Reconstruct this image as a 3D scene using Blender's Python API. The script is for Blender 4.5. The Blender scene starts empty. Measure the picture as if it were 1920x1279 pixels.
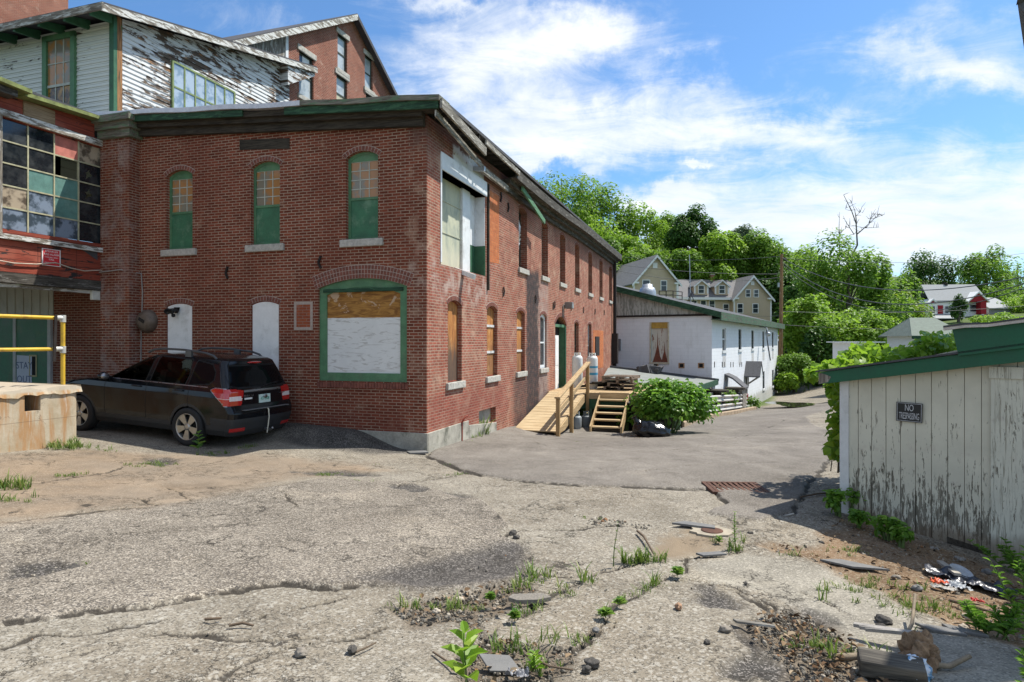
import bpy, bmesh, math, random
import numpy as np
from mathutils import Vector, Matrix, Euler
random.seed(7); RNG = np.random.default_rng(11)
SC = bpy.context.scene
COL = SC.collection
PI = math.pi
# ---------------------------------------------------------------- measuring frame
F = 1200.0; EYE = 2.0                       # focal length in photo pixels, eye height
TH = math.atan2(1200, 390); CT, ST = math.cos(TH), math.sin(TH)
AX, AY = -160 / 1200 * 12.5, 12.5           # the near corner of the brick mill
def U2W(u, v, z=0.0):                       # mill frame -> world
    return Vector((AX + u * CT - v * ST, AY + u * ST + v * CT, z))
def at(px, py, y):                          # measured point at distance y
    return Vector(((px - 960) / F * y, y, EYE + (640 - py) / F * y))
def R(px, py, v=0.0):                       # (u, z) on the plane v = const of the mill frame
    k = (px - 960) / F
    u = (k * (AY + v * CT) - (AX - v * ST)) / (CT - k * ST)
    return u, EYE + (640 - py) / F * (AY + u * ST + v * CT)
def L(px, py, u=0.0):                       # (v, z) on the plane u = const
    k = (px - 960) / F
    v = (AX + u * CT - k * (AY + u * ST)) / (ST + k * CT)
    return v, EYE + (640 - py) / F * (AY + u * ST + v * CT)
# ---------------------------------------------------------------- materials
MATS = {}
class NM:
    """small helper round a node tree"""
    def __init__(s, name, world=False):
        s.m = bpy.data.materials.new(name); s.m.use_nodes = True
        s.nt = s.m.node_tree; s.nt.nodes.clear()
        s.out = s.nt.nodes.new('ShaderNodeOutputMaterial')
        s.b = s.nt.nodes.new('ShaderNodeBsdfPrincipled')
        s.nt.links.new(s.b.outputs[0], s.out.inputs['Surface'])
        MATS[name] = s.m
    def node(s, t, **kw):
        n = s.nt.nodes.new(t)
        for k, v in kw.items(): setattr(n, k, v)
        return n
    def set(s, sock, v):
        if v is None: return
        if isinstance(v, bpy.types.NodeSocket): s.nt.links.new(v, sock)
        else:
            if isinstance(v, (tuple, list)) and len(v) == 3 and sock.type == 'RGBA': v = (*v, 1)
            sock.default_value = v
    def coord(s, kind='Object'):
        return s.node('ShaderNodeTexCoord').outputs[kind]
    def mapping(s, vec, scale=(1, 1, 1), loc=(0, 0, 0), rot=(0, 0, 0)):
        n = s.node('ShaderNodeMapping'); s.set(n.inputs['Vector'], vec)
        n.inputs['Scale'].default_value = scale; n.inputs['Location'].default_value = loc; n.inputs['Rotation'].default_value = rot
        return n.outputs[0]
    def noise(s, vec, scale=5, detail=4, rough=.55, dist=0, col=False):
        n = s.node('ShaderNodeTexNoise'); s.set(n.inputs['Vector'], vec)
        n.inputs['Scale'].default_value = scale; n.inputs['Detail'].default_value = detail
        n.inputs['Roughness'].default_value = rough; n.inputs['Distortion'].default_value = dist
        return n.outputs['Color' if col else 'Fac']
    def voro(s, vec, scale=5, feature='F1', out='Distance', rand=1):
        n = s.node('ShaderNodeTexVoronoi', feature=feature); s.set(n.inputs['Vector'], vec)
        n.inputs['Scale'].default_value = scale; n.inputs['Randomness'].default_value = rand
        return n.outputs[out]
    def math(s, op, a, b=0.0, c=None, clamp=False):
        n = s.node('ShaderNodeMath', operation=op); n.use_clamp = clamp
        s.set(n.inputs[0], a); s.set(n.inputs[1], b)
        if c is not None: s.set(n.inputs[2], c)
        return n.outputs[0]
    def ramp(s, fac, lo, hi, a=0.0, b=1.0):      # smooth map lo..hi -> a..b
        n = s.node('ShaderNodeMapRange', interpolation_type='SMOOTHSTEP')
        s.set(n.inputs[0], fac); n.inputs[1].default_value = lo; n.inputs[2].default_value = hi
        n.inputs[3].default_value = a; n.inputs[4].default_value = b
        return n.outputs[0]
    def mix(s, fac, a, b, blend='MIX'):
        n = s.node('ShaderNodeMix', data_type='RGBA', blend_type=blend); n.clamp_factor = True
        s.set(n.inputs[0], fac); s.set(n.inputs[6], a); s.set(n.inputs[7], b)
        return n.outputs[2]
    def sep(s, vec):
        n = s.node('ShaderNodeSeparateXYZ'); s.set(n.inputs[0], vec); return n.outputs
    def comb(s, x=0.0, y=0.0, z=0.0):
        n = s.node('ShaderNodeCombineXYZ'); s.set(n.inputs[0], x); s.set(n.inputs[1], y); s.set(n.inputs[2], z); return n.outputs[0]
    def attr(s, name, out='Fac'):
        n = s.node('ShaderNodeAttribute'); n.attribute_name = name; return n.outputs[out]
    def bump(s, h, strength=.3, dist=.01, normal=None):
        n = s.node('ShaderNodeBump'); n.inputs['Strength'].default_value = strength; n.inputs['Distance'].default_value = dist
        s.set(n.inputs['Height'], h)
        if normal is not None: s.set(n.inputs['Normal'], normal)
        return n.outputs[0]
    def box(s, x, z, x0, x1, z0, z1, soft=.05):  # soft box mask
        a = s.ramp(x, x0 - soft, x0 + soft); b = s.ramp(x, x1 - soft, x1 + soft, 1, 0)
        c = s.ramp(z, z0 - soft, z0 + soft); d = s.ramp(z, z1 - soft, z1 + soft, 1, 0)
        return s.math('MULTIPLY', s.math('MULTIPLY', a, b), s.math('MULTIPLY', c, d))
    def done(s, col=None, rough=.8, metal=None, normal=None, spec=None, **kw):
        s.set(s.b.inputs['Base Color'], col); s.set(s.b.inputs['Roughness'], rough)
        s.set(s.b.inputs['Metallic'], metal); s.set(s.b.inputs['Normal'], normal)
        if spec is not None: s.b.inputs['Specular IOR Level'].default_value = spec
        for k, v in kw.items(): s.set(s.b.inputs[k], v)
        return s.m

def plain(name, col, rough=.7, metal=0.0, var=.25, scale=6, bump=.15, spec=.4, dirt=None, dirt_amt=.45):
    """painted / raw surface with mottling, fine grain and optional dirt"""
    if name in MATS: return MATS[name]
    s = NM(name); o = s.coord('Object')
    n1 = s.noise(o, scale, 5, .6); n2 = s.noise(o, scale * 9, 3, .6)
    f = s.math('ADD', s.math('MULTIPLY', n1, .7), s.math('MULTIPLY', n2, .3))
    dark = tuple(c * (1 - var) for c in col); light = tuple(min(1, c * (1 + var * .6)) for c in col)
    c = s.mix(s.ramp(f, .3, .7), dark, light)
    if dirt is not None:
        d = s.ramp(s.noise(o, scale * .6, 6, .7), .5, .72, 0, dirt_amt)
        c = s.mix(d, c, dirt)
    return s.done(c, s.ramp(n1, .3, .7, rough - .08, min(1, rough + .08)), metal, s.bump(f, bump, .01), spec)

def wood(name, col, dark, rough=.8, axis='z', scale=3, amt=.6, peel=None, peel_amt=.5):
    """grained board; grain runs along `axis`; optional paint `peel` = colour of paint left on it"""
    if name in MATS: return MATS[name]
    s = NM(name); o = s.coord('Object')
    st = {'x': (.06, 1, 1), 'y': (1, .06, 1), 'z': (1, 1, .06)}[axis]
    st2 = {'x': (.18, 1, 1), 'y': (1, .18, 1), 'z': (1, 1, .18)}[axis]
    g = s.noise(s.mapping(o, tuple(a * 14 for a in st)), scale, 6, .65, .6)
    g2 = s.noise(o, 1.7, 4, .6)
    c = s.mix(s.ramp(s.math('ADD', s.math('MULTIPLY', g, .75), s.math('MULTIPLY', g2, .25)), .36, .64), dark, col)
    h = g
    if peel is not None:
        p = s.noise(s.mapping(o, tuple(a * 5 for a in st2)), scale, 8, .72, .3)
        k = s.ramp(p, peel_amt - .03, peel_amt + .03)
        c = s.mix(k, c, s.mix(g2, tuple(x * .85 for x in peel), peel)); h = s.math('ADD', s.math('MULTIPLY', g, .4), k)
    return s.done(c, rough, 0.0, s.bump(h, .35, .008), .25)

def brickmat(name, c1, c2, mortar, row=.0603, width=.19, ms=.0055, stain=None, extra=None, sc=1.0):
    if name in MATS: return MATS[name]
    s = NM(name); uv = s.coord('UV'); o = s.coord('Object')
    w = s.noise(o, 3.0, 3, .6, 0, True)
    wob = s.node('ShaderNodeVectorMath', operation='MULTIPLY_ADD')
    s.set(wob.inputs[0], w); wob.inputs[1].default_value = (.012, .012, 0); s.set(wob.inputs[2], uv)
    b = s.node('ShaderNodeTexBrick'); s.set(b.inputs['Vector'], wob.outputs[0])
    b.inputs['Scale'].default_value = sc; b.inputs['Brick Width'].default_value = width; b.inputs['Row Height'].default_value = row
    b.inputs['Mortar Size'].default_value = ms; b.inputs['Mortar Smooth'].default_value = .15; b.inputs['Bias'].default_value = 0
    s.set(b.inputs['Color1'], c1); s.set(b.inputs['Color2'], c2)
    n1 = s.noise(o, .8, 6, .65); n2 = s.noise(o, 7, 5, .6); n3 = s.noise(o, 2.2, 7, .7, .4)
    mort = s.mix(s.ramp(n2, .35, .7), tuple(x * .62 for x in mortar), mortar)
    s.set(b.inputs['Mortar'], mort)
    c = b.outputs['Color']; s.mortar = b.outputs['Fac']
    c = s.mix(s.ramp(n1, .35, .65, 0, .45), c, tuple(x * .45 for x in c1), 'MIX')
    c = s.mix(s.ramp(n3, .57, .7, 0, .38), c, mortar)                 # lime bloom, worn mortar smeared on the bricks
    c = s.mix(s.ramp(n2, .3, .75, .0, .3), c, (.03, .02, .018))
    if extra: c = extra(s, uv, o, c, n1, n2, n3)
    h = s.math('SUBTRACT', s.math('MULTIPLY', n2, .25), b.outputs['Fac'])
    return s.done(c, s.ramp(n2, .3, .7, .8, .95), 0.0, s.bump(h, .5, .006), .2)

def glassmat(name, tint=(.02, .025, .03), rough=.06, dust=.25, dustcol=(.25, .26, .25)):
    """old dirty pane seen from outside: dark behind, glossy in front"""
    if name in MATS: return MATS[name]
    s = NM(name); o = s.coord('Object')
    n = s.noise(o, 3, 6, .7); n2 = s.noise(o, 1.2, 2, .5)
    c = s.mix(s.ramp(n, .4, .75, 0, dust), tint, dustcol)
    return s.done(c, s.ramp(n, .3, .8, rough, rough + .25), 0.0, s.bump(n2, .12, .03), .6)

def leafmat(name, a, b, c=None, trans=.35, rough=.5):
    if name in MATS: return MATS[name]
    s = NM(name); t = s.attr('tone')
    col = s.mix(s.ramp(t, 0, 1), a, b)
    if c is not None: col = s.mix(s.ramp(t, .82, 1.0), col, c)
    s.done(col, rough, 0.0, None, .35)
    tr = s.node('ShaderNodeBsdfTranslucent'); s.set(tr.inputs[0], s.mix(.5, col, tuple(min(1, x * 1.8) for x in b)))
    mx = s.node('ShaderNodeMixShader'); mx.inputs[0].default_value = trans
    s.nt.links.new(s.b.outputs[0], mx.inputs[1]); s.nt.links.new(tr.outputs[0], mx.inputs[2])
    s.nt.links.new(mx.outputs[0], s.out.inputs['Surface'])
    return s.m

# ---------------------------------------------------------------- mesh building
class MB:
    def __init__(s): s.v = []; s.f = []; s.m = []; s.cur = 0; s.sm = []
    def mat(s, i): s.cur = i; return s
    def add(s, verts, faces, smooth=False):
        o = len(s.v); s.v += [tuple(p) for p in verts]
        for f in faces: s.f.append(tuple(i + o for i in f)); s.m.append(s.cur); s.sm.append(smooth)
        return s
    def quad(s, a, b, c, d): return s.add([a, b, c, d], [(0, 1, 2, 3)])
    def poly(s, pts): return s.add(pts, [tuple(range(len(pts)))])
    def box(s, x0, x1, y0, y1, z0, z1):
        v = [(x, y, z) for z in (z0, z1) for y in (y0, y1) for x in (x0, x1)]
        return s.add(v, [(0, 2, 3, 1), (4, 5, 7, 6), (0, 1, 5, 4), (2, 6, 7, 3), (0, 4, 6, 2), (1, 3, 7, 5)])
    def obox(s, c, size, M=None, jit=0):            # oriented box about c
        hx, hy, hz = size[0] / 2, size[1] / 2, size[2] / 2
        v = [Vector((x, y, z)) for z in (-hz, hz) for y in (-hy, hy) for x in (-hx, hx)]
        if jit: v = [p + Vector((random.uniform(-jit, jit), random.uniform(-jit, jit), random.uniform(-jit, jit))) for p in v]
        if M is not None: v = [M @ p for p in v]
        c = Vector(c)
        return s.add([p + c for p in v], [(0, 2, 3, 1), (4, 5, 7, 6), (0, 1, 5, 4), (2, 6, 7, 3), (0, 4, 6, 2), (1, 3, 7, 5)])
    def beam(s, a, b, w, h, up=(0, 0, 1)):          # rectangular bar from a to b
        a, b = Vector(a), Vector(b); d = (b - a); l = d.length; d.normalize()
        up = Vector(up); sd = d.cross(up)
        if sd.length < 1e-4: sd = d.cross(Vector((1, 0, 0)))
        sd.normalize(); up = sd.cross(d)
        M = Matrix((d, sd, up)).transposed()
        return s.obox((a + b) / 2, (l, w, h), M)
    def tube(s, pts, rad, n=8, cap=True, smooth=True):
        pts = [Vector(p) for p in pts]; rads = rad if isinstance(rad, (list, tuple)) else [rad] * len(pts)
        rings = []; prev = None
        for i, p in enumerate(pts):
            d = (pts[min(i + 1, len(pts) - 1)] - pts[max(i - 1, 0)])
            if d.length < 1e-9: d = Vector((0, 0, 1))
            d.normalize()
            ref = prev if prev is not None else (Vector((0, 0, 1)) if abs(d.z) < .9 else Vector((1, 0, 0)))
            a = (ref - d * ref.dot(d))
            if a.length < 1e-5: a = d.orthogonal()
            a.normalize(); b = d.cross(a); prev = a
            rings.append([p + (a * math.cos(2 * PI * k / n) + b * math.sin(2 * PI * k / n)) * rads[i] for k in range(n)])
        v = [q for r in rings for q in r]; f = []
        for i in range(len(pts) - 1):
            for k in range(n):
                f.append((i * n + k, i * n + (k + 1) % n, (i + 1) * n + (k + 1) % n, (i + 1) * n + k))
        s.add(v, f, smooth)
        if cap:
            s.add(rings[0], [tuple(range(n))[::-1]]); s.add(rings[-1], [tuple(range(n))])
        return s
    def lathe(s, prof, n=20, c=(0, 0, 0), smooth=True):     # prof = [(r, z)...] about z
        v = []; f = []
        for r, z in prof:
            for k in range(n):
                a = 2 * PI * k / n; v.append((c[0] + r * math.cos(a), c[1] + r * math.sin(a), c[2] + z))
        for i in range(len(prof) - 1):
            for k in range(n):
                f.append((i * n + k, i * n + (k + 1) % n, (i + 1) * n + (k + 1) % n, (i + 1) * n + k))
        return s.add(v, f, smooth)
    def prism(s, pts, vec):                        # extrude a planar polygon along vec
        n = len(pts); vec = Vector(vec); a = [Vector(p) for p in pts]; b = [p + vec for p in a]
        f = [tuple(range(n))[::-1], tuple(range(n, 2 * n))] + [(i, (i + 1) % n, n + (i + 1) % n, n + i) for i in range(n)]
        return s.add(a + b, f)
    def panel(s, M, outer, holes=(), depth=.2, back=None):
        """flat wall with real openings: M maps (a, z, inward) -> point; each hole gets its reveal"""
        bm = bmesh.new(); ed = []
        for loop in [outer] + list(holes):
            vs = [bm.verts.new((p[0], p[1], 0)) for p in loop]
            for i in range(len(vs)): ed.append(bm.edges.new((vs[i], vs[(i + 1) % len(vs)])))
        bmesh.ops.triangle_fill(bm, use_beauty=True, use_dissolve=False, edges=ed, normal=(0, 0, 1))
        bm.verts.index_update()
        vs = [M(v.co.x, v.co.y, 0) for v in bm.verts]
        s.add(vs, [tuple(v.index for v in f.verts) for f in bm.faces]); bm.free()
        for h in holes:
            n = len(h)
            for i in range(n):
                p, q = h[i], h[(i + 1) % n]
                s.quad(M(p[0], p[1], 0), M(q[0], q[1], 0), M(q[0], q[1], depth), M(p[0], p[1], depth))
        return s
    def clap(s, M, poly, row=.11, lip=.018):
        """lapped boards over a convex polygon (a, z)"""
        zs = [p[1] for p in poly]; z = min(zs)
        def clip(P, z0, keep_above):
            out = []
            for i in range(len(P)):
                a, b = P[i], P[(i + 1) % len(P)]
                ia = (a[1] >= z0) == keep_above; ib = (b[1] >= z0) == keep_above
                if ia: out.append(a)
                if ia != ib and abs(a[1] - b[1]) > 1e-9:
                    t = (z0 - a[1]) / (b[1] - a[1]); out.append((a[0] + t * (b[0] - a[0]), z0))
            return out
        while z < max(zs):
            P = clip(clip(poly, z, True), z + row, False)
            if len(P) >= 3:
                lift = lambda q: -lip * (1 - (q[1] - z) / row) - .001
                s.poly([M(q[0], q[1], lift(q)) for q in P])
                lo = sorted([q for q in P if q[1] < z + 1e-6])
                if len(lo) >= 2:
                    a, b = lo[0], lo[-1]
                    s.quad(M(a[0], a[1], 0), M(b[0], b[1], 0), M(b[0], b[1], -lip - .001), M(a[0], a[1], -lip - .001))
            z += row
        return s
    def build(s, name, mats, parent=None, loc=None, bevel=0, uv=True, smooth=None):
        me = bpy.data.meshes.new(name)
        me.from_pydata(s.v, [], s.f)
        if not isinstance(mats, (list, tuple)): mats = [mats]
        for m in mats: me.materials.append(m)
        me.polygons.foreach_set('material_index', s.m)
        me.polygons.foreach_set('use_smooth', s.sm if smooth is None else [smooth] * len(s.f))
        if uv: box_uv(me)
        me.update()
        o = bpy.data.objects.new(name, me); COL.objects.link(o)
        if parent is not None: o.parent = parent
        if loc is not None: o.location = loc
        if bevel:
            b = o.modifiers.new('edge', 'BEVEL'); b.width = bevel; b.segments = 2; b.limit_method = 'ANGLE'; b.angle_limit = math.radians(40)
        return o

def box_uv(me):
    n = len(me.loops)
    if not n: return
    co = np.empty(len(me.vertices) * 3, np.float32); me.vertices.foreach_get('co', co); co = co.reshape(-1, 3)
    vi = np.empty(n, np.int32); me.loops.foreach_get('vertex_index', vi)
    me.update(); nr = np.empty(len(me.polygons) * 3, np.float32); me.polygons.foreach_get('normal', nr); nr = np.abs(nr.reshape(-1, 3))
    tot = np.empty(len(me.polygons), np.int32); me.polygons.foreach_get('loop_total', tot)
    nl = np.repeat(nr, tot, axis=0); p = co[vi]
    uv = np.where((nl[:, 2] > .75)[:, None], p[:, [0, 1]], np.where((nl[:, 0] > nl[:, 1])[:, None], p[:, [1, 2]], p[:, [0, 2]]))
    l = me.uv_layers.new(name='UVMap'); l.data.foreach_set('uv', uv.astype(np.float32).ravel())

def npmesh(name, verts, quads, mat, parent=None, tone=None, smooth=False, tris=False, uv=None):
    """mesh from numpy arrays"""
    k = 3 if tris else 4
    me = bpy.data.meshes.new(name); nv, nf = len(verts), len(quads)
    me.vertices.add(nv); me.vertices.foreach_set('co', np.asarray(verts, np.float32).ravel())
    me.loops.add(nf * k); me.loops.foreach_set('vertex_index', np.asarray(quads, np.int32).ravel())
    me.polygons.add(nf); me.polygons.foreach_set('loop_start', np.arange(nf, dtype=np.int32) * k)
    me.polygons.foreach_set('use_smooth', np.full(nf, smooth))
    if tone is not None:
        a = me.attributes.new('tone', 'FLOAT', 'FACE'); a.data.foreach_set('value', np.asarray(tone, np.float32))
    for m in (mat if isinstance(mat, (list, tuple)) else [mat]): me.materials.append(m)
    me.update(calc_edges=True); me.validate()
    o = bpy.data.objects.new(name, me); COL.objects.link(o)
    if parent is not None: o.parent = parent
    return o

def tag(o, label=None, cat=None, group=None, kind=None):
    if label: o['label'] = label
    if cat: o['category'] = cat
    if group: o['group'] = group
    if kind: o['kind'] = kind
    return o
def thing(name, label, cat, loc=(0, 0, 0), rotz=0.0, group=None):
    o = bpy.data.objects.new(name, None); COL.objects.link(o); o.empty_display_size = .2
    o.location = loc; o.rotation_euler = (0, 0, rotz)
    return tag(o, label, cat, group)
def copy_thing(o, parent=None):
    c = o.copy(); COL.objects.link(c)
    if parent is not None: c.parent = parent
    for ch in [x for x in o.children]: copy_thing(ch, c)
    return c
def text_mesh(name, s, size, mat, parent=None, M=None, depth=.002, space=1.0, sx=1.0):
    cu = bpy.data.curves.new(name, 'FONT'); cu.body = s; cu.size = size; cu.extrude = depth; cu.align_x = 'CENTER'; cu.align_y = 'CENTER'
    cu.space_character = space; cu.resolution_u = 3
    o = bpy.data.objects.new(name, cu); COL.objects.link(o)
    bpy.context.view_layer.update()
    me = bpy.data.meshes.new_from_object(o.evaluated_get(bpy.context.evaluated_depsgraph_get()))
    bpy.data.objects.remove(o); me.name = name
    me.materials.clear(); me.materials.append(mat)
    T = Matrix.Diagonal((sx, 1, 1, 1))
    me.transform((M @ T) if M is not None else T)
    r = bpy.data.objects.new(name, me); COL.objects.link(r)
    if parent is not None: r.parent = parent
    return r
def arch(x0, x1, z0, z1, rise=.12, n=8):            # opening with a segmental head (crown at z1)
    pts = [(x0, z0), (x1, z0)]
    w = (x1 - x0) / 2; cx = (x0 + x1) / 2
    if rise <= 0: return pts + [(x1, z1), (x0, z1)]
    r = (w * w + rise * rise) / (2 * rise); a = math.asin(w / r); zc = z1 - r
    return pts + [(cx + r * math.sin(t), zc + r * math.cos(t)) for t in [a - 2 * a * i / n for i in range(n + 1)]]
def MR(v0):                                          # wall facing -v on plane v0 (local y)
    return lambda a, z, d: (a, v0 + d, z)
def ML(u0):                                          # wall facing -u on plane u0 (local x)
    return lambda a, z, d: (u0 + d, a, z)
SUN = Vector((.54, .2, 1.0)).normalized()
# ================================================================ GROUND
CP = [(0, 0, .34), (0, 3, .26), (-3, 3.5, .27), (3, 3.5, .2), (2, 4.5, .15), (0, 6, .13), (-5, 6, .24), (-9, 6, .4), (6, 3, .1), (6, -4, .2), (0, -6, .4), (-8, -3, .5),
      (-5.9, 11.6, .09), (-8.4, 12.4, .26), (-7.4, 11, .26), (-7.8, 9.8, .3), (-5.6, 13.2, .12), (-7.9, 13.9, .28), (-3, 11.3, -.04), (-3.2, 12.8, .03),
      (-1.67, 12.4, -.19), (0, 17.6, -.37), (-.6, 15.6, -.28), (1.0, 16.9, -.53), (1.5, 18.1, -.64), (2.4, 18.6, -.69), (3.4, 19, -.74),
      (1.7, 23, -.8), (3, 27, -1.0), (4.5, 33, -1.3), (-1.6, 10.5, -.02), (0, 9.5, .02), (2, 9, .03),
      (3.74, 7.24, .07), (4.8, 6.0, -.12), (5.6, 5.0, -.2), (3.6, 5.2, .05), (5, 9, 0), (8, 8, .1), (3.7, 17, -.57), (4, 13, -.27), (6, 13, -.25), (5.5, 18.6, -.68), (8, 18, -.6), (6.6, 24, -1.06), (9.5, 30, -1.52), (12, 36, -1.97), (15.6, 42, -2.35),
      (18.5, 45, -2.5), (22, 52, -2.6), (25, 57, -2.55), (35, 75, -2.1), (45, 92, -1.2), (10, 24, -.9), (14, 30, -1.2), (20, 38, -1.6), (26, 44, -1.4), (35, 50, -.2), (30, 60, -1.6), (40, 62, .6), (60, 60, 2.5), (14, 16, 0), (20, 20, 1), (40, 25, 2),
      (70, 100, 5.2), (90, 100, 6.5), (60, 110, 4.5), (50, 125, 5), (30, 95, 4.0), (18, 95, 4.8), (40, 100, 3.5), (40, 130, 13), (20, 130, 16), (0, 130, 19), (-20, 120, 18), (60, 160, 20), (20, 170, 28), (100, 170, 16), (140, 150, 10), (-30, 60, 2), (-60, 80, 8),
      (-20, 30, .4), (-25, 10, .6), (-40, 0, 1), (10, 55, -1.5), (2, 60, .5), (0, -40, 1), (40, -20, 1.5), (0, 300, 40), (200, 300, 30), (-200, 200, 30), (300, 0, 8), (-300, 0, 8), (0, -300, 8), (1200, 1200, 30), (-1200, 1200, 30), (1200, -1200, 10), (-1200, -1200, 10), (0, 1500, 30)]
CP = np.array(CP, float)
def _warp(x, y):
    r = np.sqrt(x * x + y * y) + 1e-9; k = 6 * np.log1p(r / 6) / r
    return np.stack([x * k, y * k], -1)
_cw = _warp(CP[:, 0], CP[:, 1])
def _phi(d): return np.where(d > 1e-9, d * d * np.log(d + 1e-12), 0)
_n = len(CP); _A = np.zeros((_n + 3, _n + 3))
_A[:_n, :_n] = _phi(np.linalg.norm(_cw[:, None] - _cw[None], axis=2)) + np.eye(_n) * .15
_A[:_n, _n] = 1; _A[:_n, _n + 1:] = _cw; _A[_n, :_n] = 1; _A[_n + 1:, :_n] = _cw.T
_wt = np.linalg.solve(_A, np.concatenate([CP[:, 2], [0, 0, 0]]))
def gz_np(x, y):
    x = np.asarray(x, float); y = np.asarray(y, float); out = np.empty(x.shape)
    fx, fy, fo = x.ravel(), y.ravel(), out.ravel() if out.flags['C_CONTIGUOUS'] else None
    res = np.empty(fx.shape)
    for i in range(0, len(fx), 40000):
        p = _warp(fx[i:i + 40000], fy[i:i + 40000])
        d = np.sqrt(((p[:, None] - _cw[None]) ** 2).sum(2))
        res[i:i + 40000] = _phi(d) @ _wt[:_n] + _wt[_n] + p @ _wt[_n + 1:]
    return res.reshape(x.shape)
def gz(x, y): return float(gz_np(np.array([x]), np.array([y]))[0])
def G(px, py):
    """the spot on the ground seen at a photo pixel"""
    y = 8.0
    lo, hi = 1.5, 110.0
    for y in np.geomspace(1.5, 110, 160):
        if EYE + (640 - py) / F * y < gz((px - 960) / F * y, y): hi = y; break
        lo = y
    for _ in range(30):
        y = (lo + hi) / 2
        if EYE + (640 - py) / F * y < gz((px - 960) / F * y, y): hi = y
        else: lo = y
    return Vector(((px - 960) / F * y, y, gz((px - 960) / F * y, y)))
def Gs(pts): return [G(*p) for p in pts]

def seg_dist(X, Y, pts):
    d = np.full(X.shape, 1e9)
    for a, b in zip(pts[:-1], pts[1:]):
        ax, ay, bx, by = a[0], a[1], b[0], b[1]; L2 = (bx - ax) ** 2 + (by - ay) ** 2 + 1e-12
        t = np.clip(((X - ax) * (bx - ax) + (Y - ay) * (by - ay)) / L2, 0, 1)
        d = np.minimum(d, np.hypot(X - ax - t * (bx - ax), Y - ay - t * (by - ay)))
    return d
def poly_sd(X, Y, pts):
    """signed distance, positive inside"""
    ins = np.zeros(X.shape, bool); n = len(pts)
    for i in range(n):
        ax, ay, bx, by = pts[i][0], pts[i][1], pts[(i + 1) % n][0], pts[(i + 1) % n][1]
        c = ((ay > Y) != (by > Y)) & (X < (bx - ax) * (Y - ay) / (by - ay + 1e-15) + ax); ins ^= c
    d = seg_dist(X, Y, list(pts) + [pts[0]])
    return np.where(ins, d, -d)
def vnoise(x, y, s, seed=0):
    """value noise, roughly -1..1"""
    r = np.random.default_rng(seed); T = r.random((256, 256)) * 2 - 1
    x = x * s + 37.3 * seed; y = y * s - 11.7 * seed; xi = np.floor(x).astype(int); yi = np.floor(y).astype(int)
    fx = x - xi; fy = y - yi; fx = fx * fx * (3 - 2 * fx); fy = fy * fy * (3 - 2 * fy)
    g = lambda i, j: T[i % 256, j % 256]
    return (g(xi, yi) * (1 - fx) + g(xi + 1, yi) * fx) * (1 - fy) + (g(xi, yi + 1) * (1 - fx) + g(xi + 1, yi + 1) * fx) * fy
def fnoise(x, y, s, seed=0, o=4): return sum(vnoise(x, y, s * 2 ** i, seed + i) * .5 ** i for i in range(o))
def sst(d, a, b): t = np.clip((d - a) / (b - a), 0, 1); return t * t * (3 - 2 * t)

# --- measured outlines (photo pixels laid onto the ground)
DRIVE = Gs([(803, 856), (870, 887), (940, 899), (1000, 905), (1080, 911), (1150, 914), (1230, 916), (1336, 919), (1363, 944), (1330, 965), (1380, 974), (1431, 980), (1485, 966), (1497, 940), (1515, 912), (1535, 885), (1560, 862), (1578, 842), (1568, 810)])
DRIVE = [(p.x, p.y) for p in DRIVE] + [(9.4, 20), (11, 24), (17, 32), (24, 42), (29, 52), (33, 62), (44, 80), (52, 100), (46, 102), (36, 84), (27, 62), (22.2, 54), (18, 45), (15, 41), (10.5, 32), (7, 26), (3, 24), (0, 20), (-1.6, 13)]
SHEET = [(p.x, p.y) for p in Gs([(-260, 1165), (0, 1170), (100, 1162), (156, 1154), (260, 1141), (351, 1127), (450, 1110), (527, 1099), (605, 1105), (700, 1100), (778, 1104), (856, 1107), (918, 1097), (960, 1082), (989, 1068), (985, 1045), (973, 1022), (950, 1010), (932, 1002), (960, 990), (900, 940), (760, 905), (600, 900), (300, 955), (0, 990), (-260, 1000)])]
BROWN = [(p.x, p.y) for p in Gs([(-300, 860), (0, 850), (150, 838), (420, 850), (560, 856), (700, 866), (740, 882), (560, 895), (450, 930), (300, 955), (170, 968), (0, 990), (-300, 1000)])]
BERM_SHADE = [(p.x, p.y) for p in Gs([(525, 806), (600, 808), (800, 820), (800, 850), (700, 851), (560, 838), (520, 825)])]  # strip at the wall foot, mill shade painted into the ground colour
DIRT = [(p.x, p.y) for p in Gs([(1400, 1020), (1450, 1018), (1530, 1030), (1560, 985), (1585, 962), (1700, 1000), (1870, 1064), (2050, 1130), (2080, 1270), (1930, 1238), (1840, 1205), (1740, 1165), (1660, 1128), (1590, 1085), (1520, 1050), (1440, 1040)])]
DEBRIS = [(p.x, p.y) for p in Gs([(1395, 1168), (1440, 1150), (1500, 1148), (1560, 1180), (1640, 1235), (1700, 1290), (1600, 1330), (1440, 1330), (1490, 1255), (1430, 1215)])]
RUBBLE = [(p.x, p.y) for p in Gs([(733, 1140), (800, 1122), (870, 1103), (950, 1090), (1003, 1098), (1010, 1122), (950, 1150), (905, 1165), (935, 1200), (1000, 1205), (1088, 1215), (1075, 1260), (1000, 1300), (850, 1300), (840, 1240), (890, 1185), (850, 1160), (770, 1172)])]
DAMP_SHADE = [(p.x, p.y) for p in Gs([(590, 1100), (700, 1076), (800, 1056), (900, 1030), (975, 1012), (989, 1069), (918, 1098), (856, 1107), (778, 1104), (700, 1100)])]  # damp hollow; shade of its steeper slope is painted in as well
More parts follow.
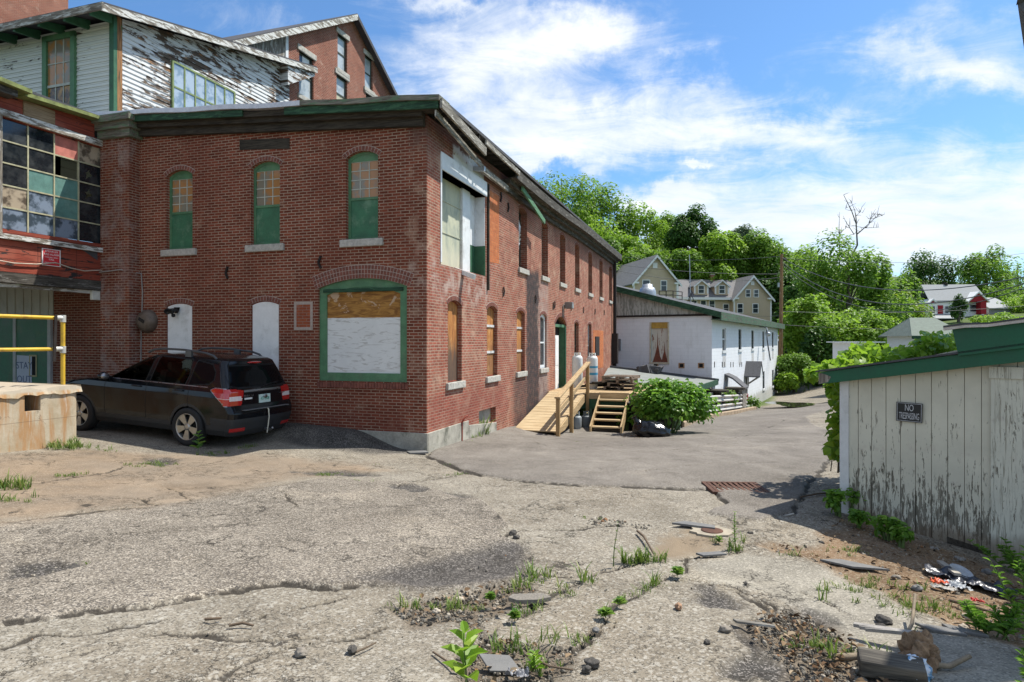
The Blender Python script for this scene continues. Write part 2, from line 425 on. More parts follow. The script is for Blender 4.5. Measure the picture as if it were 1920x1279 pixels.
PATHS = [(p.x, p.y) for p in Gs([(1290, 1060), (1390, 1035), (1440, 1042), (1520, 1055), (1590, 1090), (1660, 1132), (1740, 1168), (1840, 1208), (1930, 1242), (1930, 1330), (1720, 1290), (1620, 1210), (1520, 1145), (1440, 1110), (1330, 1085)])]
BROWNP = [(p.x, p.y) for p in Gs([(1215, 1040), (1230, 1000), (1290, 985), (1345, 1000), (1380, 1030), (1290, 1052), (1225, 1050)])]
DARK_PATCHES = [[(p.x, p.y) for p in Gs(q)] for q in (  # hollows coloured darker than the asphalt round them
    [(1395, 1165), (1450, 1148), (1510, 1140), (1540, 1158), (1490, 1175), (1410, 1182)], [(1385, 1180), (1430, 1190), (1480, 1240), (1560, 1279), (1300, 1279), (1340, 1230)],
    [(240, 870), (300, 858), (345, 862), (300, 874)], [(555, 883), (620, 882), (715, 886), (745, 892), (650, 893)], [(741, 912), (790, 910), (850, 922), (890, 934), (830, 932), (770, 922)],
    [(1260, 1115), (1330, 1095), (1380, 1120), (1440, 1135), (1400, 1160), (1330, 1140)], [(0, 1062), (60, 1058), (130, 1062), (60, 1085), (0, 1098)])]
CRACKS = [(w, [(p.x, p.y) for p in Gs(q)]) for w, q in (
    (.022, [(-60, 996), (0, 986), (60, 976), (110, 972), (170, 965), (220, 958), (262, 955)]),
    (.016, [(0, 1170), (78, 1164), (156, 1154), (260, 1142), (351, 1127), (450, 1111), (527, 1099)]),
    (.02, [(527, 1099), (605, 1105), (700, 1100)]),
    (.013, [(0, 1264), (78, 1240), (130, 1226), (175, 1221), (242, 1197), (320, 1186), (400, 1192), (470, 1189)]),
    (.012, [(0, 1213), (30, 1207), (60, 1192), (160, 1184), (240, 1170), (310, 1158)]),
    (.011, [(375, 1285), (470, 1238), (540, 1212), (600, 1200), (700, 1190)]),
    (.01, [(310, 1180), (360, 1192), (420, 1200), (520, 1196), (590, 1192), (650, 1198), (720, 1170)]),
    (.01, [(430, 1170), (500, 1155), (560, 1140), (640, 1120)]),
    (.012, [(200, 930), (265, 938), (300, 952), (345, 948), (410, 935), (470, 938), (520, 932)]), (.01, [(318, 915), (345, 932), (362, 948)]),
    (.012, [(0, 915), (70, 905), (140, 893), (200, 885), (240, 870), (350, 858)]),
    (.02, [(803, 856), (840, 872), (900, 892)]), (.011, [(700, 870), (770, 880), (830, 895), (880, 888)]), (.011, [(880, 888), (800, 900), (740, 915)]),
    (.016, [(940, 1010), (960, 998), (1010, 994), (1050, 996), (1100, 990), (1160, 985)]), (.012, [(1045, 955), (1085, 968), (1140, 985), (1230, 990), (1235, 988)]),
    (.018, [(975, 1150), (1000, 1130), (1040, 1108), (1075, 1098), (1110, 1080), (1160, 1062), (1225, 1048)]),
    (.018, [(1290, 1045), (1285, 1065), (1240, 1088), (1200, 1110), (1160, 1130), (1130, 1155), (1115, 1185), (1100, 1200)]),
    (.012, [(1220, 1050), (1290, 1047), (1340, 1042), (1385, 1034)]), (.012, [(1270, 1085), (1320, 1088), (1380, 1105), (1440, 1140), (1500, 1180)]),
    (.011, [(1360, 1090), (1420, 1120), (1480, 1150), (1560, 1190)]), (.009, [(1490, 1105), (1540, 1125), (1590, 1150)]),
    (.02, [(1415, 1165), (1450, 1160), (1500, 1160), (1525, 1158)]), (.012, [(990, 1080), (1020, 1070), (1070, 1080), (1100, 1078)]), (.01, [(1300, 985), (1330, 995), (1380, 1000)]),
    (.013, [(860, 1235), (920, 1195), (960, 1160), (1000, 1140)]), (.01, [(1060, 1215), (1100, 1205), (1150, 1160)]), (.008, [(1000, 832), (1060, 846), (1130, 838), (1180, 845)]), (.008, [(1200, 852), (1290, 842), (1400, 820), (1470, 790)]), (.008, [(1470, 896), (1520, 890), (1565, 884)]), (.007, [(1290, 792), (1360, 802), (1440, 800)]), (.008, [(1100, 880), (1200, 885), (1330, 872), (1450, 868)]), (.007, [(960, 860), (1030, 868), (1090, 862)]), (.01, [(540, 930), (548, 945), (565, 955)]))]

def build_ground():
    ang = np.concatenate([np.linspace(-180, -58, 40, endpoint=False), np.linspace(-58, 52, 760), np.linspace(52, 180, 41)[1:-1]])
    ang = np.radians(90 - ang)
    rad = np.concatenate([np.geomspace(.4, 2.6, 22, endpoint=False), np.geomspace(2.6, 24, 400, endpoint=False), np.geomspace(24, 130, 110, endpoint=False), np.geomspace(130, 2200, 26)])
    Rr, Aa = np.meshgrid(rad, ang, indexing='ij')
    X = Rr * np.cos(Aa); Y = Rr * np.sin(Aa); Z = gz_np(X, Y)
    near = Rr < 45; nx, ny = X[near], Y[near]
    W = .05 * fnoise(nx, ny, 3, 3, 4)                        # ragged edges
    drive = poly_sd(nx, ny, DRIVE) + W * .8; sheet = poly_sd(nx, ny, SHEET) + W * .6
    brown = poly_sd(nx, ny, BROWN) + W * 3; berm = poly_sd(nx, ny, BERM_SHADE) + W; dirt = poly_sd(nx, ny, DIRT) + W * 2
    debris = poly_sd(nx, ny, DEBRIS) + W * 2; rub = poly_sd(nx, ny, RUBBLE) + W * 1.6; damp_shade = poly_sd(nx, ny, DAMP_SHADE) + W * 2; path = poly_sd(nx, ny, PATHS) + W
    brp = poly_sd(nx, ny, BROWNP) + W
    dark_patch = np.max([poly_sd(nx, ny, t) for t in DARK_PATCHES], axis=0) + W * 3
    jx = nx + .035 * fnoise(nx, ny, 4, 9, 4) + .014 * fnoise(nx, ny, 17, 91, 3); jy = ny + .035 * fnoise(nx, ny, 4, 21, 4) + .014 * fnoise(nx, ny, 17, 92, 3)
    crack = np.zeros(nx.shape)
    for w, c in CRACKS:
        ww = w * (1.0 + .8 * vnoise(nx, ny, 2.3, 5)) * np.clip(Rr[near] / 5.0, 1.0 if w > .014 else 1.35, 2.4 if w < .02 else 1.7)
        crack = np.maximum(crack, 1 - sst(seg_dist(jx, jy, c), ww * .35, ww * 1.25))
    # worn rims of the driveway overlay
    crack = np.maximum(crack, .8 * (1 - sst(np.abs(drive + .0), .008 * np.clip(Rr[near] / 6, 1, 2), .03 * np.clip(Rr[near] / 6, 1, 2))) * sst(vnoise(nx, ny, 1.5, 44), -.6, -.2) * (ny < 16))
    crack *= (1 - sst(dirt, 0, .1)) * (.55 + .45 * sst(fnoise(nx, ny, 7, 55, 3), -.5, .2))
    z = .02 * fnoise(nx, ny, .55, 31, 3) * sst(Rr[near], 1, 3)
    z += .028 * sst(drive, -.012, .012) + .03 * sst(sheet, -.015, .015) - .05 * sst(damp_shade, -.1, .35)
    z -= .03 * sst(rub, 0, .12) + .03 * sst(debris, 0, .2) + .02 * sst(dirt, -.05, .15); z += .012 * fnoise(nx, ny, 9, 77, 3) * np.maximum(np.maximum(sst(rub, 0, .1), sst(debris, 0, .1)), sst(dirt, 0, .1))
    z -= .03 * crack + .025 * sst(dark_patch, 0, .1)
    wall_u = ((nx - AX) * CT + (ny - AY) * ST); wall_v = (-(nx - AX) * ST + (ny - AY) * CT)      # asphalt berm against the mill wall
    z += .2 * sst(wall_u, -1.0, -.25) * sst(-wall_u, -.2, .0) * sst(wall_v, .5, 1.6) * sst(-wall_v, -4.4, -3.0)
    Z[near] += z
    V = np.stack([X, Y, Z], -1).reshape(-1, 3); nr, na = len(rad), len(ang)
    i = np.arange(nr - 1)[:, None]; j = np.arange(na)[None]
    Q = np.stack([i * na + j, i * na + (j + 1) % na, (i + 1) * na + (j + 1) % na, (i + 1) * na + j], -1).reshape(-1, 4)
    c = len(V); V = np.vstack([V, [[0, 0, .34]]])
    o = npmesh('ground', V, Q[:, ::-1], ground_mat(), smooth=True)
    # close the middle
    me = o.data
    def put(name, arr, default=0.0):
        full = np.full(Rr.shape, default); full[near] = arr
        a = me.attributes.new(name, 'FLOAT', 'POINT'); a.data.foreach_set('value', np.concatenate([full.ravel(), [default]]).astype(np.float32))
    grassy = sst(fnoise(X, Y, .08, 60, 3), -.5, .2)
    put('drive', sst(drive, -.015, .015)); put('sheet', sst(sheet, -.02, .02)); put('brown', sst(brown, -.3, .5)); put('dirt', sst(dirt, -.06, .14))
    put('debris', np.maximum(sst(debris, -.06, .16), sst(rub, -.03, .1))); put('damp', sst(damp_shade, -.12, .16)); put('path', sst(path, -.04, .06)); put('tar', np.maximum(sst(dark_patch, -.05, .12), sst(berm, -.15, .2)))  # the painted berm shade shares the mask of the dark hollows
    put('crack', crack); put('brp', sst(brp, -.03, .1))
    full = np.ones(Rr.shape); yard = poly_sd(nx, ny, [(-30, -30), (14, -30), (14, 2), (9, 6), (8.5, 10), (8.6, 14), (10.6, 19), (12.6, 24), (18.6, 32), (25.5, 42), (29.5, 52), (33, 62), (20, 62), (-30, 20)])
    full[near] = 1 - sst(yard + W * 6, -.2, .3)
    far = Rr >= 45; full[far] = 1 - sst(poly_sd(X[far], Y[far], DRIVE), -.5, .5)
    a = me.attributes.new('green', 'FLOAT', 'POINT'); a.data.foreach_set('value', np.concatenate([full.ravel(), [0]]).astype(np.float32))
    return tag(o, kind='structure')

def ground_mat():
    s = NM('ground_surface'); o = s.coord('Object')
    n_big = s.noise(o, .35, 5, .6); n_mid = s.noise(o, 2.2, 6, .65); n_fine = s.noise(o, 30, 4, .7)
    agg = s.voro(o, 95, 'F1', 'Color'); aggv = s.sep(agg)[0]; aggd = s.voro(o, 95)
    agg2 = s.sep(s.voro(o, 46, 'F1', 'Color'))[1]
    # old pale asphalt with exposed stone
    base = s.mix(s.ramp(n_mid, .3, .7), (.18, .158, .122), (.265, .236, .186))
    base = s.mix(s.ramp(n_big, .35, .65, 0, .5), base, (.2, .16, .112))
    base = s.mix(s.ramp(aggv, .76, .9, 0, .5), base, (.38, .355, .3))
    base = s.mix(s.ramp(aggv, .3, .12, 0, .7), base, (.075, .068, .056))
    base = s.mix(s.ramp(agg2, .86, .93, 0, .5), base, (.4, .375, .32))
    sheet = s.mix(s.ramp(n_mid, .35, .7), (.15, .128, .1), (.225, .195, .154))
    sheet = s.mix(s.ramp(aggv, .7, .86, 0, .75), sheet, (.4, .355, .29)); sheet = s.mix(s.ramp(aggv, .36, .16, 0, .8), sheet, (.06, .055, .05))
    c = s.mix(s.attr('sheet'), base, sheet)
    brown = s.mix(s.ramp(n_mid, .3, .72), (.16, .115, .076), (.25, .19, .13)); brown = s.mix(s.ramp(aggv, .75, .92, 0, .55), brown, (.36, .29, .21)); brown = s.mix(s.ramp(n_big, .4, .6, 0, .5), brown, (.21, .175, .135))
    c = s.mix(s.math('MULTIPLY', s.attr('brown'), s.ramp(n_mid, .2, .6, .6, 1)), c, brown)
    drive = s.mix(s.ramp(n_mid, .3, .72), (.15, .132, .11), (.205, .184, .155)); drive = s.mix(s.ramp(n_big, .4, .62, 0, .75), drive, (.115, .1, .084)); drive = s.mix(s.ramp(s.noise(s.mapping(o, (.5, .12, 1), (0, 0, 0), (0, 0, -.4)), 2.2, 5, .65), .5, .66, 0, .45), drive, (.25, .225, .19))
    drive = s.mix(s.ramp(aggv, .74, .92, 0, .6), drive, (.3, .275, .235)); drive = s.mix(s.ramp(aggv, .36, .14, 0, .75), drive, (.09, .08, .072))
    c = s.mix(s.attr('drive'), c, drive)
    path = s.mix(s.ramp(n_mid, .3, .7), (.215, .196, .158), (.3, .275, .225)); path = s.mix(s.ramp(aggv, .8, .92, 0, .6), path, (.42, .385, .32)); path = s.mix(s.ramp(aggv, .26, .12, 0, .6), path, (.13, .12, .1))
    c = s.mix(s.attr('path'), c, path)
    c = s.mix(s.math('MULTIPLY', s.attr('brp'), s.ramp(n_mid, .3, .6)), c, (.2, .155, .105))
    dk = s.math('MULTIPLY', s.attr('tar'), s.ramp(n_mid, .25, .55, .55, 1)); c = s.mix(dk, c, s.mix(s.ramp(aggv, .7, .9), (.05, .046, .04), (.2, .18, .16)))
    c = s.mix(s.math('MULTIPLY', s.attr('damp'), .92), c, s.mix(s.ramp(aggv, .6, .9), (.055, .05, .045), (.17, .155, .14)))
    dirt = s.mix(s.ramp(n_mid, .3, .7), (.1, .062, .034), (.2, .132, .078)); dirt = s.mix(s.ramp(n_fine, .45, .7), dirt, (.22, .165, .11)); dirt = s.mix(s.ramp(aggv, .8, .95), dirt, (.3, .24, .17))
    c = s.mix(s.attr('dirt'), c, dirt)
    dv = s.sep(s.voro(o, 170, 'F1', 'Color'))[0]; deb = s.mix(s.ramp(n_mid, .35, .65), (.085, .066, .046), (.17, .14, .105)); deb = s.mix(s.ramp(dv, .7, .9, 0, .6), deb, (.25, .205, .15)); deb = s.mix(s.ramp(dv, .25, .1, 0, .6), deb, (.05, .04, .03))
    c = s.mix(s.attr('debris'), c, deb)
    blot = s.ramp(s.noise(s.mapping(o, (1, 1, 1), (4, 9, 0)), .9, 7, .72, .6), .5, .68); c = s.mix(s.math('MULTIPLY', blot, .42), c, s.mix(1.0, c, (.48, .46, .43), 'MULTIPLY'))
    pale = s.ramp(s.noise(s.mapping(o, (1, 1, 1), (14, 3, 0)), .6, 6, .7, .8), .54, .68); c = s.mix(s.math('MULTIPLY', pale, .4), c, s.mix(1.0, c, (1.5, 1.48, 1.42), 'MULTIPLY'))
    # crazed "alligator" cracking of the old asphalt
    wv = s.node('ShaderNodeVectorMath', operation='MULTIPLY_ADD'); s.set(wv.inputs[0], s.noise(o, 2.6, 7, .7, 0, True)); wv.inputs[1].default_value = (.8, .8, 0); s.set(wv.inputs[2], o)
    e1 = s.voro(wv.outputs[0], 2.1, 'DISTANCE_TO_EDGE'); e2 = s.voro(wv.outputs[0], 6.5, 'DISTANCE_TO_EDGE')
    patchy = s.ramp(n_big, .42, .54)
    soft = s.math('SUBTRACT', 1.0, s.math('MAXIMUM', s.math('MAXIMUM', s.attr('dirt'), s.attr('debris')), s.attr('green')))
    a1 = s.math('MULTIPLY', s.ramp(e1, .004, .02, 1, 0), s.ramp(s.noise(o, 1.1, 3), .46, .6))
    a2 = s.math('MULTIPLY', s.ramp(e2, .01, .04, 1, 0), s.math('MULTIPLY', patchy, s.ramp(s.noise(o, .9, 3), .44, .56)))
    al = s.math('MULTIPLY', s.math('MAXIMUM', a1, a2), s.math('MULTIPLY', soft, s.math('SUBTRACT', 1.0, s.math('MULTIPLY', s.attr('drive'), .75))))
    ck = s.math('MAXIMUM', s.attr('crack'), s.math('MULTIPLY', al, .72))
    c = s.mix(s.ramp(ck, .12, .65, 0, .9), c, (.035, .03, .024))
    green = s.mix(s.ramp(n_mid, .3, .7), (.05, .075, .018), (.1, .14, .035)); c = s.mix(s.attr('green'), c, green)
    h = s.math('ADD', s.math('MULTIPLY', n_fine, .5), s.math('MULTIPLY', s.math('SUBTRACT', 1.0, aggd), .6))
    h = s.math('SUBTRACT', s.math('ADD', h, s.math('MULTIPLY', aggv, .5)), s.math('MULTIPLY', ck, 2.0))
    return s.done(c, .93, 0.0, s.bump(h, .55, .006), .2)
build_ground()
# shallow puddle in the dip of the road
def puddle():
    c = G(1484, 765); m = NM('puddle_water'); m.done((.03, .028, .02), .03, 0.0, None, .6)
    pts = []; n = 40
    for i in range(n):
        a = 2 * PI * i / n; r = 1 + .18 * math.sin(3 * a + 1) + .1 * math.sin(5 * a)
        pts.append((c.x + 1.25 * r * math.cos(a), c.y + 1.6 * r * math.sin(a)))
    zz = max(gz(x, y) for x, y in pts) + .012
    mb = MB(); mb.poly([(x, y, zz) for x, y in pts]); o = mb.build('puddle', m.m)
    tag(o, kind='structure')
puddle()
# ================================================================ MATERIALS for buildings
def mill_marks(s, uv, o, c, n1, n2, n3):
    """stains with a place of their own on the two street fronts of the mill"""
    x, y, z = s.sep(o)
    wx = s.math('ADD', x, s.math('MULTIPLY', s.math('SUBTRACT', n3, .5), .9)); wz = s.math('ADD', z, s.math('MULTIPLY', s.math('SUBTRACT', n1, .5), .9))
    front = s.ramp(y, .35, .45, 1, 0)                       # the long front (v = 0)
    side = s.math('MAXIMUM', s.ramp(x, .02, .05, 1, 0), s.ramp(y, 8.0, 8.1))           # the yard side bricks are tinted darker and browner
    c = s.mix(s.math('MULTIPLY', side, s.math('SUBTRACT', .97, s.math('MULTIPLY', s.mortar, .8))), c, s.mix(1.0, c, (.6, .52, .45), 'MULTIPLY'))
    c = s.mix(s.math('MULTIPLY', front, s.ramp(n3, .46, .62, 0, .35)), c, (.44, .29, .2))
    soot = s.math('MULTIPLY', s.box(wx, wz, 6.75, 8.15, -1, 4.2, .16), front)
    soot2 = s.math('MULTIPLY', s.box(wx, wz, 5.5, 9.2, -1, 1.0, .3), front)
    k = s.math('MULTIPLY', s.math('MAXIMUM', soot, s.math('MULTIPLY', soot2, .75)), s.ramp(n2, .25, .6, .7, 1))
    c = s.mix(s.math('MULTIPLY', k, .95), c, (.035, .033, .034))
    lime = s.math('MULTIPLY', s.box(wx, wz, 8.15, 9.3, -.2, 4.0, .2), front); c = s.mix(s.math('MULTIPLY', lime, s.ramp(n3, .3, .6, .1, .55)), c, (.34, .28, .25))
    wash = s.math('MULTIPLY', s.box(wx, wz, .1, 3.6, 2.9, 3.7, .35), front); c = s.mix(s.math('MULTIPLY', wash, s.ramp(n3, .4, .65, 0, .6)), c, (.46, .38, .34))
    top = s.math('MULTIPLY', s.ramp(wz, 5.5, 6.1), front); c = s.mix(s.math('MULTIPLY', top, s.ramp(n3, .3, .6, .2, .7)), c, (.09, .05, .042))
    red = s.math('MULTIPLY', s.box(wx, z, .1, 5, .1, .9, .2), front); c = s.mix(s.math('MULTIPLY', red, .35), c, (.2, .045, .035))
    # old white paint round the loading door, flaking
    rag = s.math('ADD', n2, s.math('MULTIPLY', s.math('SUBTRACT', n3, .5), .8))
    wp = s.math('MULTIPLY', s.math('MULTIPLY', s.box(s.math('ADD', x, s.math('MULTIPLY', s.math('SUBTRACT', n3, .5), .5)), s.math('ADD', z, s.math('MULTIPLY', s.math('SUBTRACT', n3, .5), .55)), 1.3, 3.2, 5.7, 6.22, .06), front), s.ramp(rag, .3, .36))
    c = s.mix(wp, c, s.mix(n2, (.5, .52, .52), (.66, .67, .66)))
    pil = s.math('MULTIPLY', s.math('MULTIPLY', s.ramp(y, 7.1, 7.35), s.ramp(y, 8.05, 8.3, 1, 0)), s.ramp(x, -.1, .0, 1, 0)); c = s.mix(s.math('MULTIPLY', pil, s.ramp(n3, .45, .66, 0, .5)), c, (.3, .25, .23))
    low = s.math('MULTIPLY', s.ramp(y, .4, .6), s.math('MULTIPLY', s.ramp(wz, .3, .9, 1, 0), s.ramp(n3, .35, .6))); c = s.mix(s.math('MULTIPLY', low, .6), c, (.16, .045, .03))
    wing_shade = s.math('MULTIPLY', s.ramp(y, 8.0, 8.2), s.ramp(x, -.1, .3)); c = s.mix(s.math('MULTIPLY', wing_shade, s.ramp(n3, .3, .6, .2, .6)), c, (.06, .02, .016))  # brick under the wing darkened, its shade put into the colour
    return c
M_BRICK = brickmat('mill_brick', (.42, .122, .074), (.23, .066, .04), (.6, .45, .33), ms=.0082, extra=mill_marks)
M_BRICK2 = brickmat('tall_mill_brick', (.36, .118, .07), (.24, .072, .045), (.58, .44, .34), ms=.0075)
M_REDPATCH = brickmat('new_brick_infill', (.45, .12, .05), (.33, .075, .035), (.5, .4, .32))
M_ORANGE = brickmat('orange_brick_infill', (.62, .2, .07), (.5, .14, .05), (.5, .28, .16), ms=.004)
M_VOUS = plain('arch_brick', (.2, .072, .05), .9, var=.5, scale=9)
M_MORTAR = plain('arch_mortar', (.4, .32, .27), .95, scale=20)
M_CONC = plain('old_concrete', (.36, .34, .28), .93, var=.35, scale=3, bump=.5, dirt=(.07, .075, .05), dirt_amt=.8)
M_STONE = plain('granite_sill', (.44, .42, .37), .9, var=.3, scale=14, bump=.5, dirt=(.12, .12, .1), dirt_amt=.6)
M_GREEN = plain('green_paint', (.085, .2, .1), .6, var=.3, scale=5, bump=.25, dirt=(.2, .25, .16), dirt_amt=.35)
M_DKGREEN = wood('dark_green_board', (.03, .085, .045), (.012, .03, .018), .75, 'y', 3, peel=(.05, .125, .065), peel_amt=.54)
M_DARKWOOD = wood('blackened_wood', (.07, .06, .045), (.02, .017, .013), .9, 'y')
M_GREYWOOD_X = wood('grey_eave_board', (.3, .28, .24), (.09, .08, .065), .9, 'x', peel=(.5, .48, .42), peel_amt=.56)
M_GREYWOOD_Y = wood('grey_trim_board', (.25, .235, .19), (.07, .065, .05), .9, 'y', peel=(.13, .2, .12), peel_amt=.55)
M_DARKX = wood('dark_eave_board', (.1, .09, .075), (.028, .025, .02), .9, 'x', peel=(.19, .18, .16), peel_amt=.58)
M_WHITEB = plain('white_board', (.78, .77, .74), .6, var=.08, scale=4, bump=.2, dirt=(.42, .4, .35), dirt_amt=.5)
M_MEMBRANE = plain('silver_roofing', (.6, .6, .62), .45, .25, var=.2, scale=8, bump=.5)
M_TAR = plain('dark_roofing', (.07, .07, .075), .85, var=.3, scale=8, bump=.4)
M_GLASS = glassmat('dirty_glass')
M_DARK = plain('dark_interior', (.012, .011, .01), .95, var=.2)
def ply_mat(name, amt_col=(.46, .2, .055), dark=(.26, .1, .03), black=.5):
    s = NM(name); o = s.coord('Object'); x, y, z = s.sep(o)
    g = s.noise(s.mapping(o, (9, 9, 1.1)), 1.6, 6, .7, 1.2); n = s.noise(o, 3, 6, .7)
    c = s.mix(s.ramp(g, .35, .62), dark, amt_col); c = s.mix(s.ramp(n, .5, .7, 0, .6), c, (.66, .36, .13))
    if black: c = s.mix(s.math('MULTIPLY', s.ramp(s.math('ADD', z, s.math('MULTIPLY', s.math('SUBTRACT', s.noise(s.mapping(o, (9, 9, .9)), 1.5, 5, .7), .5), 1.9)), 1.55, 2.2, 1, 0), black), c, (.06, .05, .045))
    return s.done(c, .8, 0.0, s.bump(g, .3, .006), .3)
M_PLY = ply_mat('weathered_plywood_panel', black=.85); M_PLY2 = ply_mat('orange_plywood_panel', black=.4)
def bigboard_mat():
    s = NM('two_tone_plywood'); o = s.coord('Object'); x, y, z = s.sep(o)
    g = s.noise(s.mapping(o, (6, 1.2, 8)), 1.3, 6, .65, 2.2); n = s.noise(o, 2.6, 6, .7, .5)
    c = s.mix(s.ramp(g, .35, .65), (.2, .085, .02), (.42, .21, .05))
    pale = s.math('MULTIPLY', s.ramp(s.math('ADD', n, s.math('MULTIPLY', s.math('SUBTRACT', z, 2.85), .25)), .55, .57), .85); c = s.mix(pale, c, (.5, .36, .24))
    w = s.mix(s.ramp(g, .54, .62, 0, .75), (.7, .7, .67), (.42, .4, .36)); w = s.mix(s.ramp(n, .35, .7, 0, .25), w, (.5, .5, .48))
    zz = s.math('ADD', z, s.math('MULTIPLY', s.math('SUBTRACT', n, .5), .04))
    c = s.mix(s.ramp(zz, 2.465, 2.48, 1, 0), c, w)
    rot = s.ramp(s.math('ADD', zz, s.math('MULTIPLY', n, -.12)), 1.215, 1.245, 1, 0); c = s.mix(rot, c, (.16, .06, .03))
    return s.done(c, .75, 0.0, s.bump(g, .3, .006), .3)
M_BIGBOARD = bigboard_mat()
def doorpanel_mat():
    s = NM('mouldy_loading_panel'); o = s.coord('Object'); x, y, z = s.sep(o)
    n = s.noise(s.mapping(o, (2, 2, .8)), 1.6, 7, .7, .6); n2 = s.noise(o, 5, 5, .6)
    c = s.mix(s.ramp(n, .3, .6), (.3, .33, .27), (.5, .5, .36)); c = s.mix(s.ramp(n, .56, .74, 0, .8), c, (.2, .19, .1)); c = s.mix(s.ramp(z, 4.2, 3.9, 0, .5), c, (.56, .53, .4))
    return s.done(c, .8, 0.0, s.bump(n2, .15, .01), .3)
M_LOADP = doorpanel_mat()
def curtained(name, a, b):
    s = NM(name); o = s.coord('Object'); n = s.noise(o, 3.2, 4, .6); n2 = s.noise(o, 1.9, 2, .5)
    c = s.mix(s.ramp(n, .4, .55), a, b)
    return s.done(c, .12, 0.0, s.bump(n2, .1, .03), .5)
M_PANE_TAN = curtained('pane_over_boards', (.22, .2, .15), (.38, .19, .07))
M_PANE_PALE = curtained('pane_over_sheeting', (.3, .34, .36), (.42, .46, .47))
M_OLDPAINT = wood('flaking_white_trim', (.34, .31, .26), (.12, .1, .08), .85, 'z', peel=(.62, .62, .6), peel_amt=.42)
M_IRON = plain('rusty_iron', (.035, .028, .025), .75, .4, var=.4, scale=10)
M_STEEL = plain('galvanised_steel', (.42, .44, .46), .45, .6, var=.15, scale=10)
M_WHITEPAINT = plain('white_paint', (.68, .7, .7), .6, var=.1, scale=5, bump=.2, dirt=(.3, .28, .25), dirt_amt=.5)

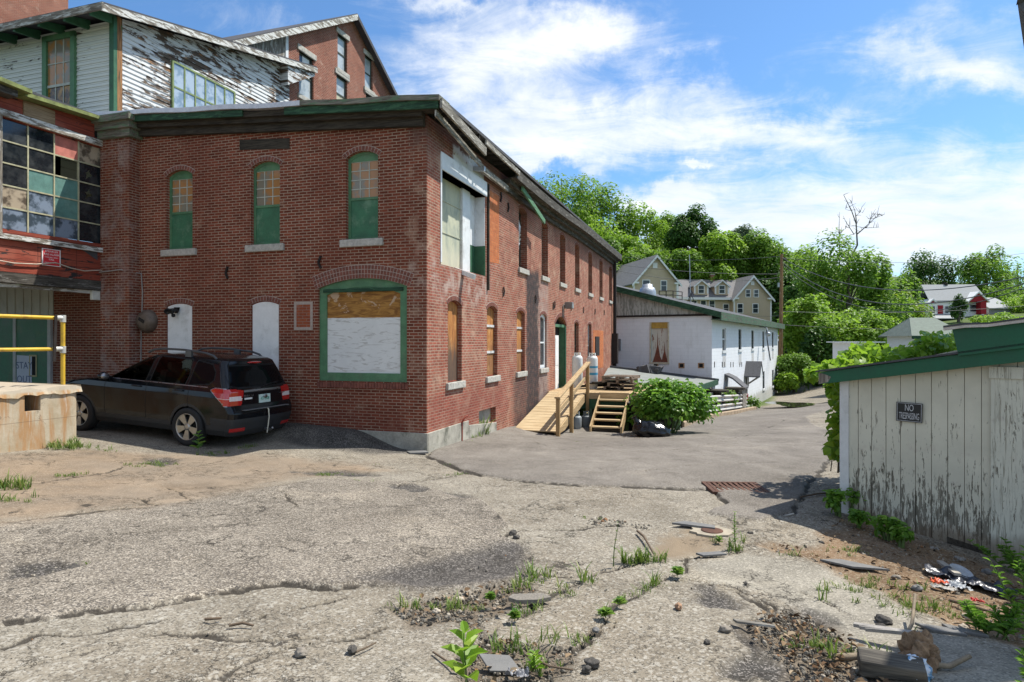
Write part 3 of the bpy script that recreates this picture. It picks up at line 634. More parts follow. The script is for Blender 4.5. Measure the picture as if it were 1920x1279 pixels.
# ================================================================ BRICK MILL (near)
mill = thing('brick_mill', 'two storey brick mill with boarded arched windows and sagging dark eaves', 'building', (AX, AY, 0), TH)
UW = [(6.02, 6.84), (8.47, 9.27), (10.94, 11.78), (13.45, 14.3), (16.14, 17.0), (18.83, 19.7), (21.6, 22.5)]
LW = [(1.02, 1.79), (3.4, 4.18), (5.83, 6.62), (8.3, 9.1)]; LW2 = [(13.34, 14.14), (16.01, 16.85)]
LOAD = (.67, 3.31, 3.58, 5.53); DOOR = (10.25, 11.95, .12, 2.88)
LF_UP = [(5.74, 6.48), (3.42, 4.16), (1.07, 1.81)]; LF_LO = [(5.75, 6.48), (3.44, 4.15)]; BIGW = (.43, 2.47, 1.18, 3.27)
def build_mill():
    hr = [arch(a, b, 4.1, 5.87, .1) for a, b in UW] + [arch(a, b, 1.12, 2.88, .1) for a, b in LW] + [arch(a, b, .9, 2.76, .1) for a, b in LW2]
    hr += [[(LOAD[0], LOAD[2]), (LOAD[1], LOAD[2]), (LOAD[1], LOAD[3]), (LOAD[0], LOAD[3])], arch(*DOOR, .28, 10), [(2.85, -.06), (4.05, -.06), (4.05, .33), (2.85, .33)]]
    hl = [arch(a, b, 4.06, 5.85, .12) for a, b in LF_UP] + [arch(a, b, 1.15, 2.86, .07) for a, b in LF_LO] + [arch(*BIGW, .18, 14)]
    w = MB()
    w.panel(MR(0), [(0, -1.2), (23, -1.6), (23, 6.42), (0, 6.42)], hr, .31)
    w.panel(ML(0), [(0, -1.2), (14, -1.2), (14, 3.4), (8.3, 3.4), (8.3, 7.1), (0, 6.5)], hl, .28)
    w.quad((23, 0, -1.6), (23, 14, -1.6), (23, 14, 7), (23, 0, 6.42))
    w.box(-.27, -.001, 7.27, 8.14, -1, 6.62)                 # corner pilaster
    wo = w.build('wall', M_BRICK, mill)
    f = MB()
    f.box(-.035, -.001, -.03, 4.6, -1.0, .2); f.box(.0, 2.13, -.035, -.001, -1.2, .2)
    f.prism([(2.16, -.03, -1.3), (4.05, -.03, -1.3), (4.05, -.03, -.07), (2.16, -.03, .09)], (0, .029, 0))
    f.build('foundation', M_CONC, mill, bevel=.012)
    # ---- roof, cornices
    r = MB(); r.prism([(-.36, -.42, 6.56), (23.3, -.42, 6.56), (23.3, 8.6, 7.2), (-.36, 8.6, 7.2)], (0, 0, .07))
    ro = r.build('roof', M_TAR, mill)
    e = MB(); n = 26                                           # roofing edge, slightly wavy
    for i in range(n):
        v0, v1 = -.44 + 8.9 * i / n, -.44 + 8.9 * (i + 1) / n
        z = lambda v: 6.54 + .0715 * (v + .42) + .012 * math.sin(v * 3.1)
        e.mat(0 if v0 > 2.4 else 1); e.prism([(-.39, v0, z(v0)), (-.39, v1, z(v1)), (-.39, v1, z(v1) + .1), (-.39, v0, z(v0) + .1)], (.5, 0, 0))
    e.build('roof_edge', [M_MEMBRANE, M_GREYWOOD_Y], ro)
    c = MB(); sl = .0715
    def rake(x0, x1, z0, z1, va, vb): c.prism([(x0, va, 6.5 + z0 + sl * (va + .4)), (x0, vb, 6.5 + z0 + sl * (vb + .4)), (x0, vb, 6.5 + z1 + sl * (vb + .4)), (x0, va, 6.5 + z1 + sl * (va + .4))], (x1 - x0, 0, 0))
    c.mat(0); rake(-.345, -.3, -.11, .04, -.4, 3.05); rake(-.343, -.3, -.1, .03, 4.1, 7.2)
    c.mat(1); rake(-.3, -.02, -.1, .0, -.34, 7.25); rake(-.12, -.02, -.36, -.1, 0.02, 7.26); rake(-.22, -.1, -.2, -.1, .0, 7.26)
    c.build('cornice', [M_DKGREEN, M_DARKWOOD], mill)
    c = MB()
    for x0, za, zb, ex in [(-.36, 6.62, 6.8, .1), (-.42, 6.8, 6.95, .16), (-.5, 6.95, 7.08, .24), (-.42, 7.08, 7.14, .16)]: c.box(x0, .02, 7.27 - ex, 8.14 + ex, za, zb)
    c.build('pilaster_cap', M_GREYWOOD_Y, mill)
    # long eave: soffit, frieze and a broken stretch with the rafters showing
    c = MB(); n = 23
    sag = lambda u: 6.5 - .11 * math.sin(PI * min(max((u - 1.5) / 12, 0), 1)) - .0 * u
    for i in range(44):
        u0, u1 = 4.5 + 18.7 * i / 44, 4.5 + 18.7 * (i + 1) / 44
        a, b = sag(u0) - .02, sag(u1) - .02
        c.mat(0); c.prism([(u0, -.43, a - .17), (u1, -.43, b - .17), (u1, -.43, b + .08), (u0, -.43, a + .08)], (0, .04, 0))
        c.prism([(u0, -.385, a - .14), (u1, -.385, b - .14), (u1, -.01, b - .2), (u0, -.01, a - .2)], (0, 0, .03))
        c.prism([(u0, -.1, a - .42), (u1, -.1, b - .42), (u1, -.1, b - .19), (u0, -.1, a - .19)], (0, .09, 0))
        c.prism([(u0, -.24, a - .28), (u1, -.24, b - .28), (u1, -.24, b - .17), (u0, -.24, a - .17)], (0, .139, 0))
    c.build('eave', [M_DARKX], mill)
    for u in np.arange(.35, 4.8, .5):
        c = MB(); c.beam((u, .0, 6.5), (u, -.4, 6.5), .05, .1); c.build('rafter', M_DARKWOOD, mill)
    c = MB()
    c.beam((-.36, -.47, 6.47), (2.15, -.43, 6.26), .05, .19); c.beam((-.3, -.33, 6.32), (2.3, -.25, 6.03), .04, .13)
    c.build('loose_fascia_board', M_GREYWOOD_X, mill, bevel=.006)
    c = MB(); c.beam((2.1, -.45, 6.46), (4.6, -.46, 6.38), .045, .12); c.beam((2.55, -.13, 6.05), (4.6, -.13, 6.0), .07, .16)
    c.build('loose_fascia_board', M_GREYWOOD_X, mill, bevel=.006)
    a = Vector((*[0, 0], 0)); u0, z0 = R(978, 352, -.3); u1, z1 = R(1021, 417, -.35)
    c = MB(); c.beam((u0, -.3, z0), (u1, -.35, z1), .05, .15); tag(c.build('hanging_board', M_GREYG, mill, bevel=.005), 'green board hanging loose from the eave')
    # ---- brick arches and sills
    def voussoirs(M, a, b, z1, rise, h=.2, rows=1, name='brick_arch'):
        w = (b - a) / 2; cx = (a + b) / 2; r = (w * w + rise * rise) / (2 * rise); zc = z1 - r; t = math.asin(w / r) * 1.06
        m = MB(); N = 10; m.mat(1)
        ring = lambda rr, q: (cx + rr * math.sin(q), zc + rr * math.cos(q))
        for i in range(N):
            q0, q1 = -t + 2 * t * i / N, -t + 2 * t * (i + 1) / N
            P = [ring(r + .002, q0), ring(r + .002, q1), ring(r + h + .008, q1), ring(r + h + .008, q0)]
            m.prism([M(p[0], p[1], -.004) for p in P], Vector(M(0, 0, .003)) - Vector(M(0, 0, 0)))
        m.mat(0)
        for k in range(rows):
            ra, rb = r + .006 + k * h / rows, r + (k + 1) * h / rows - .006
            nb = max(5, int(2 * t * r / .068))
            for i in range(nb):
                q0, q1 = -t + 2 * t * (i + .09) / nb, -t + 2 * t * (i + .91) / nb; d = .008 + random.uniform(-.002, .003)
                P = [ring(ra, q0), ring(ra, q1), ring(rb, q1), ring(rb, q0)]
                m.prism([M(p[0], p[1], -d) for p in P], Vector(M(0, 0, .006)) - Vector(M(0, 0, 0)))
        return m.build(name, [M_VOUS, M_MORTAR], mill)
    for a, b in LF_UP: voussoirs(ML(0), a, b, 5.85, .12, .1)
    for a, b in LF_LO: voussoirs(ML(0), a, b, 2.86, .07, .1)
    voussoirs(ML(0), BIGW[0], BIGW[1], BIGW[3], .18, .27, 3)
    for a, b in UW: voussoirs(MR(0), a, b, 5.87, .1, .1)
    for a, b in LW: voussoirs(MR(0), a, b, 2.88, .1, .1)
    for a, b in LW2: voussoirs(MR(0), a, b, 2.76, .1, .1)
    voussoirs(MR(0), DOOR[0], DOOR[1], DOOR[3], .28, .14)
    # rowlock sill under the big window
    m = MB()
    for i in range(31):
        y0 = BIGW[0] - .03 + i * .0675; m.box(-.03 - random.random() * .004, .1, y0, y0 + .058, 1.05, 1.16)
    m.build('brick_sill', M_VOUS, mill)
    def window(M, hole, d, frame_m, panes, sill=None, fw=.06, board=None, muntins=None, pane_m=None, name='window', label=None, meet=None, head=None):
        """a framed opening: frame (> pane, board, sill)"""
        n = len(hole); cx = sum(p[0] for p in hole) / n; xs = [p[0] for p in hole]; zs = [p[1] for p in hole]
        x0, x1, z0, z1 = min(xs), max(xs), min(zs), max(zs)
        inn = []
        for p in hole: inn.append((x0 + fw + (p[0] - x0) * (x1 - x0 - 2 * fw) / (x1 - x0), z0 + fw + (p[1] - z0) * (z1 - z0 - 2 * fw) / (z1 - z0)))
        m = MB(); ninv = Vector(M(0, 0, .06)) - Vector(M(0, 0, 0))
        for i in range(n):
            j = (i + 1) % n
            m.prism([M(hole[i][0], hole[i][1], d), M(hole[j][0], hole[j][1], d), M(inn[j][0], inn[j][1], d), M(inn[i][0], inn[i][1], d)], ninv)
        if meet is not None: m.prism([M(x0 + fw, meet - .025, d + .005), M(x1 - fw, meet - .025, d + .005), M(x1 - fw, meet + .025, d + .005), M(x0 + fw, meet + .025, d + .005)], ninv * .8)
        if head: m.prism([M(p[0], p[1], d + .012) for p in [(x0 + .01, head), (x1 - .01, head)] + [q for q in hole if q[1] > head]], ninv * .6)
        f = m.build(name, frame_m, mill)
        if label: f['label'] = label
        if muntins:
            nx, nz, za, zb, mm = muntins; g = MB(); t = .009; iv = ninv * .35
            for i in range(1, nx):
                x = x0 + fw + (x1 - x0 - 2 * fw) * i / nx; g.prism([M(x - t, za, d + .018), M(x + t, za, d + .018), M(x + t, zb, d + .018), M(x - t, zb, d + .018)], iv)
            for i in range(0, nz + 1):
                z = za + (zb - za) * i / nz; g.prism([M(x0 + fw, z - t, d + .02), M(x1 - fw, z - t, d + .02), M(x1 - fw, z + t, d + .02), M(x0 + fw, z + t, d + .02)], iv)
            g.build('muntins', mm, f)
        if panes:
            g = MB()
            for (za, zb, pm) in panes[:1]:
                g.prism([M(x0 + .01, za, d + .03), M(x1 - .01, za, d + .03), M(x1 - .01, zb, d + .03), M(x0 + .01, zb, d + .03)], ninv * .2)
            g.build('pane', panes[0][2], f)
        if board:
            za, zb, bm, bd = board
            g = MB(); P = [(min(max(p[0], x0 + fw * .9), x1 - fw * .9), min(max(p[1], za), zb)) for p in (inn if fw > .001 else hole)]
            g.prism([M(p[0], p[1], d + bd) for p in P], ninv * .3); g.build('board', bm, f)
        if sill is not None:
            sx, sz, sh = sill; g = MB(); ins = Vector(M(0, 0, 1)) - Vector(M(0, 0, 0))
            P = [M(x0 - sx, sz - sh, -.06), M(x1 + sx, sz - sh, -.06), M(x1 + sx, sz, -.06), M(x0 - sx, sz, -.06)]
            g.prism(P, ins * .14); g.build('sill', M_STONE, f, bevel=.012)
        return f
    for k, (a, b) in enumerate(LF_UP):
        h = arch(a, b, 4.06, 5.85, .12)
        window(ML(0), h, .09, M_GREEN, [(4.9, 5.72, M_PANE_TAN)], (.12, 4.06, .15), .055, (4.1, 4.88, M_GREENB, .02), (3, 4, 4.92, 5.66, M_TRIMW), meet=4.9, head=5.66)
    for a, b in LF_LO:
        window(ML(0), arch(a, b, 1.15, 2.86, .07), .03, M_RUSTRED, [], None, .02, (1.16, 2.87, M_WHITEB, -.012))
    window(ML(0), arch(*BIGW, .18, 14), .05, M_GREEN, [], None, .17, (1.3, 3.02, M_BIGBOARD, .03), head=3.05, label='large arched window boarded with orange and white plywood')
    g = MB(); g.prism([(.02, BIGW[0] + .1, 3.0), (.02, BIGW[1] - .1, 3.0), (.02, BIGW[1] - .1, 3.07), (.02, BIGW[0] + .1, 3.07)], (.08, 0, 0)); g.build('window_head', M_DKGREEN, mill)
    for k, (a, b) in enumerate(UW):
        window(MR(0), arch(a, b, 4.1, 5.87, .1), .2, M_DKTRIM, [(4.12, 5.86, M_GLASS)], (.07, 4.1, .15), .06, None, (2, 2, 4.98, 5.74, M_DKTRIM), meet=4.98, head=5.74)
    g = MB()                                                   # torn sheet blowing out of the first upper window
    for i in range(9):
        z = 5.5 - i * .11; w0 = .12 + .1 * math.sin(i * 1.3); g.mat(0)
        if i: g.add([(6.1, .1, zp), (6.1 + wp, .02 + .05 * math.sin(i), zp), (6.1 + w0, .04 + .05 * math.cos(i), z), (6.1, .12, z)], [(0, 1, 2, 3)], True)
        zp, wp = z, w0
    g.build('torn_sheet', M_WHITEPAINT, mill)
    for k, (a, b) in enumerate(LW[:3]):
        f = window(MR(0), arch(a, b, 1.12, 2.88, .1), .1, M_RUSTRED, [], (.1, 1.12, .15), .02, (1.13, 2.87, M_PLY if k == 0 else M_PLY2, .0))
        if k:
            for z in (1.72, 2.38):
                g = MB(); g.box(a + .02, b - .02, .075, .099, z - .03, z + .03); g.build('batten', M_OLDPAINT, f)
    window(MR(0), arch(*LW[3], 1.12, 2.88, .1), .06, M_WHITEPAINT, [(1.15, 2.86, M_GLASS)], (.1, 1.12, .15), .1, None, None, meet=1.95, label='white framed sash window')
    for a, b in LW2: window(MR(0), arch(a, b, .9, 2.76, .1), .12, M_WHITEPAINT if a > 15 else M_DKTRIM, [(.92, 2.74, M_GLASS)], (.07, .9, .12), .06, None, None, meet=1.8)
    g = MB(); g.quad((.45, .45, -1), (22.9, .45, -1), (22.9, .45, 6.4), (.45, .45, 6.4)); g.quad((.45, .45, -1), (.45, 8.1, -1), (.45, 8.1, 6.4), (.45, .45, 6.4)); g.build('inner_wall', M_DARK, mill)  # near-black backing stands in for the dark inside behind the windows
    # ---- loading opening
    g = MB(); g.box(LOAD[0] - .02, LOAD[1] + .05, -.025, .3, LOAD[3], LOAD[3] + .36); lo = g.build('lintel_beam', M_WHITEPAINT, mill, bevel=.01)
    g = MB(); g.box(LOAD[0] + .02, 2.32, .26, .3, 3.62, LOAD[3]); g.box(LOAD[0] + .02, 2.32, .245, .262, 4.34, 4.37); g.box(LOAD[0] + .02, 2.32, .245, .262, 5.03, 5.06)
    lp = g.build('loading_door', M_LOADP, mill)
    g = MB(); g.box(2.32, 2.78, .2, .3, 3.6, LOAD[3]); g.build('jamb_board', M_WHITEPAINT, lp); g = MB(); g.box(LOAD[0] - .03, LOAD[0] + .03, -.015, .2, 3.62, LOAD[3] + .3); g.build('jamb_board', M_WHITEPAINT, lp)
    g = MB(); g.box(LOAD[1] - .03, LOAD[1] - .002, .02, .3, 4.32, LOAD[3] - .02); g.build('jamb_board', M_WHITEPAINT, lp)
    g = MB(); g.box(2.78, LOAD[1] - .035, .27, .3, 4.32, LOAD[3]); g.build('jamb_board', M_WHITEPAINT, lp); g = MB(); g.box(2.78, LOAD[1] - .035, .27, .3, 3.6, 4.32); g.box(LOAD[1] - .034, LOAD[1] - .004, .01, .3, 3.5, 4.32); tag(g.build('jamb_board', M_GREENDK, lp), 'green painted lower jamb')
    g = MB(); g.box(3.40, 3.46, -.05, .0, 3.25, 5.85); g.build('jamb_post', M_DARKWOOD, mill)
    g = MB(); g.quad((3.46, -.004, 3.95), (4.3, -.004, 4.0), (4.3, -.004, 5.75), (3.46, -.004, 5.75)); g.build('brick_infill', M_ORANGE, mill)
    g = MB(); g.beam((1.85, -.28, 3.42), (1.85, .2, 3.6), .13, .1); g.build('joist_stub', M_WHITEPAINT, mill)
    g = MB(); g.beam((2.5, .0, 6.0), (2.5, -.28, 5.98), .08, .1); g.build('bracket', M_STEEL, mill)
    # ---- entrance
    d = MB(); d.box(DOOR[0], DOOR[0] + .12, .05, .3, .12, 2.6); d.box(DOOR[1] - .12, DOOR[1], .05, .3, .12, 2.6); d.box(DOOR[0] + .12, DOOR[1] - .12, .05, .3, 2.5, 2.6)
    dr = d.build('entrance', M_GREEN, mill)
    d = MB(); d.box(DOOR[0] + .03, DOOR[0] + .55, .012, .045, .16, 2.2); d.box(DOOR[0] + .08, DOOR[0] + .5, .004, .014, .3, 1.0); d.box(DOOR[0] + .08, DOOR[0] + .5, .004, .014, 1.15, 2.1); d.build('door', M_WHITEB, dr)
    d = MB(); d.box(DOOR[0] + .55, DOOR[1] - .12, .25, .3, .12, 2.85); d.build('recess', M_DARK, dr)
    d = MB(); d.box(DOOR[1] - .1, DOOR[1] - .004, .008, .3, .12, 2.55); d.build('door_jamb', M_GREENDK, dr)
    d = MB(); d.quad((17.23, -.004, .72), (19.9, -.004, .7), (19.9, -.004, 2.5), (17.23, -.004, 2.5)); d.build('brick_infill', M_ORANGE, mill)
    d = MB(); d.box(16.2, 17.1, -.32, -.28, 1.35, 2.2); d.box(16.25, 16.32, -.28, 0, 1.4, 1.46); d.box(16.9, 17.0, -.28, 0, 1.4, 1.46); d.build('window_guard', M_IRON, mill)
    d = MB(); d.tube([(22.6, -.14, -1.2), (22.6, -.14, 6.3)], .09, 10); d.box(22.5, 22.72, -.26, 0, 1.6, 1.75); d.box(22.4, 22.8, -.3, -.02, .8, 2.4); d.build('downpipe', M_IRON, mill)
    # ---- basement light, patches, small iron things
    d = MB(); d.box(2.86, 4.04, .14, .2, -.06, .33); d.build('basement_window', M_CONC, mill)
    d = MB(); d.quad((-.004, 2.66, 2.29), (-.004, 3.0, 2.29), (-.004, 3.0, 2.76), (-.004, 2.66, 2.76)); d.build('brick_infill', M_REDPATCH, mill)
    d = MB(); t = .05
    for y0, y1, z0, z1 in [(2.6, 2.66, 2.23, 2.82), (3.0, 3.06, 2.23, 2.82), (2.66, 3.0, 2.23, 2.29), (2.66, 3.0, 2.76, 2.82)]: d.box(-.008, -.001, y0, y1, z0, z1)
    d.build('mortar_border', M_MORTAR, mill)
    d = MB(); d.prism([(-.012, 3.17, 6.05), (-.012, 4.45, 6.14), (-.012, 4.45, 6.36), (-.012, 3.17, 6.27)], (.011, 0, 0)); d.build('vent_panel', M_DARKWOOD, mill)
    for u, z in [(4.62, 3.3), (7.7, 3.3), (9.9, 3.2), (10.1, 3.25), (12.7, 3.3), (15.0, 3.3), (17.6, 3.35), (20, 3.4), (5.0, 5.6), (4.4, 5.75)]:
        d = MB(); d.beam((u - .05, -.03, z - .12), (u + .03, -.03, z), .03, .04); d.beam((u + .03, -.03, z), (u - .03, -.03, z + .12), .03, .04); d.build('wall_anchor', M_IRON, mill)
    for v, z in [(4.78, 3.48), (2.42, 3.62)]:
        d = MB(); d.beam((-.03, v - .03, z - .12), (-.03, v + .03, z), .03, .04); d.beam((-.03, v + .03, z), (-.03, v - .03, z + .14), .03, .04); d.build('wall_anchor', M_IRON, mill)
    d = MB(); pts = [(-.02, 7.22, 1.0), (-.02, 7.2, 2.2), (-.02, 7.16, 3.1), (-.02, 7.2, 3.55), (-.3, 7.5, 3.62), (-.3, 8.14, 3.58)]; d.tube(pts, .014, 6); d.build('conduit', M_CABLE, mill)
    d = MB(); d.tube([(1.7, -.04, -.2), (1.7, -.04, .2), (1.72, -.1, .32), (1.85, -.12, .34)], .02, 6); d.build('pipe_hook', M_RUSTRED, mill)
M_GREENB = plain('green_board', (.045, .155, .08), .65, var=.25, scale=5, bump=.15, dirt=(.22, .33, .22), dirt_amt=.45)
M_GREENDK = plain('deep_green_paint', (.035, .12, .06), .6, var=.3, scale=5, bump=.2, dirt=(.02, .03, .02))
M_GREYG = wood('green_grey_board', (.15, .2, .14), (.05, .07, .05), .85, 'x', peel=(.12, .26, .15), peel_amt=.45)
M_TRIMW = plain('muntin_paint', (.45, .47, .4), .7, var=.2)
M_RUSTRED = plain('rust_red_paint', (.26, .055, .03), .8, var=.4, scale=12)
M_DKTRIM = plain('dark_sash_paint', (.05, .06, .045), .7, var=.4, scale=6)
M_CABLE = plain('grey_cable', (.3, .27, .24), .6)
build_mill()
# things fixed to the mill
def on_mill(name, label, cat, u, v, z, group=None): return thing(name, label, cat, U2W(u, v, z), TH, group)
t = on_mill('wall_bell', 'round rusty bell cover on the brick wall beside the left white board', 'bell', -.001, 7.0, 2.45)
m = MB(); m.lathe([(.0, .2), (.12, .19), (.21, .15), (.265, .06), (.27, 0)], 28); o = m.build('bell_cover', plain('bell_metal', (.17, .13, .1), .55, .4, var=.4, scale=5, dirt=(.05, .035, .03)), t); o.rotation_euler = (0, -PI / 2, 0)
m = MB(); m.obox((-.2, .0, .02), (.02, .17, .07), Matrix.Rotation(.5, 3, 'X')); m.build('bell_mark', M_IRON, t)
t = on_mill('security_light', 'black twin floodlight fixed to the top of the left white board', 'lamp', -.02, 6.16, 2.68)
m = MB(); m.lathe([(.0, 0), (.055, 0), (.055, .05), (0, .06)], 14); o = m.build('base', M_IRON, t); o.rotation_euler = (0, -PI / 2, 0)
for dy in (.09, -.05):
    m = MB(); m.tube([(-.05, dy * .3, 0), (-.12, dy, .01)], .016, 8); m.lathe([(0, 0), (.04, .0), (.062, .07), (.058, .075), (.0, .06)], 14, (0, 0, 0)); 
    m.v = m.v[:]; o = m.build('floodlight_arm', M_IRON, t)
    m = MB(); m.lathe([(0, -.03), (.045, -.03), (.07, .06), (.055, .055), (0, .03)], 16); o = m.build('floodlight', plain('black_plastic', (.012, .012, .013), .45, var=.2), t); o.location = (-.14, dy + .02, .0); o.rotation_euler = (0, -PI / 2 - .5, .5 if dy > 0 else -.2)
m = MB(); m.lathe([(0, -.07), (.035, -.06), (.045, -.02), (.03, .01)], 14); o = m.build('sensor', MATS['black_plastic'], t); o.location = (-.08, .02, -.08)
t = on_mill('wall_lamp', 'grey box lamp on the brick front above the arched entrance', 'lamp', 11.55, -.001, 3.2)
m = MB(); m.tube([(-.25, -.02, -.35), (-.25, -.03, .1), (-.1, -.1, .15)], .02, 6); m.build('conduit', M_CABLE, t)
m = MB(); m.box(-.16, .16, -.34, -.06, -.02, .22); m.box(-.1, .1, -.06, 0, .05, .15); m.build('housing', plain('lamp_grey', (.22, .21, .2), .5, .3), t, bevel=.015)
m = MB(); m.prism([(-.12, -.345, .0), (.12, -.345, .0), (.12, -.345, .14), (-.12, -.345, .14)], (0, .012, 0)); m.build('lens', M_PANE_PALE, t)
# ================================================================ UPPER CLAPBOARD STOREY, TALL GABLED MILL, RED WING
def peel_mat(name, paint, bare, bare2, amt, axis='x', dark=(.035, .026, .02)):
    s = NM(name); o = s.coord('Object'); x, y, z = s.sep(o); a = {'x': x, 'y': y}[axis]
    row = s.math('FLOOR', s.math('MULTIPLY', z, 1 / .115))
    v = s.comb(s.math('ADD', a, s.math('MULTIPLY', row, 3.7)), s.math('MULTIPLY', z, 3.4), row)
    n = s.noise(v, 1.7, 8, .7, .5); big = s.noise(o, .55, 3, .6); g = s.noise(s.comb(a, s.math('MULTIPLY', z, 22), 0.0), 2.2, 6, .7)
    k = s.ramp(s.math('ADD', n, s.math('MULTIPLY', s.math('SUBTRACT', big, .5), .55)), amt - .02, amt + .03)
    wood_ = s.mix(s.ramp(g, .3, .65), dark, bare); wood_ = s.mix(s.ramp(s.noise(v, 3.3, 4, .6), .58, .68), wood_, bare2)
    pc = s.mix(s.ramp(g, .35, .75, 0, .35), paint, tuple(p * .6 for p in paint))
    c = s.mix(k, wood_, pc)
    fr = s.math('FRACT', s.math('MULTIPLY', z, 1 / .115)); seam = s.math('MAXIMUM', s.ramp(fr, .02, .07, 1, 0), s.ramp(fr, .95, .99))
    c = s.mix(s.math('MULTIPLY', seam, .6), c, dark)
    h = s.math('ADD', k, s.math('MULTIPLY', g, .3))
    return s.done(c, .8, 0.0, s.bump(h, .5, .008), .3)
M_CLAP_R = peel_mat('peeling_clapboard_sunny', (.62, .63, .62), (.13, .09, .06), (.33, .15, .05), .485, 'x')
M_CLAP_L = peel_mat('peeling_clapboard', (.66, .68, .62), (.12, .1, .08), (.2, .14, .08), .385, 'y')
M_MOSS = plain('mossy_roof_edge', (.2, .23, .08), .95, var=.4, scale=8, bump=.6, dirt=(.07, .08, .03), dirt_amt=.7)
def red_mat():
    s = NM('red_shiplap'); o = s.coord('Object'); x, y, z = s.sep(o)
    row = s.math('FLOOR', s.math('MULTIPLY', z, 1 / .13)); v = s.comb(s.math('ADD', x, s.math('MULTIPLY', row, 2.3)), s.math('MULTIPLY', z, 4), row)
    n = s.noise(v, 1.9, 7, .7, .4); g = s.noise(s.comb(x, s.math('MULTIPLY', z, 18), 0.0), 2, 5, .7)
    c = s.mix(s.ramp(g, .3, .7), (.16, .032, .02), (.32, .066, .036)); c = s.mix(s.ramp(s.noise(o, 1.1, 4), .45, .65, 0, .6), c, (.36, .11, .07))
    low = s.ramp(z, 4.3, 3.9); k = s.ramp(s.math('ADD', n, s.math('MULTIPLY', low, .05)), .61, .635)
    c = s.mix(k, c, (.03, .026, .025))
    fr = s.math('FRACT', s.math('MULTIPLY', z, 1 / .13)); seam = s.ramp(fr, .04, .12, 1, 0)
    fx = s.math('FRACT', s.math('MULTIPLY', x, 1 / .85)); seam = s.math('MAXIMUM', seam, s.math('MULTIPLY', s.ramp(fx, .008, .02, 1, 0), s.ramp(z, 4.15, 4.2, 1, 0)))
    c = s.mix(s.math('MULTIPLY', seam, .75), c, (.05, .016, .012))
    return s.done(c, .75, 0.0, s.bump(s.math('SUBTRACT', s.math('MULTIPLY', g, .3), s.math('ADD', seam, k)), .5, .008), .3)
M_RED = red_mat()
M_WORNTRIM = wood('worn_grey_trim', (.3, .27, .22), (.1, .085, .07), .85, 'x', peel=(.66, .66, .62), peel_amt=.5)
M_WORNTRIM_Y = wood('worn_eave_trim', (.3, .27, .22), (.1, .085, .07), .85, 'y', peel=(.5, .5, .46), peel_amt=.55)
M_WORNZ = wood('worn_frame', (.3, .27, .22), (.1, .085, .07), .85, 'z', peel=(.5, .5, .46), peel_amt=.56)
M_RAWWOOD = wood('raw_brown_post', (.38, .19, .08), (.08, .045, .025), .85, 'z', peel=(.05, .16, .07), peel_amt=.62)
M_SHEETED = curtained('plastic_sheeted_pane', (.2, .28, .36), (.38, .46, .54))
M_OLIVE = plain('olive_muntin', (.19, .25, .1), .7, var=.3, scale=8)

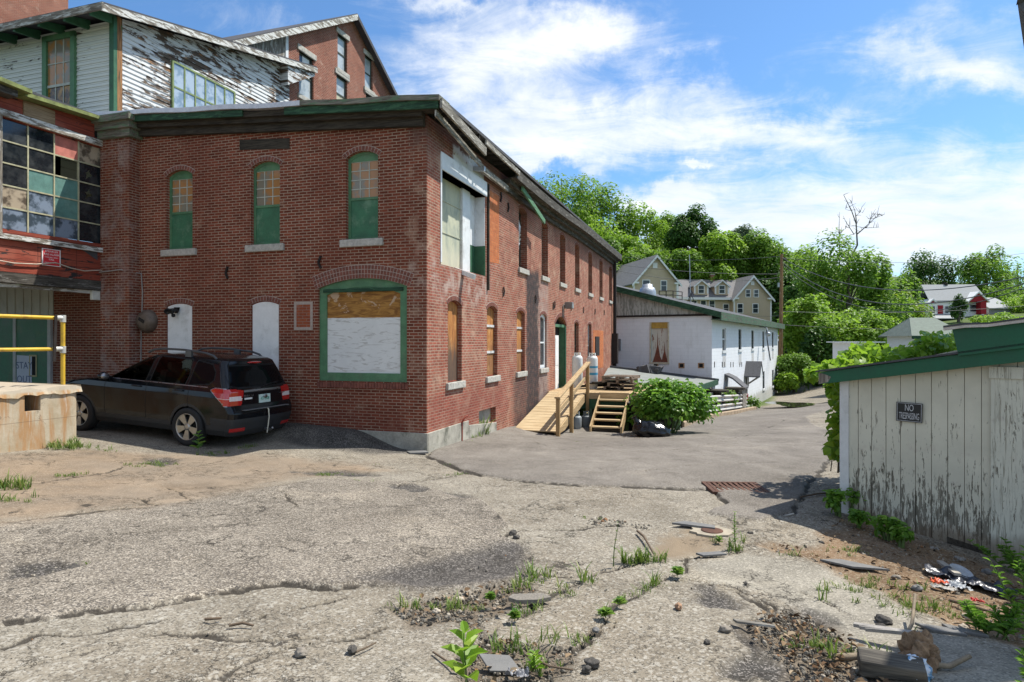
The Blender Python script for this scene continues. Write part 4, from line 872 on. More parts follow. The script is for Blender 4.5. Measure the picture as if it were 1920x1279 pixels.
V8 = 8.16
clapb = thing('clapboard_storey', 'peeling white clapboard upper storey with green framed windows on the brick mill', 'building', (AX, AY, 0), TH)
def build_clapboard():
    w = MB(); zl = 6.6
    top = lambda u: 9.72 + (u - .15) * .226
    w.clap(MR(V8), [(.15, 7.12), (6.55, 7.12), (6.55, top(6.55) - .05), (.15, top(.15) - .05)], .115, .02)
    w.build('front_wall', M_CLAP_R, clapb)
    w = MB(); w.clap(ML(.15), [(V8, zl), (V8 + 9, zl), (V8 + 9, 9.6), (V8, 9.6)], .115, .02)
    w.box(.17, 6.5, V8 + .02, V8 + 9, zl, 9.55); w.build('side_wall', M_CLAP_L, clapb)
    w = MB(); w.box(.06, .155, V8 - .03, V8 + .11, 6.9, 9.66); w.build('corner_post', M_GREENDK, clapb)
    w = MB(); w.box(.157, .29, V8 - .032, V8 + .0, 7.05, 9.7); w.build('corner_post', M_RAWWOOD, clapb)
    w = MB(); x0, x1, ya, yb = -.5, 7.6, V8 - .35, V8 + 9.5
    w.prism([(x0, ya, top(x0) + .02), (x1, ya, top(x1) + .02), (x1, yb, top(x1) + .02), (x0, yb, top(x0) + .02)], (0, 0, .07))
    ro = w.build('roof', M_TAR, clapb)
    w = MB()
    w.prism([(x0 - .02, ya - .03, top(x0) - .13), (x1, ya - .03, top(x1) - .13), (x1, ya - .03, top(x1) + .03), (x0 - .02, ya - .03, top(x0) + .03)], (0, .035, 0))
    w.build('rake_board', M_WORNTRIM, ro)
    w = MB(); w.box(x0 - .03, x0 + .01, ya - .03, yb, top(x0) - .1, top(x0) + .06); w.build('eave_board', M_WORNTRIM_Y, ro)
    for k in range(11):
        y = V8 + .0 + k * .82; w = MB(); w.prism([(x0 + .03, y, top(x0) - .15), (.16, y, 9.5), (.16, y, top(.16) + .0), (x0 + .03, y, top(x0))], (0, .07, 0)); w.build('rafter_tail', M_GREENDK, clapb)
    w = MB(); w.prism([(6.1, V8 - .3, 10.3), (7.55, V8 - .3, 11.15), (7.55, V8 - .3, 11.35), (6.1, V8 - .3, 11.05)], (0, .28, 0)); w.build('eave_return', M_CLAP_R, clapb)
    # dark base flashing
    w = MB(); w.box(-.04, .13, V8 + .02, V8 + 5, 6.9, 7.32); w.box(.3, 6.5, V8 - .05, V8 - .01, 7.08, 7.22); w.build('flashing', M_GREYWOOD_Y, clapb)
    # big blue-ish window on the sunny side
    (u0, zt), (u1, zb) = R(323, 117, V8), R(436, 217, V8); zt2 = R(436, 172, V8)[1]; ztl = R(323, 118, V8)[1]
    z1 = ztl; m = MB(); d = V8 - .03; zb = 7.0; nx = 6; t = .022
    m.box(u0 - .05, u1 + .05, d - .03, d + .02, z1, z1 + .05); m.box(u0 - .05, u0, d - .03, d + .02, zb, z1); m.box(u1, u1 + .05, d - .03, d + .02, zb, z1)
    for i in range(1, nx): x = u0 + (u1 - u0) * i / nx; m.box(x - t, x + t, d - .025, d, zb, z1)
    for z in [z1 - .62, z1 - 1.24]: m.box(u0, u1, d - .022, d, z - t, z + t)
    f = m.build('window', M_OLIVE, clapb)
    m = MB(); m.box(u0, u1, d - .01, d + .0, zb, z1 - .001); m.build('pane', M_SHEETED, f)
    # green sash window on the shaded side
    v1, zt = L(86, 72, .15); v0, zb = L(143, 190, .15); m = MB(); d = .13
    for a in [(v0 - .03, v0 + .11, 6.75, zt), (v1 - .11, v1 + .03, 6.75, zt), (v0 - .03, v1 + .03, zt - .13, zt)]: m.box(d - .06, d + .03, *a)
    f = m.build('window', M_GREEN, clapb)
    zm = zt - 1.25; m = MB(); a, b = v0 + .11, v1 - .11
    m.box(d - .03, d, a, b, zm - .03, zm + .03)
    for i in (1, 2): y = a + (b - a) * i / 3; m.box(d - .02, d, y - .012, y + .012, 6.75, zt - .13)
    for z in (zt - .7, zm - .62): m.box(d - .022, d, a, b, z - .012, z + .012)
    m.build('muntins', M_TRIMW, f)
    m = MB(); m.box(d - .008, d + .01, a, b, zm, zt - .13); m.build('pane', M_PANE_TAN, f)
    m = MB(); m.box(d - .004, d + .01, a, b, 6.75, zm); m.build('pane', curtained('amber_pane', (.05, .04, .03), (.36, .2, .04)), f)
build_clapboard()

tall = thing('tall_mill', 'tall red brick mill gable with granite lintels rising behind the roof', 'building', (AX, AY, 0), TH)
def build_tall():
    V = 8.22; pk, zp, sl = 10.4, 14.62, .6
    e = lambda u: zp - abs(u - pk) * sl
    wins = []
    for (l, r, t, b) in [(561, 588, 96, 192), (631, 651, 140, 212), (686, 706, 176, 225), (633, 651, 64, 122), (684, 699, 104, 156)]:
        u0, z1 = R(l, t, V); u1, z0 = R(r, b, V); z1 = (z1 + R(r, t + (r - l) * .62, V)[1]) / 2
        wins.append((u0, u1, min(z0, z1 - 1.3), z1))
    w = MB(); w.panel(MR(V), [(6.5, 6), (17, 6), (17, e(17)), (pk, e(pk)), (6.5, e(6.5))], [[(a, c), (b, c), (b, d), (a, d)] for a, b, c, d in wins], .18)
    w.quad((17, V, 6), (17, V + 14, 6), (17, V + 14, e(17)), (17, V, e(17))); w.build('wall', M_BRICK2, tall)
    w = MB(); w.prism([(3.6, V, 6), (6.5, V, 6), (6.5, V, e(6.5)), (3.6, V, e(3.6))], (0, 14, 0)); w.build('timber_wall', wood('bare_grey_timber', (.24, .215, .18), (.09, .08, .065), .9, 'z', peel=(.42, .41, .38), peel_amt=.55), tall)
    w = MB(); w.box(6.42, 6.56, V - .03, V + .01, 8, e(6.5)); w.build('corner_board', M_WHITEPAINT, tall)
    w = MB()
    for (a, b) in [(3.2, pk), (pk, 17.4)]:
        w.prism([(a, V - .28, e(a)), (b, V - .28, e(b)), (b, V - .28, e(b) + .1), (a, V - .28, e(a) + .1)], (0, 14.5, 0))
    ro = w.build('roof', M_TAR, tall)
    w = MB(); a, b = 3.2, pk; w.prism([(a, V - .31, e(a) - .16), (b, V - .31, e(b) - .16), (b, V - .31, e(b) + .06), (a, V - .31, e(a) + .06)], (0, .05, 0)); w.build('rake_board', M_WORNTRIM, ro)
    w = MB(); a, b = pk, 17.4; w.prism([(a, V - .31, e(a) - .1), (b, V - .31, e(b) - .1), (b, V - .31, e(b) + .06), (a, V - .31, e(a) + .06)], (0, .05, 0)); w.build('rake_board', M_TAR, ro)
    for k, (a, b, c, d) in enumerate(wins):
        m = MB(); y = V + .1; t = .05
        m.box(a, a + t, y - .03, y + .03, c, d); m.box(b - t, b, y - .03, y + .03, c, d); m.box(a + t, b - t, y - .03, y + .03, d - t, d); m.box(a + t, b - t, y - .02, y + .03, (c + d) / 2 - .03, (c + d) / 2 + .03)
        f = m.build('window', M_DKTRIM, tall)
        m = MB(); m.box(a + t, b - t, y, y + .01, (c + d) / 2, d); m.build('pane', M_PANE_PALE if k in (1, 3, 4) else M_GLASS, f)
        m = MB(); m.box(a + t, b - t, y, y + .01, c, (c + d) / 2 - .03); m.build('pane', M_PANE_PALE if k != 1 else curtained('yellowed_pane', (.4, .35, .2), (.5, .45, .28)), f)
        if k == 0:
            m = MB(); m.box(a + .3, b - .12, y - .006, y, (c + d) / 2, d - t); m.build('torn_curtain', M_WHITEPAINT, f)
        m = MB(); m.box(a - .12, b + .12, V - .05, V + .1, d, d + .2); m.build('lintel', M_STONE, f, bevel=.02)
        m = MB(); m.box(a - .1, b + .1, V - .06, V + .1, c - .17, c); m.build('sill', M_STONE, f, bevel=.02)
build_tall()
tow = thing('brick_stair_tower', 'red brick tower top showing above the clapboard roof at the far left', 'building', (AX, AY, 0), TH)
def build_tower():
    u0 = 6.0; v0, z0 = L(128, 2, u0 + 6)
    m = MB(); m.box(u0, u0 + 6, v0, v0 + 9, 7, z0 + 3.2); m.build('wall', M_BRICK2, tow)
    m = MB(); m.box(u0 - .25, u0 + 6.2, v0 - .25, v0 + 9.2, z0 + 3.2, z0 + 3.5); m.build('cornice', M_DARKWOOD, tow)
build_tower()

wing = thing('red_wing', 'red shiplap wing with a big many paned broken window beside the brick mill', 'building', (AX, AY, 0), TH)
def build_wing():
    VW = 8.14; u0 = -9.0
    # window opening
    wu0, wu1, wz0, wz1 = -2.42, -.22, 4.24, 6.46
    w = MB(); w.panel(MR(VW), [(u0, 3.38), (-.002, 3.38), (-.002, 7.0), (u0, 7.0)], [[(wu0, wz0), (wu1, wz0), (wu1, wz1), (wu0, wz1)]], .3)
    w.build('wall', M_RED, wing)
    w = MB(); w.quad((u0, VW, 3.38), (u0, 14, 3.38), (u0, 14, 7.0), (u0, VW, 7.0)); w.quad((u0, VW + .02, 3.42), (0, VW + .02, 3.42), (0, 14, 3.42), (u0, 14, 3.42)); w.quad((u0, VW + 1.6, 3.4), (-.01, VW + 1.6, 3.4), (-.01, VW + 1.6, 7), (u0, VW + 1.6, 7)); w.build('inner_wall', M_DARK, wing)  # near-black sheets make the wing look dark inside
    w = MB(); w.box(u0, -.01, VW - .02, VW + .2, 3.17, 3.38); w.build('floor_beam', M_DARKX, wing)
    w = MB(); w.box(u0, -.3, VW + .1, VW + .2, 3.09, 3.16); w.build('door_track', M_WORNTRIM, wing)
    for k in range(3):
        w = MB(); w.obox((u0 + .12 + (4.2 * k if k else 0), VW + .12, 1.5), (.2, .2, 3.4)); 
        if k == 0: w.build('post', M_DARKWOOD, wing)
    # roof with its mossy edge
    w = MB(); w.prism([(u0, VW - .35, 6.98), (.1, VW - .22, 7.06), (.1, 14, 7.4), (u0, 14, 7.4)], (0, 0, .05)); ro = w.build('roof', M_TAR, wing)
    w = MB(); w.prism([(-2.15, VW - .3, 6.93), (.12, VW - .24, 7.05), (.12, VW - .24, 7.12), (-2.15, VW - .3, 7.01)], (0, .3, 0)); w.build('mossy_edge', M_MOSS, ro)
    w = MB(); w.prism([(u0, VW - .42, 7.3), (-2.1, VW - .42, 6.98), (-2.1, VW - .42, 7.06), (u0, VW - .42, 7.42)], (0, .5, 0)); w.build('mossy_edge', M_MOSS, ro)
    w = MB(); w.prism([(u0, VW - .3, 6.9), (-2.3, VW - .3, 6.85), (-2.3, VW - .3, 6.98), (u0, VW - .3, 7.25)], (0, .3, 0)); w.build('soffit_board', M_DARKX, ro)
    w = MB(); w.box(-2.0, -1.35, VW - .03, VW - .004, 6.62, 6.93); w.build('bare_board', wood('bare_pine', (.36, .27, .17), (.2, .13, .07), .85, 'x'), wing)
    w = MB(); w.box(-.42, -.26, VW - .012, VW - .004, 6.66, 6.84); w.build('missing_board', M_DARK, wing)
    w = MB(); w.prism([(-.75, VW - .008, 4.06), (-.35, VW - .008, 3.85), (-.35, VW - .008, 4.12)], (0, .006, 0)); w.build('bare_felt', M_TAR, wing)
    # frame
    m = MB(); y = VW - .05
    m.box(wu0 - .13, wu0, y, VW + .1, wz0 - .1, wz1 + .02); m.box(wu1, wu1 + .14, y, VW + .1, wz0 - .1, wz1 + .02)
    f = m.build('window', M_WORNZ, wing)
    m = MB(); m.box(wu0 - .15, wu1 + .16, y - .02, VW + .1, wz1 + .02, wz1 + .15); m.build('window_head', M_WORNTRIM, f)
    m = MB(); m.box(wu0 - .15, wu1 + .16, y - .03, VW + .1, wz0 - .2, wz0 - .1); m.build('sill', M_WORNTRIM, f)
    m = MB(); nx, nz, t = 4, 5, .014; d = VW + .05; cx = [wu0 + (wu1 - wu0) * i / nx for i in range(nx + 1)]; cz = [wz0 + (wz1 - wz0) * i / nz for i in range(nz + 1)]
    for x in cx[1:-1]: m.box(x - t, x + t, d - .02, d + .02, wz0, wz1)
    for z in cz[1:-1]: m.box(wu0, wu1, d - .018, d + .018, z - t, z + t)
    m.build('muntins', plain('old_putty_muntin', (.42, .4, .26), .75, var=.3, scale=9), f)
    teal = plain('teal_board', (.1, .22, .19), .65, var=.25, scale=6, dirt=(.2, .33, .28)); redb = plain('faded_red_board', (.5, .17, .13), .7, var=.3, scale=7)
    tanp = curtained('tan_film_pane', (.1, .08, .06), (.4, .33, .24)); g0 = glassmat('wing_glass', (.012, .016, .02), .03, .2); blu = curtained('blue_sheet_pane', (.05, .07, .09), (.2, .25, .32))
    grid = {(0, 4): g0, (1, 4): g0, (2, 4): redb, (3, 4): tanp, (0, 3): g0, (1, 3): g0, (2, 3): None, (3, 3): 'broken', (0, 2): g0, (1, 2): teal, (2, 2): teal, (3, 2): 'broken', (0, 1): tanp, (1, 1): blu, (2, 1): teal, (3, 1): g0, (0, 0): blu, (1, 0): blu, (2, 0): blu, (3, 0): g0}
    for (i, j), mt in grid.items():
        if mt is None: continue
        x0, x1, z0, z1 = cx[i] + t, cx[i + 1] - t, cz[j] + t, cz[j + 1] - t
        g = MB()
        if mt == 'broken':
            hx, hz = (x0 + x1) / 2 - .03, (z0 + z1) / 2 - .02; hole = [(hx + r * math.cos(a), hz + r * math.sin(a)) for a, r in zip(np.linspace(0, 2 * PI, 10)[:-1], (.1, .05, .13, .06, .09, .04, .14, .05, .07))]
            g.panel(MR(d), [(x0, z0), (x1, z0), (x1, z1), (x0, z1)], [hole], .004); mt = g0
        else: g.box(x0, x1, d - .003, d + .006, z0, z1)
        g.build('pane', mt, f)
    # under the wing: panelled door wall of the mill
    m = MB(); y1, y0 = 14.0, 9.98
    for k in range(28):
        a = y0 + k * .143; m.box(-.035 if k % 2 else -.02, -.004, a, a + .143, 2.6, 3.38)
    m.build('ribbed_panel', plain('ribbed_grey_panel', (.44, .42, .36), .6, var=.12, scale=3, dirt=(.25, .23, .19)), wing)
build_wing()
# door under the wing, a part of the wall there
gd = thing('green_door', 'dark green metal door under the red wing behind the loading dock', 'door', U2W(0, 10.1, 0), TH)
m = MB(); m.box(-.06, 0, -.09, .02, .3, 2.56); m.box(-.06, 0, 1.1, 1.2, .3, 2.56); m.box(-.06, 0, -.09, 1.2, 2.56, 2.62); m.build('frame', plain('bare_door_frame', (.42, .42, .4), .6, var=.2), gd)
m = MB(); m.box(-.045, -.005, .02, 1.1, .3, 2.56); m.build('leaf', plain('green_door_paint', (.03, .13, .06), .5, var=.35, scale=3, dirt=(.1, .16, .05), dirt_amt=.6), gd)
m = MB(); m.box(-.05, -.044, .42, .6, 1.15, 1.62); m.build('viewing_slot', M_DARK, gd)
m = MB(); m.box(-.056, -.044, .38, .42, 1.12, 1.66); m.box(-.056, -.044, .6, .64, 1.12, 1.66); m.box(-.056, -.044, .42, .6, 1.62, 1.66); m.box(-.056, -.044, .42, .6, 1.12, 1.16); m.build('slot_frame', plain('brass_trim', (.3, .26, .14), .5, .4), gd)
m = MB(); m.box(-.06, 0, 1.2, 2.6, .3, 2.62); m.build('side_panel', MATS['green_door_paint'], gd)
sg = thing('paper_notice', 'white paper reading STAY OUT taped to the green door', 'sign', U2W(-.05, 10.9, 1.25), TH)
m = MB(); m.prism([(-.004, -.25, -.42), (-.004, .27, -.4), (-.004, .27, .4), (-.004, -.25, .38)], (.003, 0, 0)); m.build('sheet', plain('paper', (.5, .53, .6), .8, var=.05), sg)
MTXT = Matrix(((0, 0, -1, -.006), (-1, 0, 0, 0.01), (0, 1, 0, 0), (0, 0, 0, 1)))
ink = plain('marker_ink', (.1, .13, .22), .7)
for tx, dz in (('STAY', .14), ('OUT', -.2)):
    o = text_mesh('lettering', tx, .24, ink, sg, MTXT, .001); o.location = (0, 0, dz)
sg = thing('fire_alarm_sign', 'small red and white sprinkler fire alarm sign on the red shiplap wall', 'sign', U2W(-1.42, 8.13, 3.78), TH)
m = MB(); m.box(-.2, .2, -.008, 0, -.18, .18); m.build('plate', plain('sign_white', (.75, .7, .68), .5, var=.05), sg)
redm = plain('sign_red', (.6, .03, .04), .5, var=.1); MTX = Matrix(((1, 0, 0, 0), (0, 0, -1, -.012), (0, 1, 0, 0), (0, 0, 0, 1)))
for z0, z1 in [(-.165, .165)]:
    m = MB(); m.box(-.175, .175, -.0105, -.008, z0, z1); m.build('field', redm, sg)
wt = MATS['sign_white']
for tx, sz, dz in (('SPRINKLER', .058, .125), ('FIRE-ALARM', .062, .06), ('WHEN BELL RINGS', .034, .0), ('CALL', .05, -.045), ('POLICE OR FIRE DEPT', .03, -.115)):
    o = text_mesh('lettering', tx, sz, wt, sg, MTX, .001); o.location = (0, 0, dz)
cb = thing('wall_cable', 'thin pale cable drooping along the red shiplap wall', 'cable', U2W(0, 8.12, 3.6), TH)
m = MB(); m.tube([(-9, -.02, .1), (-3.2, -.02, .12), (-2.6, -.02, .0), (-2.2, -.02, -.03), (-1.75, -.02, .0), (-1.35, -.02, .08), (-1.0, -.02, .0), (-.7, -.02, -.03), (-.3, -.02, .03), (-.02, -.02, 0)], .012, 6); m.build('cable', plain('pale_cable', (.5, .42, .33), .6), cb)
jb = thing('junction_box', 'small white box under the red wing beam beside the brick pilaster', 'box', U2W(-.35, 8.2, 3.06), TH)
m = MB(); m.box(-.1, .1, -.04, .04, -.12, .1); m.build('case', plain('box_white', (.6, .58, .5), .6), jb, bevel=.01); m = MB(); m.tube([(0, 0, .1), (0, 0, .14)], .02, 6); m.build('stub', M_IRON, jb)
# ================================================================ WHITE BLOCK BUILDING, POLE, WIRES, HOUSES
WX, WY = 10.43, 33.4; WD = Vector((.488, .873)).normalized(); WTH = math.atan2(WD.y, WD.x)
def PW(px, py, v=0.0):        # (u, z) on the white building's street wall
    c, s_ = WD.x, WD.y; k = (px - 960) / F
    u = (k * (WY + v * c) - (WX - v * s_)) / (c - k * s_)
    return u, EYE + (640 - py) / F * (WY + u * s_ + v * c)
def LWp(px, py, u=0.0):       # (v, z) on its end wall
    c, s_ = WD.x, WD.y; k = (px - 960) / F
    v = (WX + u * c - k * (WY + u * s_)) / (s_ + k * c)
    return v, EYE + (640 - py) / F * (WY + u * s_ + v * c)
def block_mat():
    s = NM('white_block_wall'); uv = s.coord('UV'); o = s.coord('Object'); x, y, z = s.sep(o)
    b = s.node('ShaderNodeTexBrick'); s.set(b.inputs['Vector'], uv); b.inputs['Scale'].default_value = 1; b.inputs['Brick Width'].default_value = .406; b.inputs['Row Height'].default_value = .203
    b.inputs['Mortar Size'].default_value = .008; b.inputs['Mortar Smooth'].default_value = .4; s.set(b.inputs['Color1'], (.72, .74, .76)); s.set(b.inputs['Color2'], (.68, .70, .72)); s.set(b.inputs['Mortar'], (.62, .64, .66))
    n = s.noise(o, 1.2, 7, .7); n2 = s.noise(s.mapping(o, (2, 2, .5)), 1.5, 6, .7)
    c = s.mix(s.ramp(n2, .5, .72, 0, .3), b.outputs['Color'], (.42, .42, .4))
    low = s.ramp(s.math('ADD', z, s.math('MULTIPLY', s.math('SUBTRACT', n, .5), 2.2)), -.4, .5, 1, 0)
    endw = s.ramp(x, .1, .3, 1, 0); c = s.mix(s.math('MULTIPLY', s.math('MULTIPLY', low, endw), s.ramp(n, .35, .65, .2, .75)), c, (.34, .33, .29))
    foot = s.ramp(s.math('ADD', z, s.math('MULTIPLY', s.math('SUBTRACT', n, .5), 1.2)), -2.0, -1.6, 1, 0); c = s.mix(s.math('MULTIPLY', foot, .6), c, (.28, .27, .2))
    chip = s.math('MULTIPLY', s.ramp(s.noise(o, 5, 6, .75), .66, .69), s.math('MULTIPLY', low, endw)); c = s.mix(chip, c, (.14, .12, .1))
    return s.done(c, .85, 0.0, s.bump(s.math('SUBTRACT', s.math('MULTIPLY', n, .2), b.outputs['Fac']), .35, .012), .3)
M_BLOCK = block_mat()
M_GREYPLY = wood('grey_green_plywood', (.36, .37, .33), (.12, .13, .11), .85, 'z', 2.2, peel=(.45, .46, .42), peel_amt=.5)
M_SHINGLE = plain('grey_shingle', (.1, .1, .105), .9, var=.35, scale=12, bump=.6)
wb = thing('white_block_building', 'long white painted block building with narrow windows and a green sloping eave', 'building', (WX, WY, 0), WTH)
def build_white():
    Lr = 27.5; Ln = 9.0; zt = 3.42
    wins = []
    for l, r, t, b in [(1354, 1362, 614, 655), (1384.5, 1390.5, 618, 656), (1408.5, 1414, 621.5, 656), (1429.5, 1433.5, 625, 655.5), (1447, 1451, 627, 661)]:
        u0, u1 = PW(l, t)[0], PW(r, t)[0]; um = (u0 + u1) / 2; wins.append((um - .55, um + .55, PW((l + r) / 2, b)[1], PW((l + r) / 2, t)[1]))
    z0 = sum(w[2] for w in wins[:3]) / 3; z1 = sum(w[3] for w in wins[:3]) / 3; wins = [(a, b, z0, z1) for a, b, _, _ in wins]
    lows = []
    for l, r, t, b in [(1429.5, 1434, 697, 729), (1447.5, 1451, 694, 724)]:
        u0, u1 = PW(l, t)[0], PW(r, t)[0]; um = (u0 + u1) / 2; lows.append((um - .55, um + .55, PW((l + r) / 2, b)[1], PW((l + r) / 2, t)[1]))
    H = lambda q: [(q[0], q[2]), (q[1], q[2]), (q[1], q[3]), (q[0], q[3])]
    w = MB(); w.panel(MR(0), [(0, -4), (Lr, -4), (Lr, zt), (0, zt)], [H(q) for q in wins + lows], .2)
    (v1, dz1), (v0, dz0) = LWp(1221, 605), LWp(1252, 680); DZ0, DZ1 = dz0, dz1
    w.panel(ML(0), [(0, -4), (Ln, -4), (Ln, zt), (0, zt)], [[(v0, DZ0), (v1, DZ0), (v1, DZ1), (v0, DZ1)]], .2)
    w.quad((Lr, 0, -4), (Lr, Ln, -4), (Lr, Ln, zt), (Lr, 0, zt)); w.quad((0, Ln, -4), (Lr, Ln, -4), (Lr, Ln, zt + 2), (0, Ln, zt + 2)); w.build('wall', M_BLOCK, wb)
    # monopitch roof: low over the street wall, high at the back
    sl = (LWp(1147, 538)[1] - 3.55) / LWp(1147, 538)[0]; rz = lambda v: 3.55 + sl * v
    w = MB(); w.prism([(-.02, .0, zt - .02), (-.02, Ln, zt - .02), (-.02, Ln, rz(Ln) - .05), (-.02, 0, rz(0) - .05)], (-.04, 0, 0)); w.build('gable_panel', M_GREYPLY, wb)
    w = MB(); w.box(-.1, -.02, -.02, Ln, zt - .1, zt + .0); w.build('dark_strip', M_IRON, wb)
    w = MB(); w.prism([(-.3, -.5, rz(-.5)), (Lr + .3, -.5, rz(-.5)), (Lr + .3, Ln, rz(Ln)), (-.3, Ln, rz(Ln))], (0, 0, .07)); ro = w.build('roof', M_TAR, wb)
    w = MB(); w.prism([(-.33, -.5, rz(-.5) - .22), (-.33, Ln, rz(Ln) - .22), (-.33, Ln, rz(Ln) + .09), (-.33, -.5, rz(-.5) + .09)], (.06, 0, 0)); w.build('rake_board', M_DKGREEN, ro)
    w = MB(); w.box(-.33, Lr + .3, -.55, -.49, rz(-.5) - .34, rz(-.5) + .09); w.box(-.3, Lr + .2, -.49, -.01, rz(-.5) - .3, rz(-.5) - .27); w.build('eave_board', wood('weathered_green_eave', (.13, .14, .11), (.04, .045, .035), .9, 'x', peel=(.06, .14, .08), peel_amt=.5), ro)
    for q in wins + lows:
        m = MB(); y = .1; t = .07; a, b, c, d = q
        m.box(a, a + t, y - .04, y + .04, c, d); m.box(b - t, b, y - .04, y + .04, c, d); m.box(a + t, b - t, y - .04, y + .04, d - t, d); m.box(a + t, b - t, y - .03, y + .04, (c + d) / 2 - .04, (c + d) / 2 + .04)
        f = m.build('window', M_WHITEPAINT if q is wins[0] else M_DKTRIM, wb); m = MB(); m.box(a + t, b - t, y, y + .01, c, d - t); m.build('pane', M_GLASS, f)
        m = MB(); m.box(a - .08, b + .08, -.07, .1, c - .14, c); m.build('sill', M_WHITEPAINT, f)
        if q in wins:
            m = MB(); m.box(a + .1, b - .1, -.01, -.001, c - .95, c - .3); m.build('bare_block_patch', plain('bare_block', (.5, .5, .49), .9, var=.3, scale=10), f)
    # upper door on the end wall
    m = MB(); m.box(.1, .16, v0, v1, DZ0, DZ1); dr = m.build('upper_door', wood('peeled_white_door', (.3, .12, .06), (.15, .055, .03), .85, 'z', 1.5, peel=(.6, .58, .5), peel_amt=.4), wb)
    m = MB(); m.box(.02, .1, v0, v1, DZ1 - .33, DZ1); m.build('yellow_header', plain('ochre_paint', (.42, .26, .05), .7), dr)
    m = MB(); m.box(-.03, .06, v0 - .08, v0, DZ0, DZ1); m.box(-.03, .06, v1, v1 + .08, DZ0, DZ1); m.box(-.05, .06, v0 - .1, v1 + .1, DZ0 - .1, DZ0); m.build('door_frame', plain('cream_frame', (.52, .48, .36), .7), dr)
    # brown stains of bare door: spires of peeled paint
    m = MB()
    for cx, w0, h in ((.36, .16, 1.75), (.78, .1, 1.15)):
        y = v1 - (v1 - v0) * cx; m.prism([(.094, y - w0 * 1.8, DZ0), (.094, y - w0 * .9, DZ0 + .3), (.094, y - .03, DZ0 + h * .55), (.094, y, DZ0 + h), (.094, y + .03, DZ0 + h * .5), (.094, y + w0, DZ0 + .35), (.094, y + w0 * 1.7, DZ0)], (.005, 0, 0))
    m.build('bare_wood', plain('bare_red_wood', (.2, .07, .04), .85, var=.4, scale=8), dr)
    for px, py in [(1229, 685), (1278, 686), (1314.5, 686)]:
        v, z = LWp(px, py); m = MB(); m.box(-.02, -.001, v - .16, v + .16, z - .14, z + .14); f = m.build('vent_frame', plain('rust_tan', (.4, .24, .13), .85, var=.4, scale=12), wb); m = MB(); m.box(-.025, -.018, v - .1, v + .1, z - .09, z + .09); m.build('vent_hole', M_DARK, f)
    v, z = LWp(1153, 647); m = MB(); m.box(-.1, -.001, v - .35, v + .35, z - .33, z + .33); m.build('meter_cabinet', plain('cabinet_grey', (.16, .16, .17), .6), wb)
    for px, py in [(1339.5, 684), (1354, 684), (1358, 684), (1370, 684), (1374.5, 684), (1387, 684), (1390.5, 684)]:
        u, z = PW(px, py); m = MB(); m.box(u - .08, u + .08, -.012, -.001, z - .15, z + .15); m.build('wall_plate', M_IRON, wb)
    u, z = PW(1424, 623); m = MB(); m.tube([(u, -.01, z + .4), (u, -.5, z + .3), (u, -.6, z - .1)], .04, 6); m.lathe([(0, .0), (.2, -.05), (.16, -.3), (0, -.35)], 12, (u, -.6, z)); m.build('wall_light', M_STEEL, wb)
    u, z = PW(1437, 620); u2, z2 = PW(1444, 676); m = MB(); m.tube([(u, -.03, z), (u + .1, -.04, (z + z2) / 2 + .5), (u2, -.03, z2)], .035, 6); m.build('drop_cable', M_IRON, wb)
    # hooded doorways
    def hood(pxl, pxr, ptop, pbase, k):
        u0, u1 = PW(pxl, pbase)[0], PW(pxr, pbase)[0]; um = (u0 + u1) / 2; zt_ = PW((pxl + pxr) / 2, ptop)[1]; ze = zt_ - .95; hw = .8
        m = MB()
        for sgn in (-1, 1): m.prism([(um, -1.0, zt_), (um + sgn * hw, -1.0, ze), (um + sgn * hw, -1.0, ze + .08), (um, -1.0, zt_ + .08)], (0, .999, 0))
        h = m.build('entry_hood', M_SHINGLE, wb)
        m = MB(); m.prism([(um - hw + .06, -.96, ze + .02), (um + hw - .06, -.96, ze + .02), (um, -.96, zt_ - .04)], (0, .05, 0)); m.build('hood_gable', M_WHITEPAINT, h)
        for sgn in (-1, 1): m = MB(); m.beam((um + sgn * .6, -.04, ze - .55), (um + sgn * .6, -.8, ze), .06, .06); m.beam((um + sgn * .6, -.06, ze - .7), (um + sgn * .6, -.06, ze + .0), .06, .06); m.build('hood_bracket', M_WORNZ, h)
        m = MB(); m.box(um - .5, um + .5, -.03, -.001, ze - 2.1, ze - .05); m.build('door', M_DKTRIM, h)
    hood(1386, 1410, 680, 720, 1)
    u0 = PW(1358, 730)[0]; m = MB(); za = PW(1370, 702)[1]; m.prism([(u0, -1.1, za - .75), (u0 + 1.3, -1.1, za - .75), (u0 + 1.3, -.45, za - .2), (u0, -.45, za - .2)], (0, 0, .1)); m.prism([(u0, -.45, za - .2), (u0 + 1.3, -.45, za - .2), (u0 + 1.3, -.01, za), (u0, -.01, za)], (0, 0, .1)); h = m.build('entry_shed_roof', M_SHINGLE, wb)
    m = MB(); m.box(u0 + .05, u0 + 1.25, -1.0, -.01, -4, za - .75); m.build('entry_shed', M_WORNZ, h)
    m = MB(); m.box(u0 - .0, u0 + .05, -.8, -.4, za - 2.0, za - .9); m.build('shed_opening', M_WHITEPAINT, h)
build_white()
# rooftop fan on the white building
v, z = LWp(1214, 556, 2.0); p = Vector((WX, WY, 0)) + Vector((WD.x * 3 - WD.y * 4.2, WD.y * 3 + WD.x * 4.2, 0)); p = at(1214, 553, p.y)
t = thing('roof_fan', 'dark rooftop exhaust fan with shiny cap behind the green sloping eave', 'fan', (p.x, p.y, p.z - .35), WTH)
m = MB(); m.box(-.62, .62, -.62, .62, -1.2, .25); m.build('curb', M_TAR, t, bevel=.02); m = MB(); m.lathe([(.5, .25), (.5, .5), (.42, .75), (.3, .8), (.3, .95), (0, 1.0)], 20); m.build('cap', M_STEEL, t)
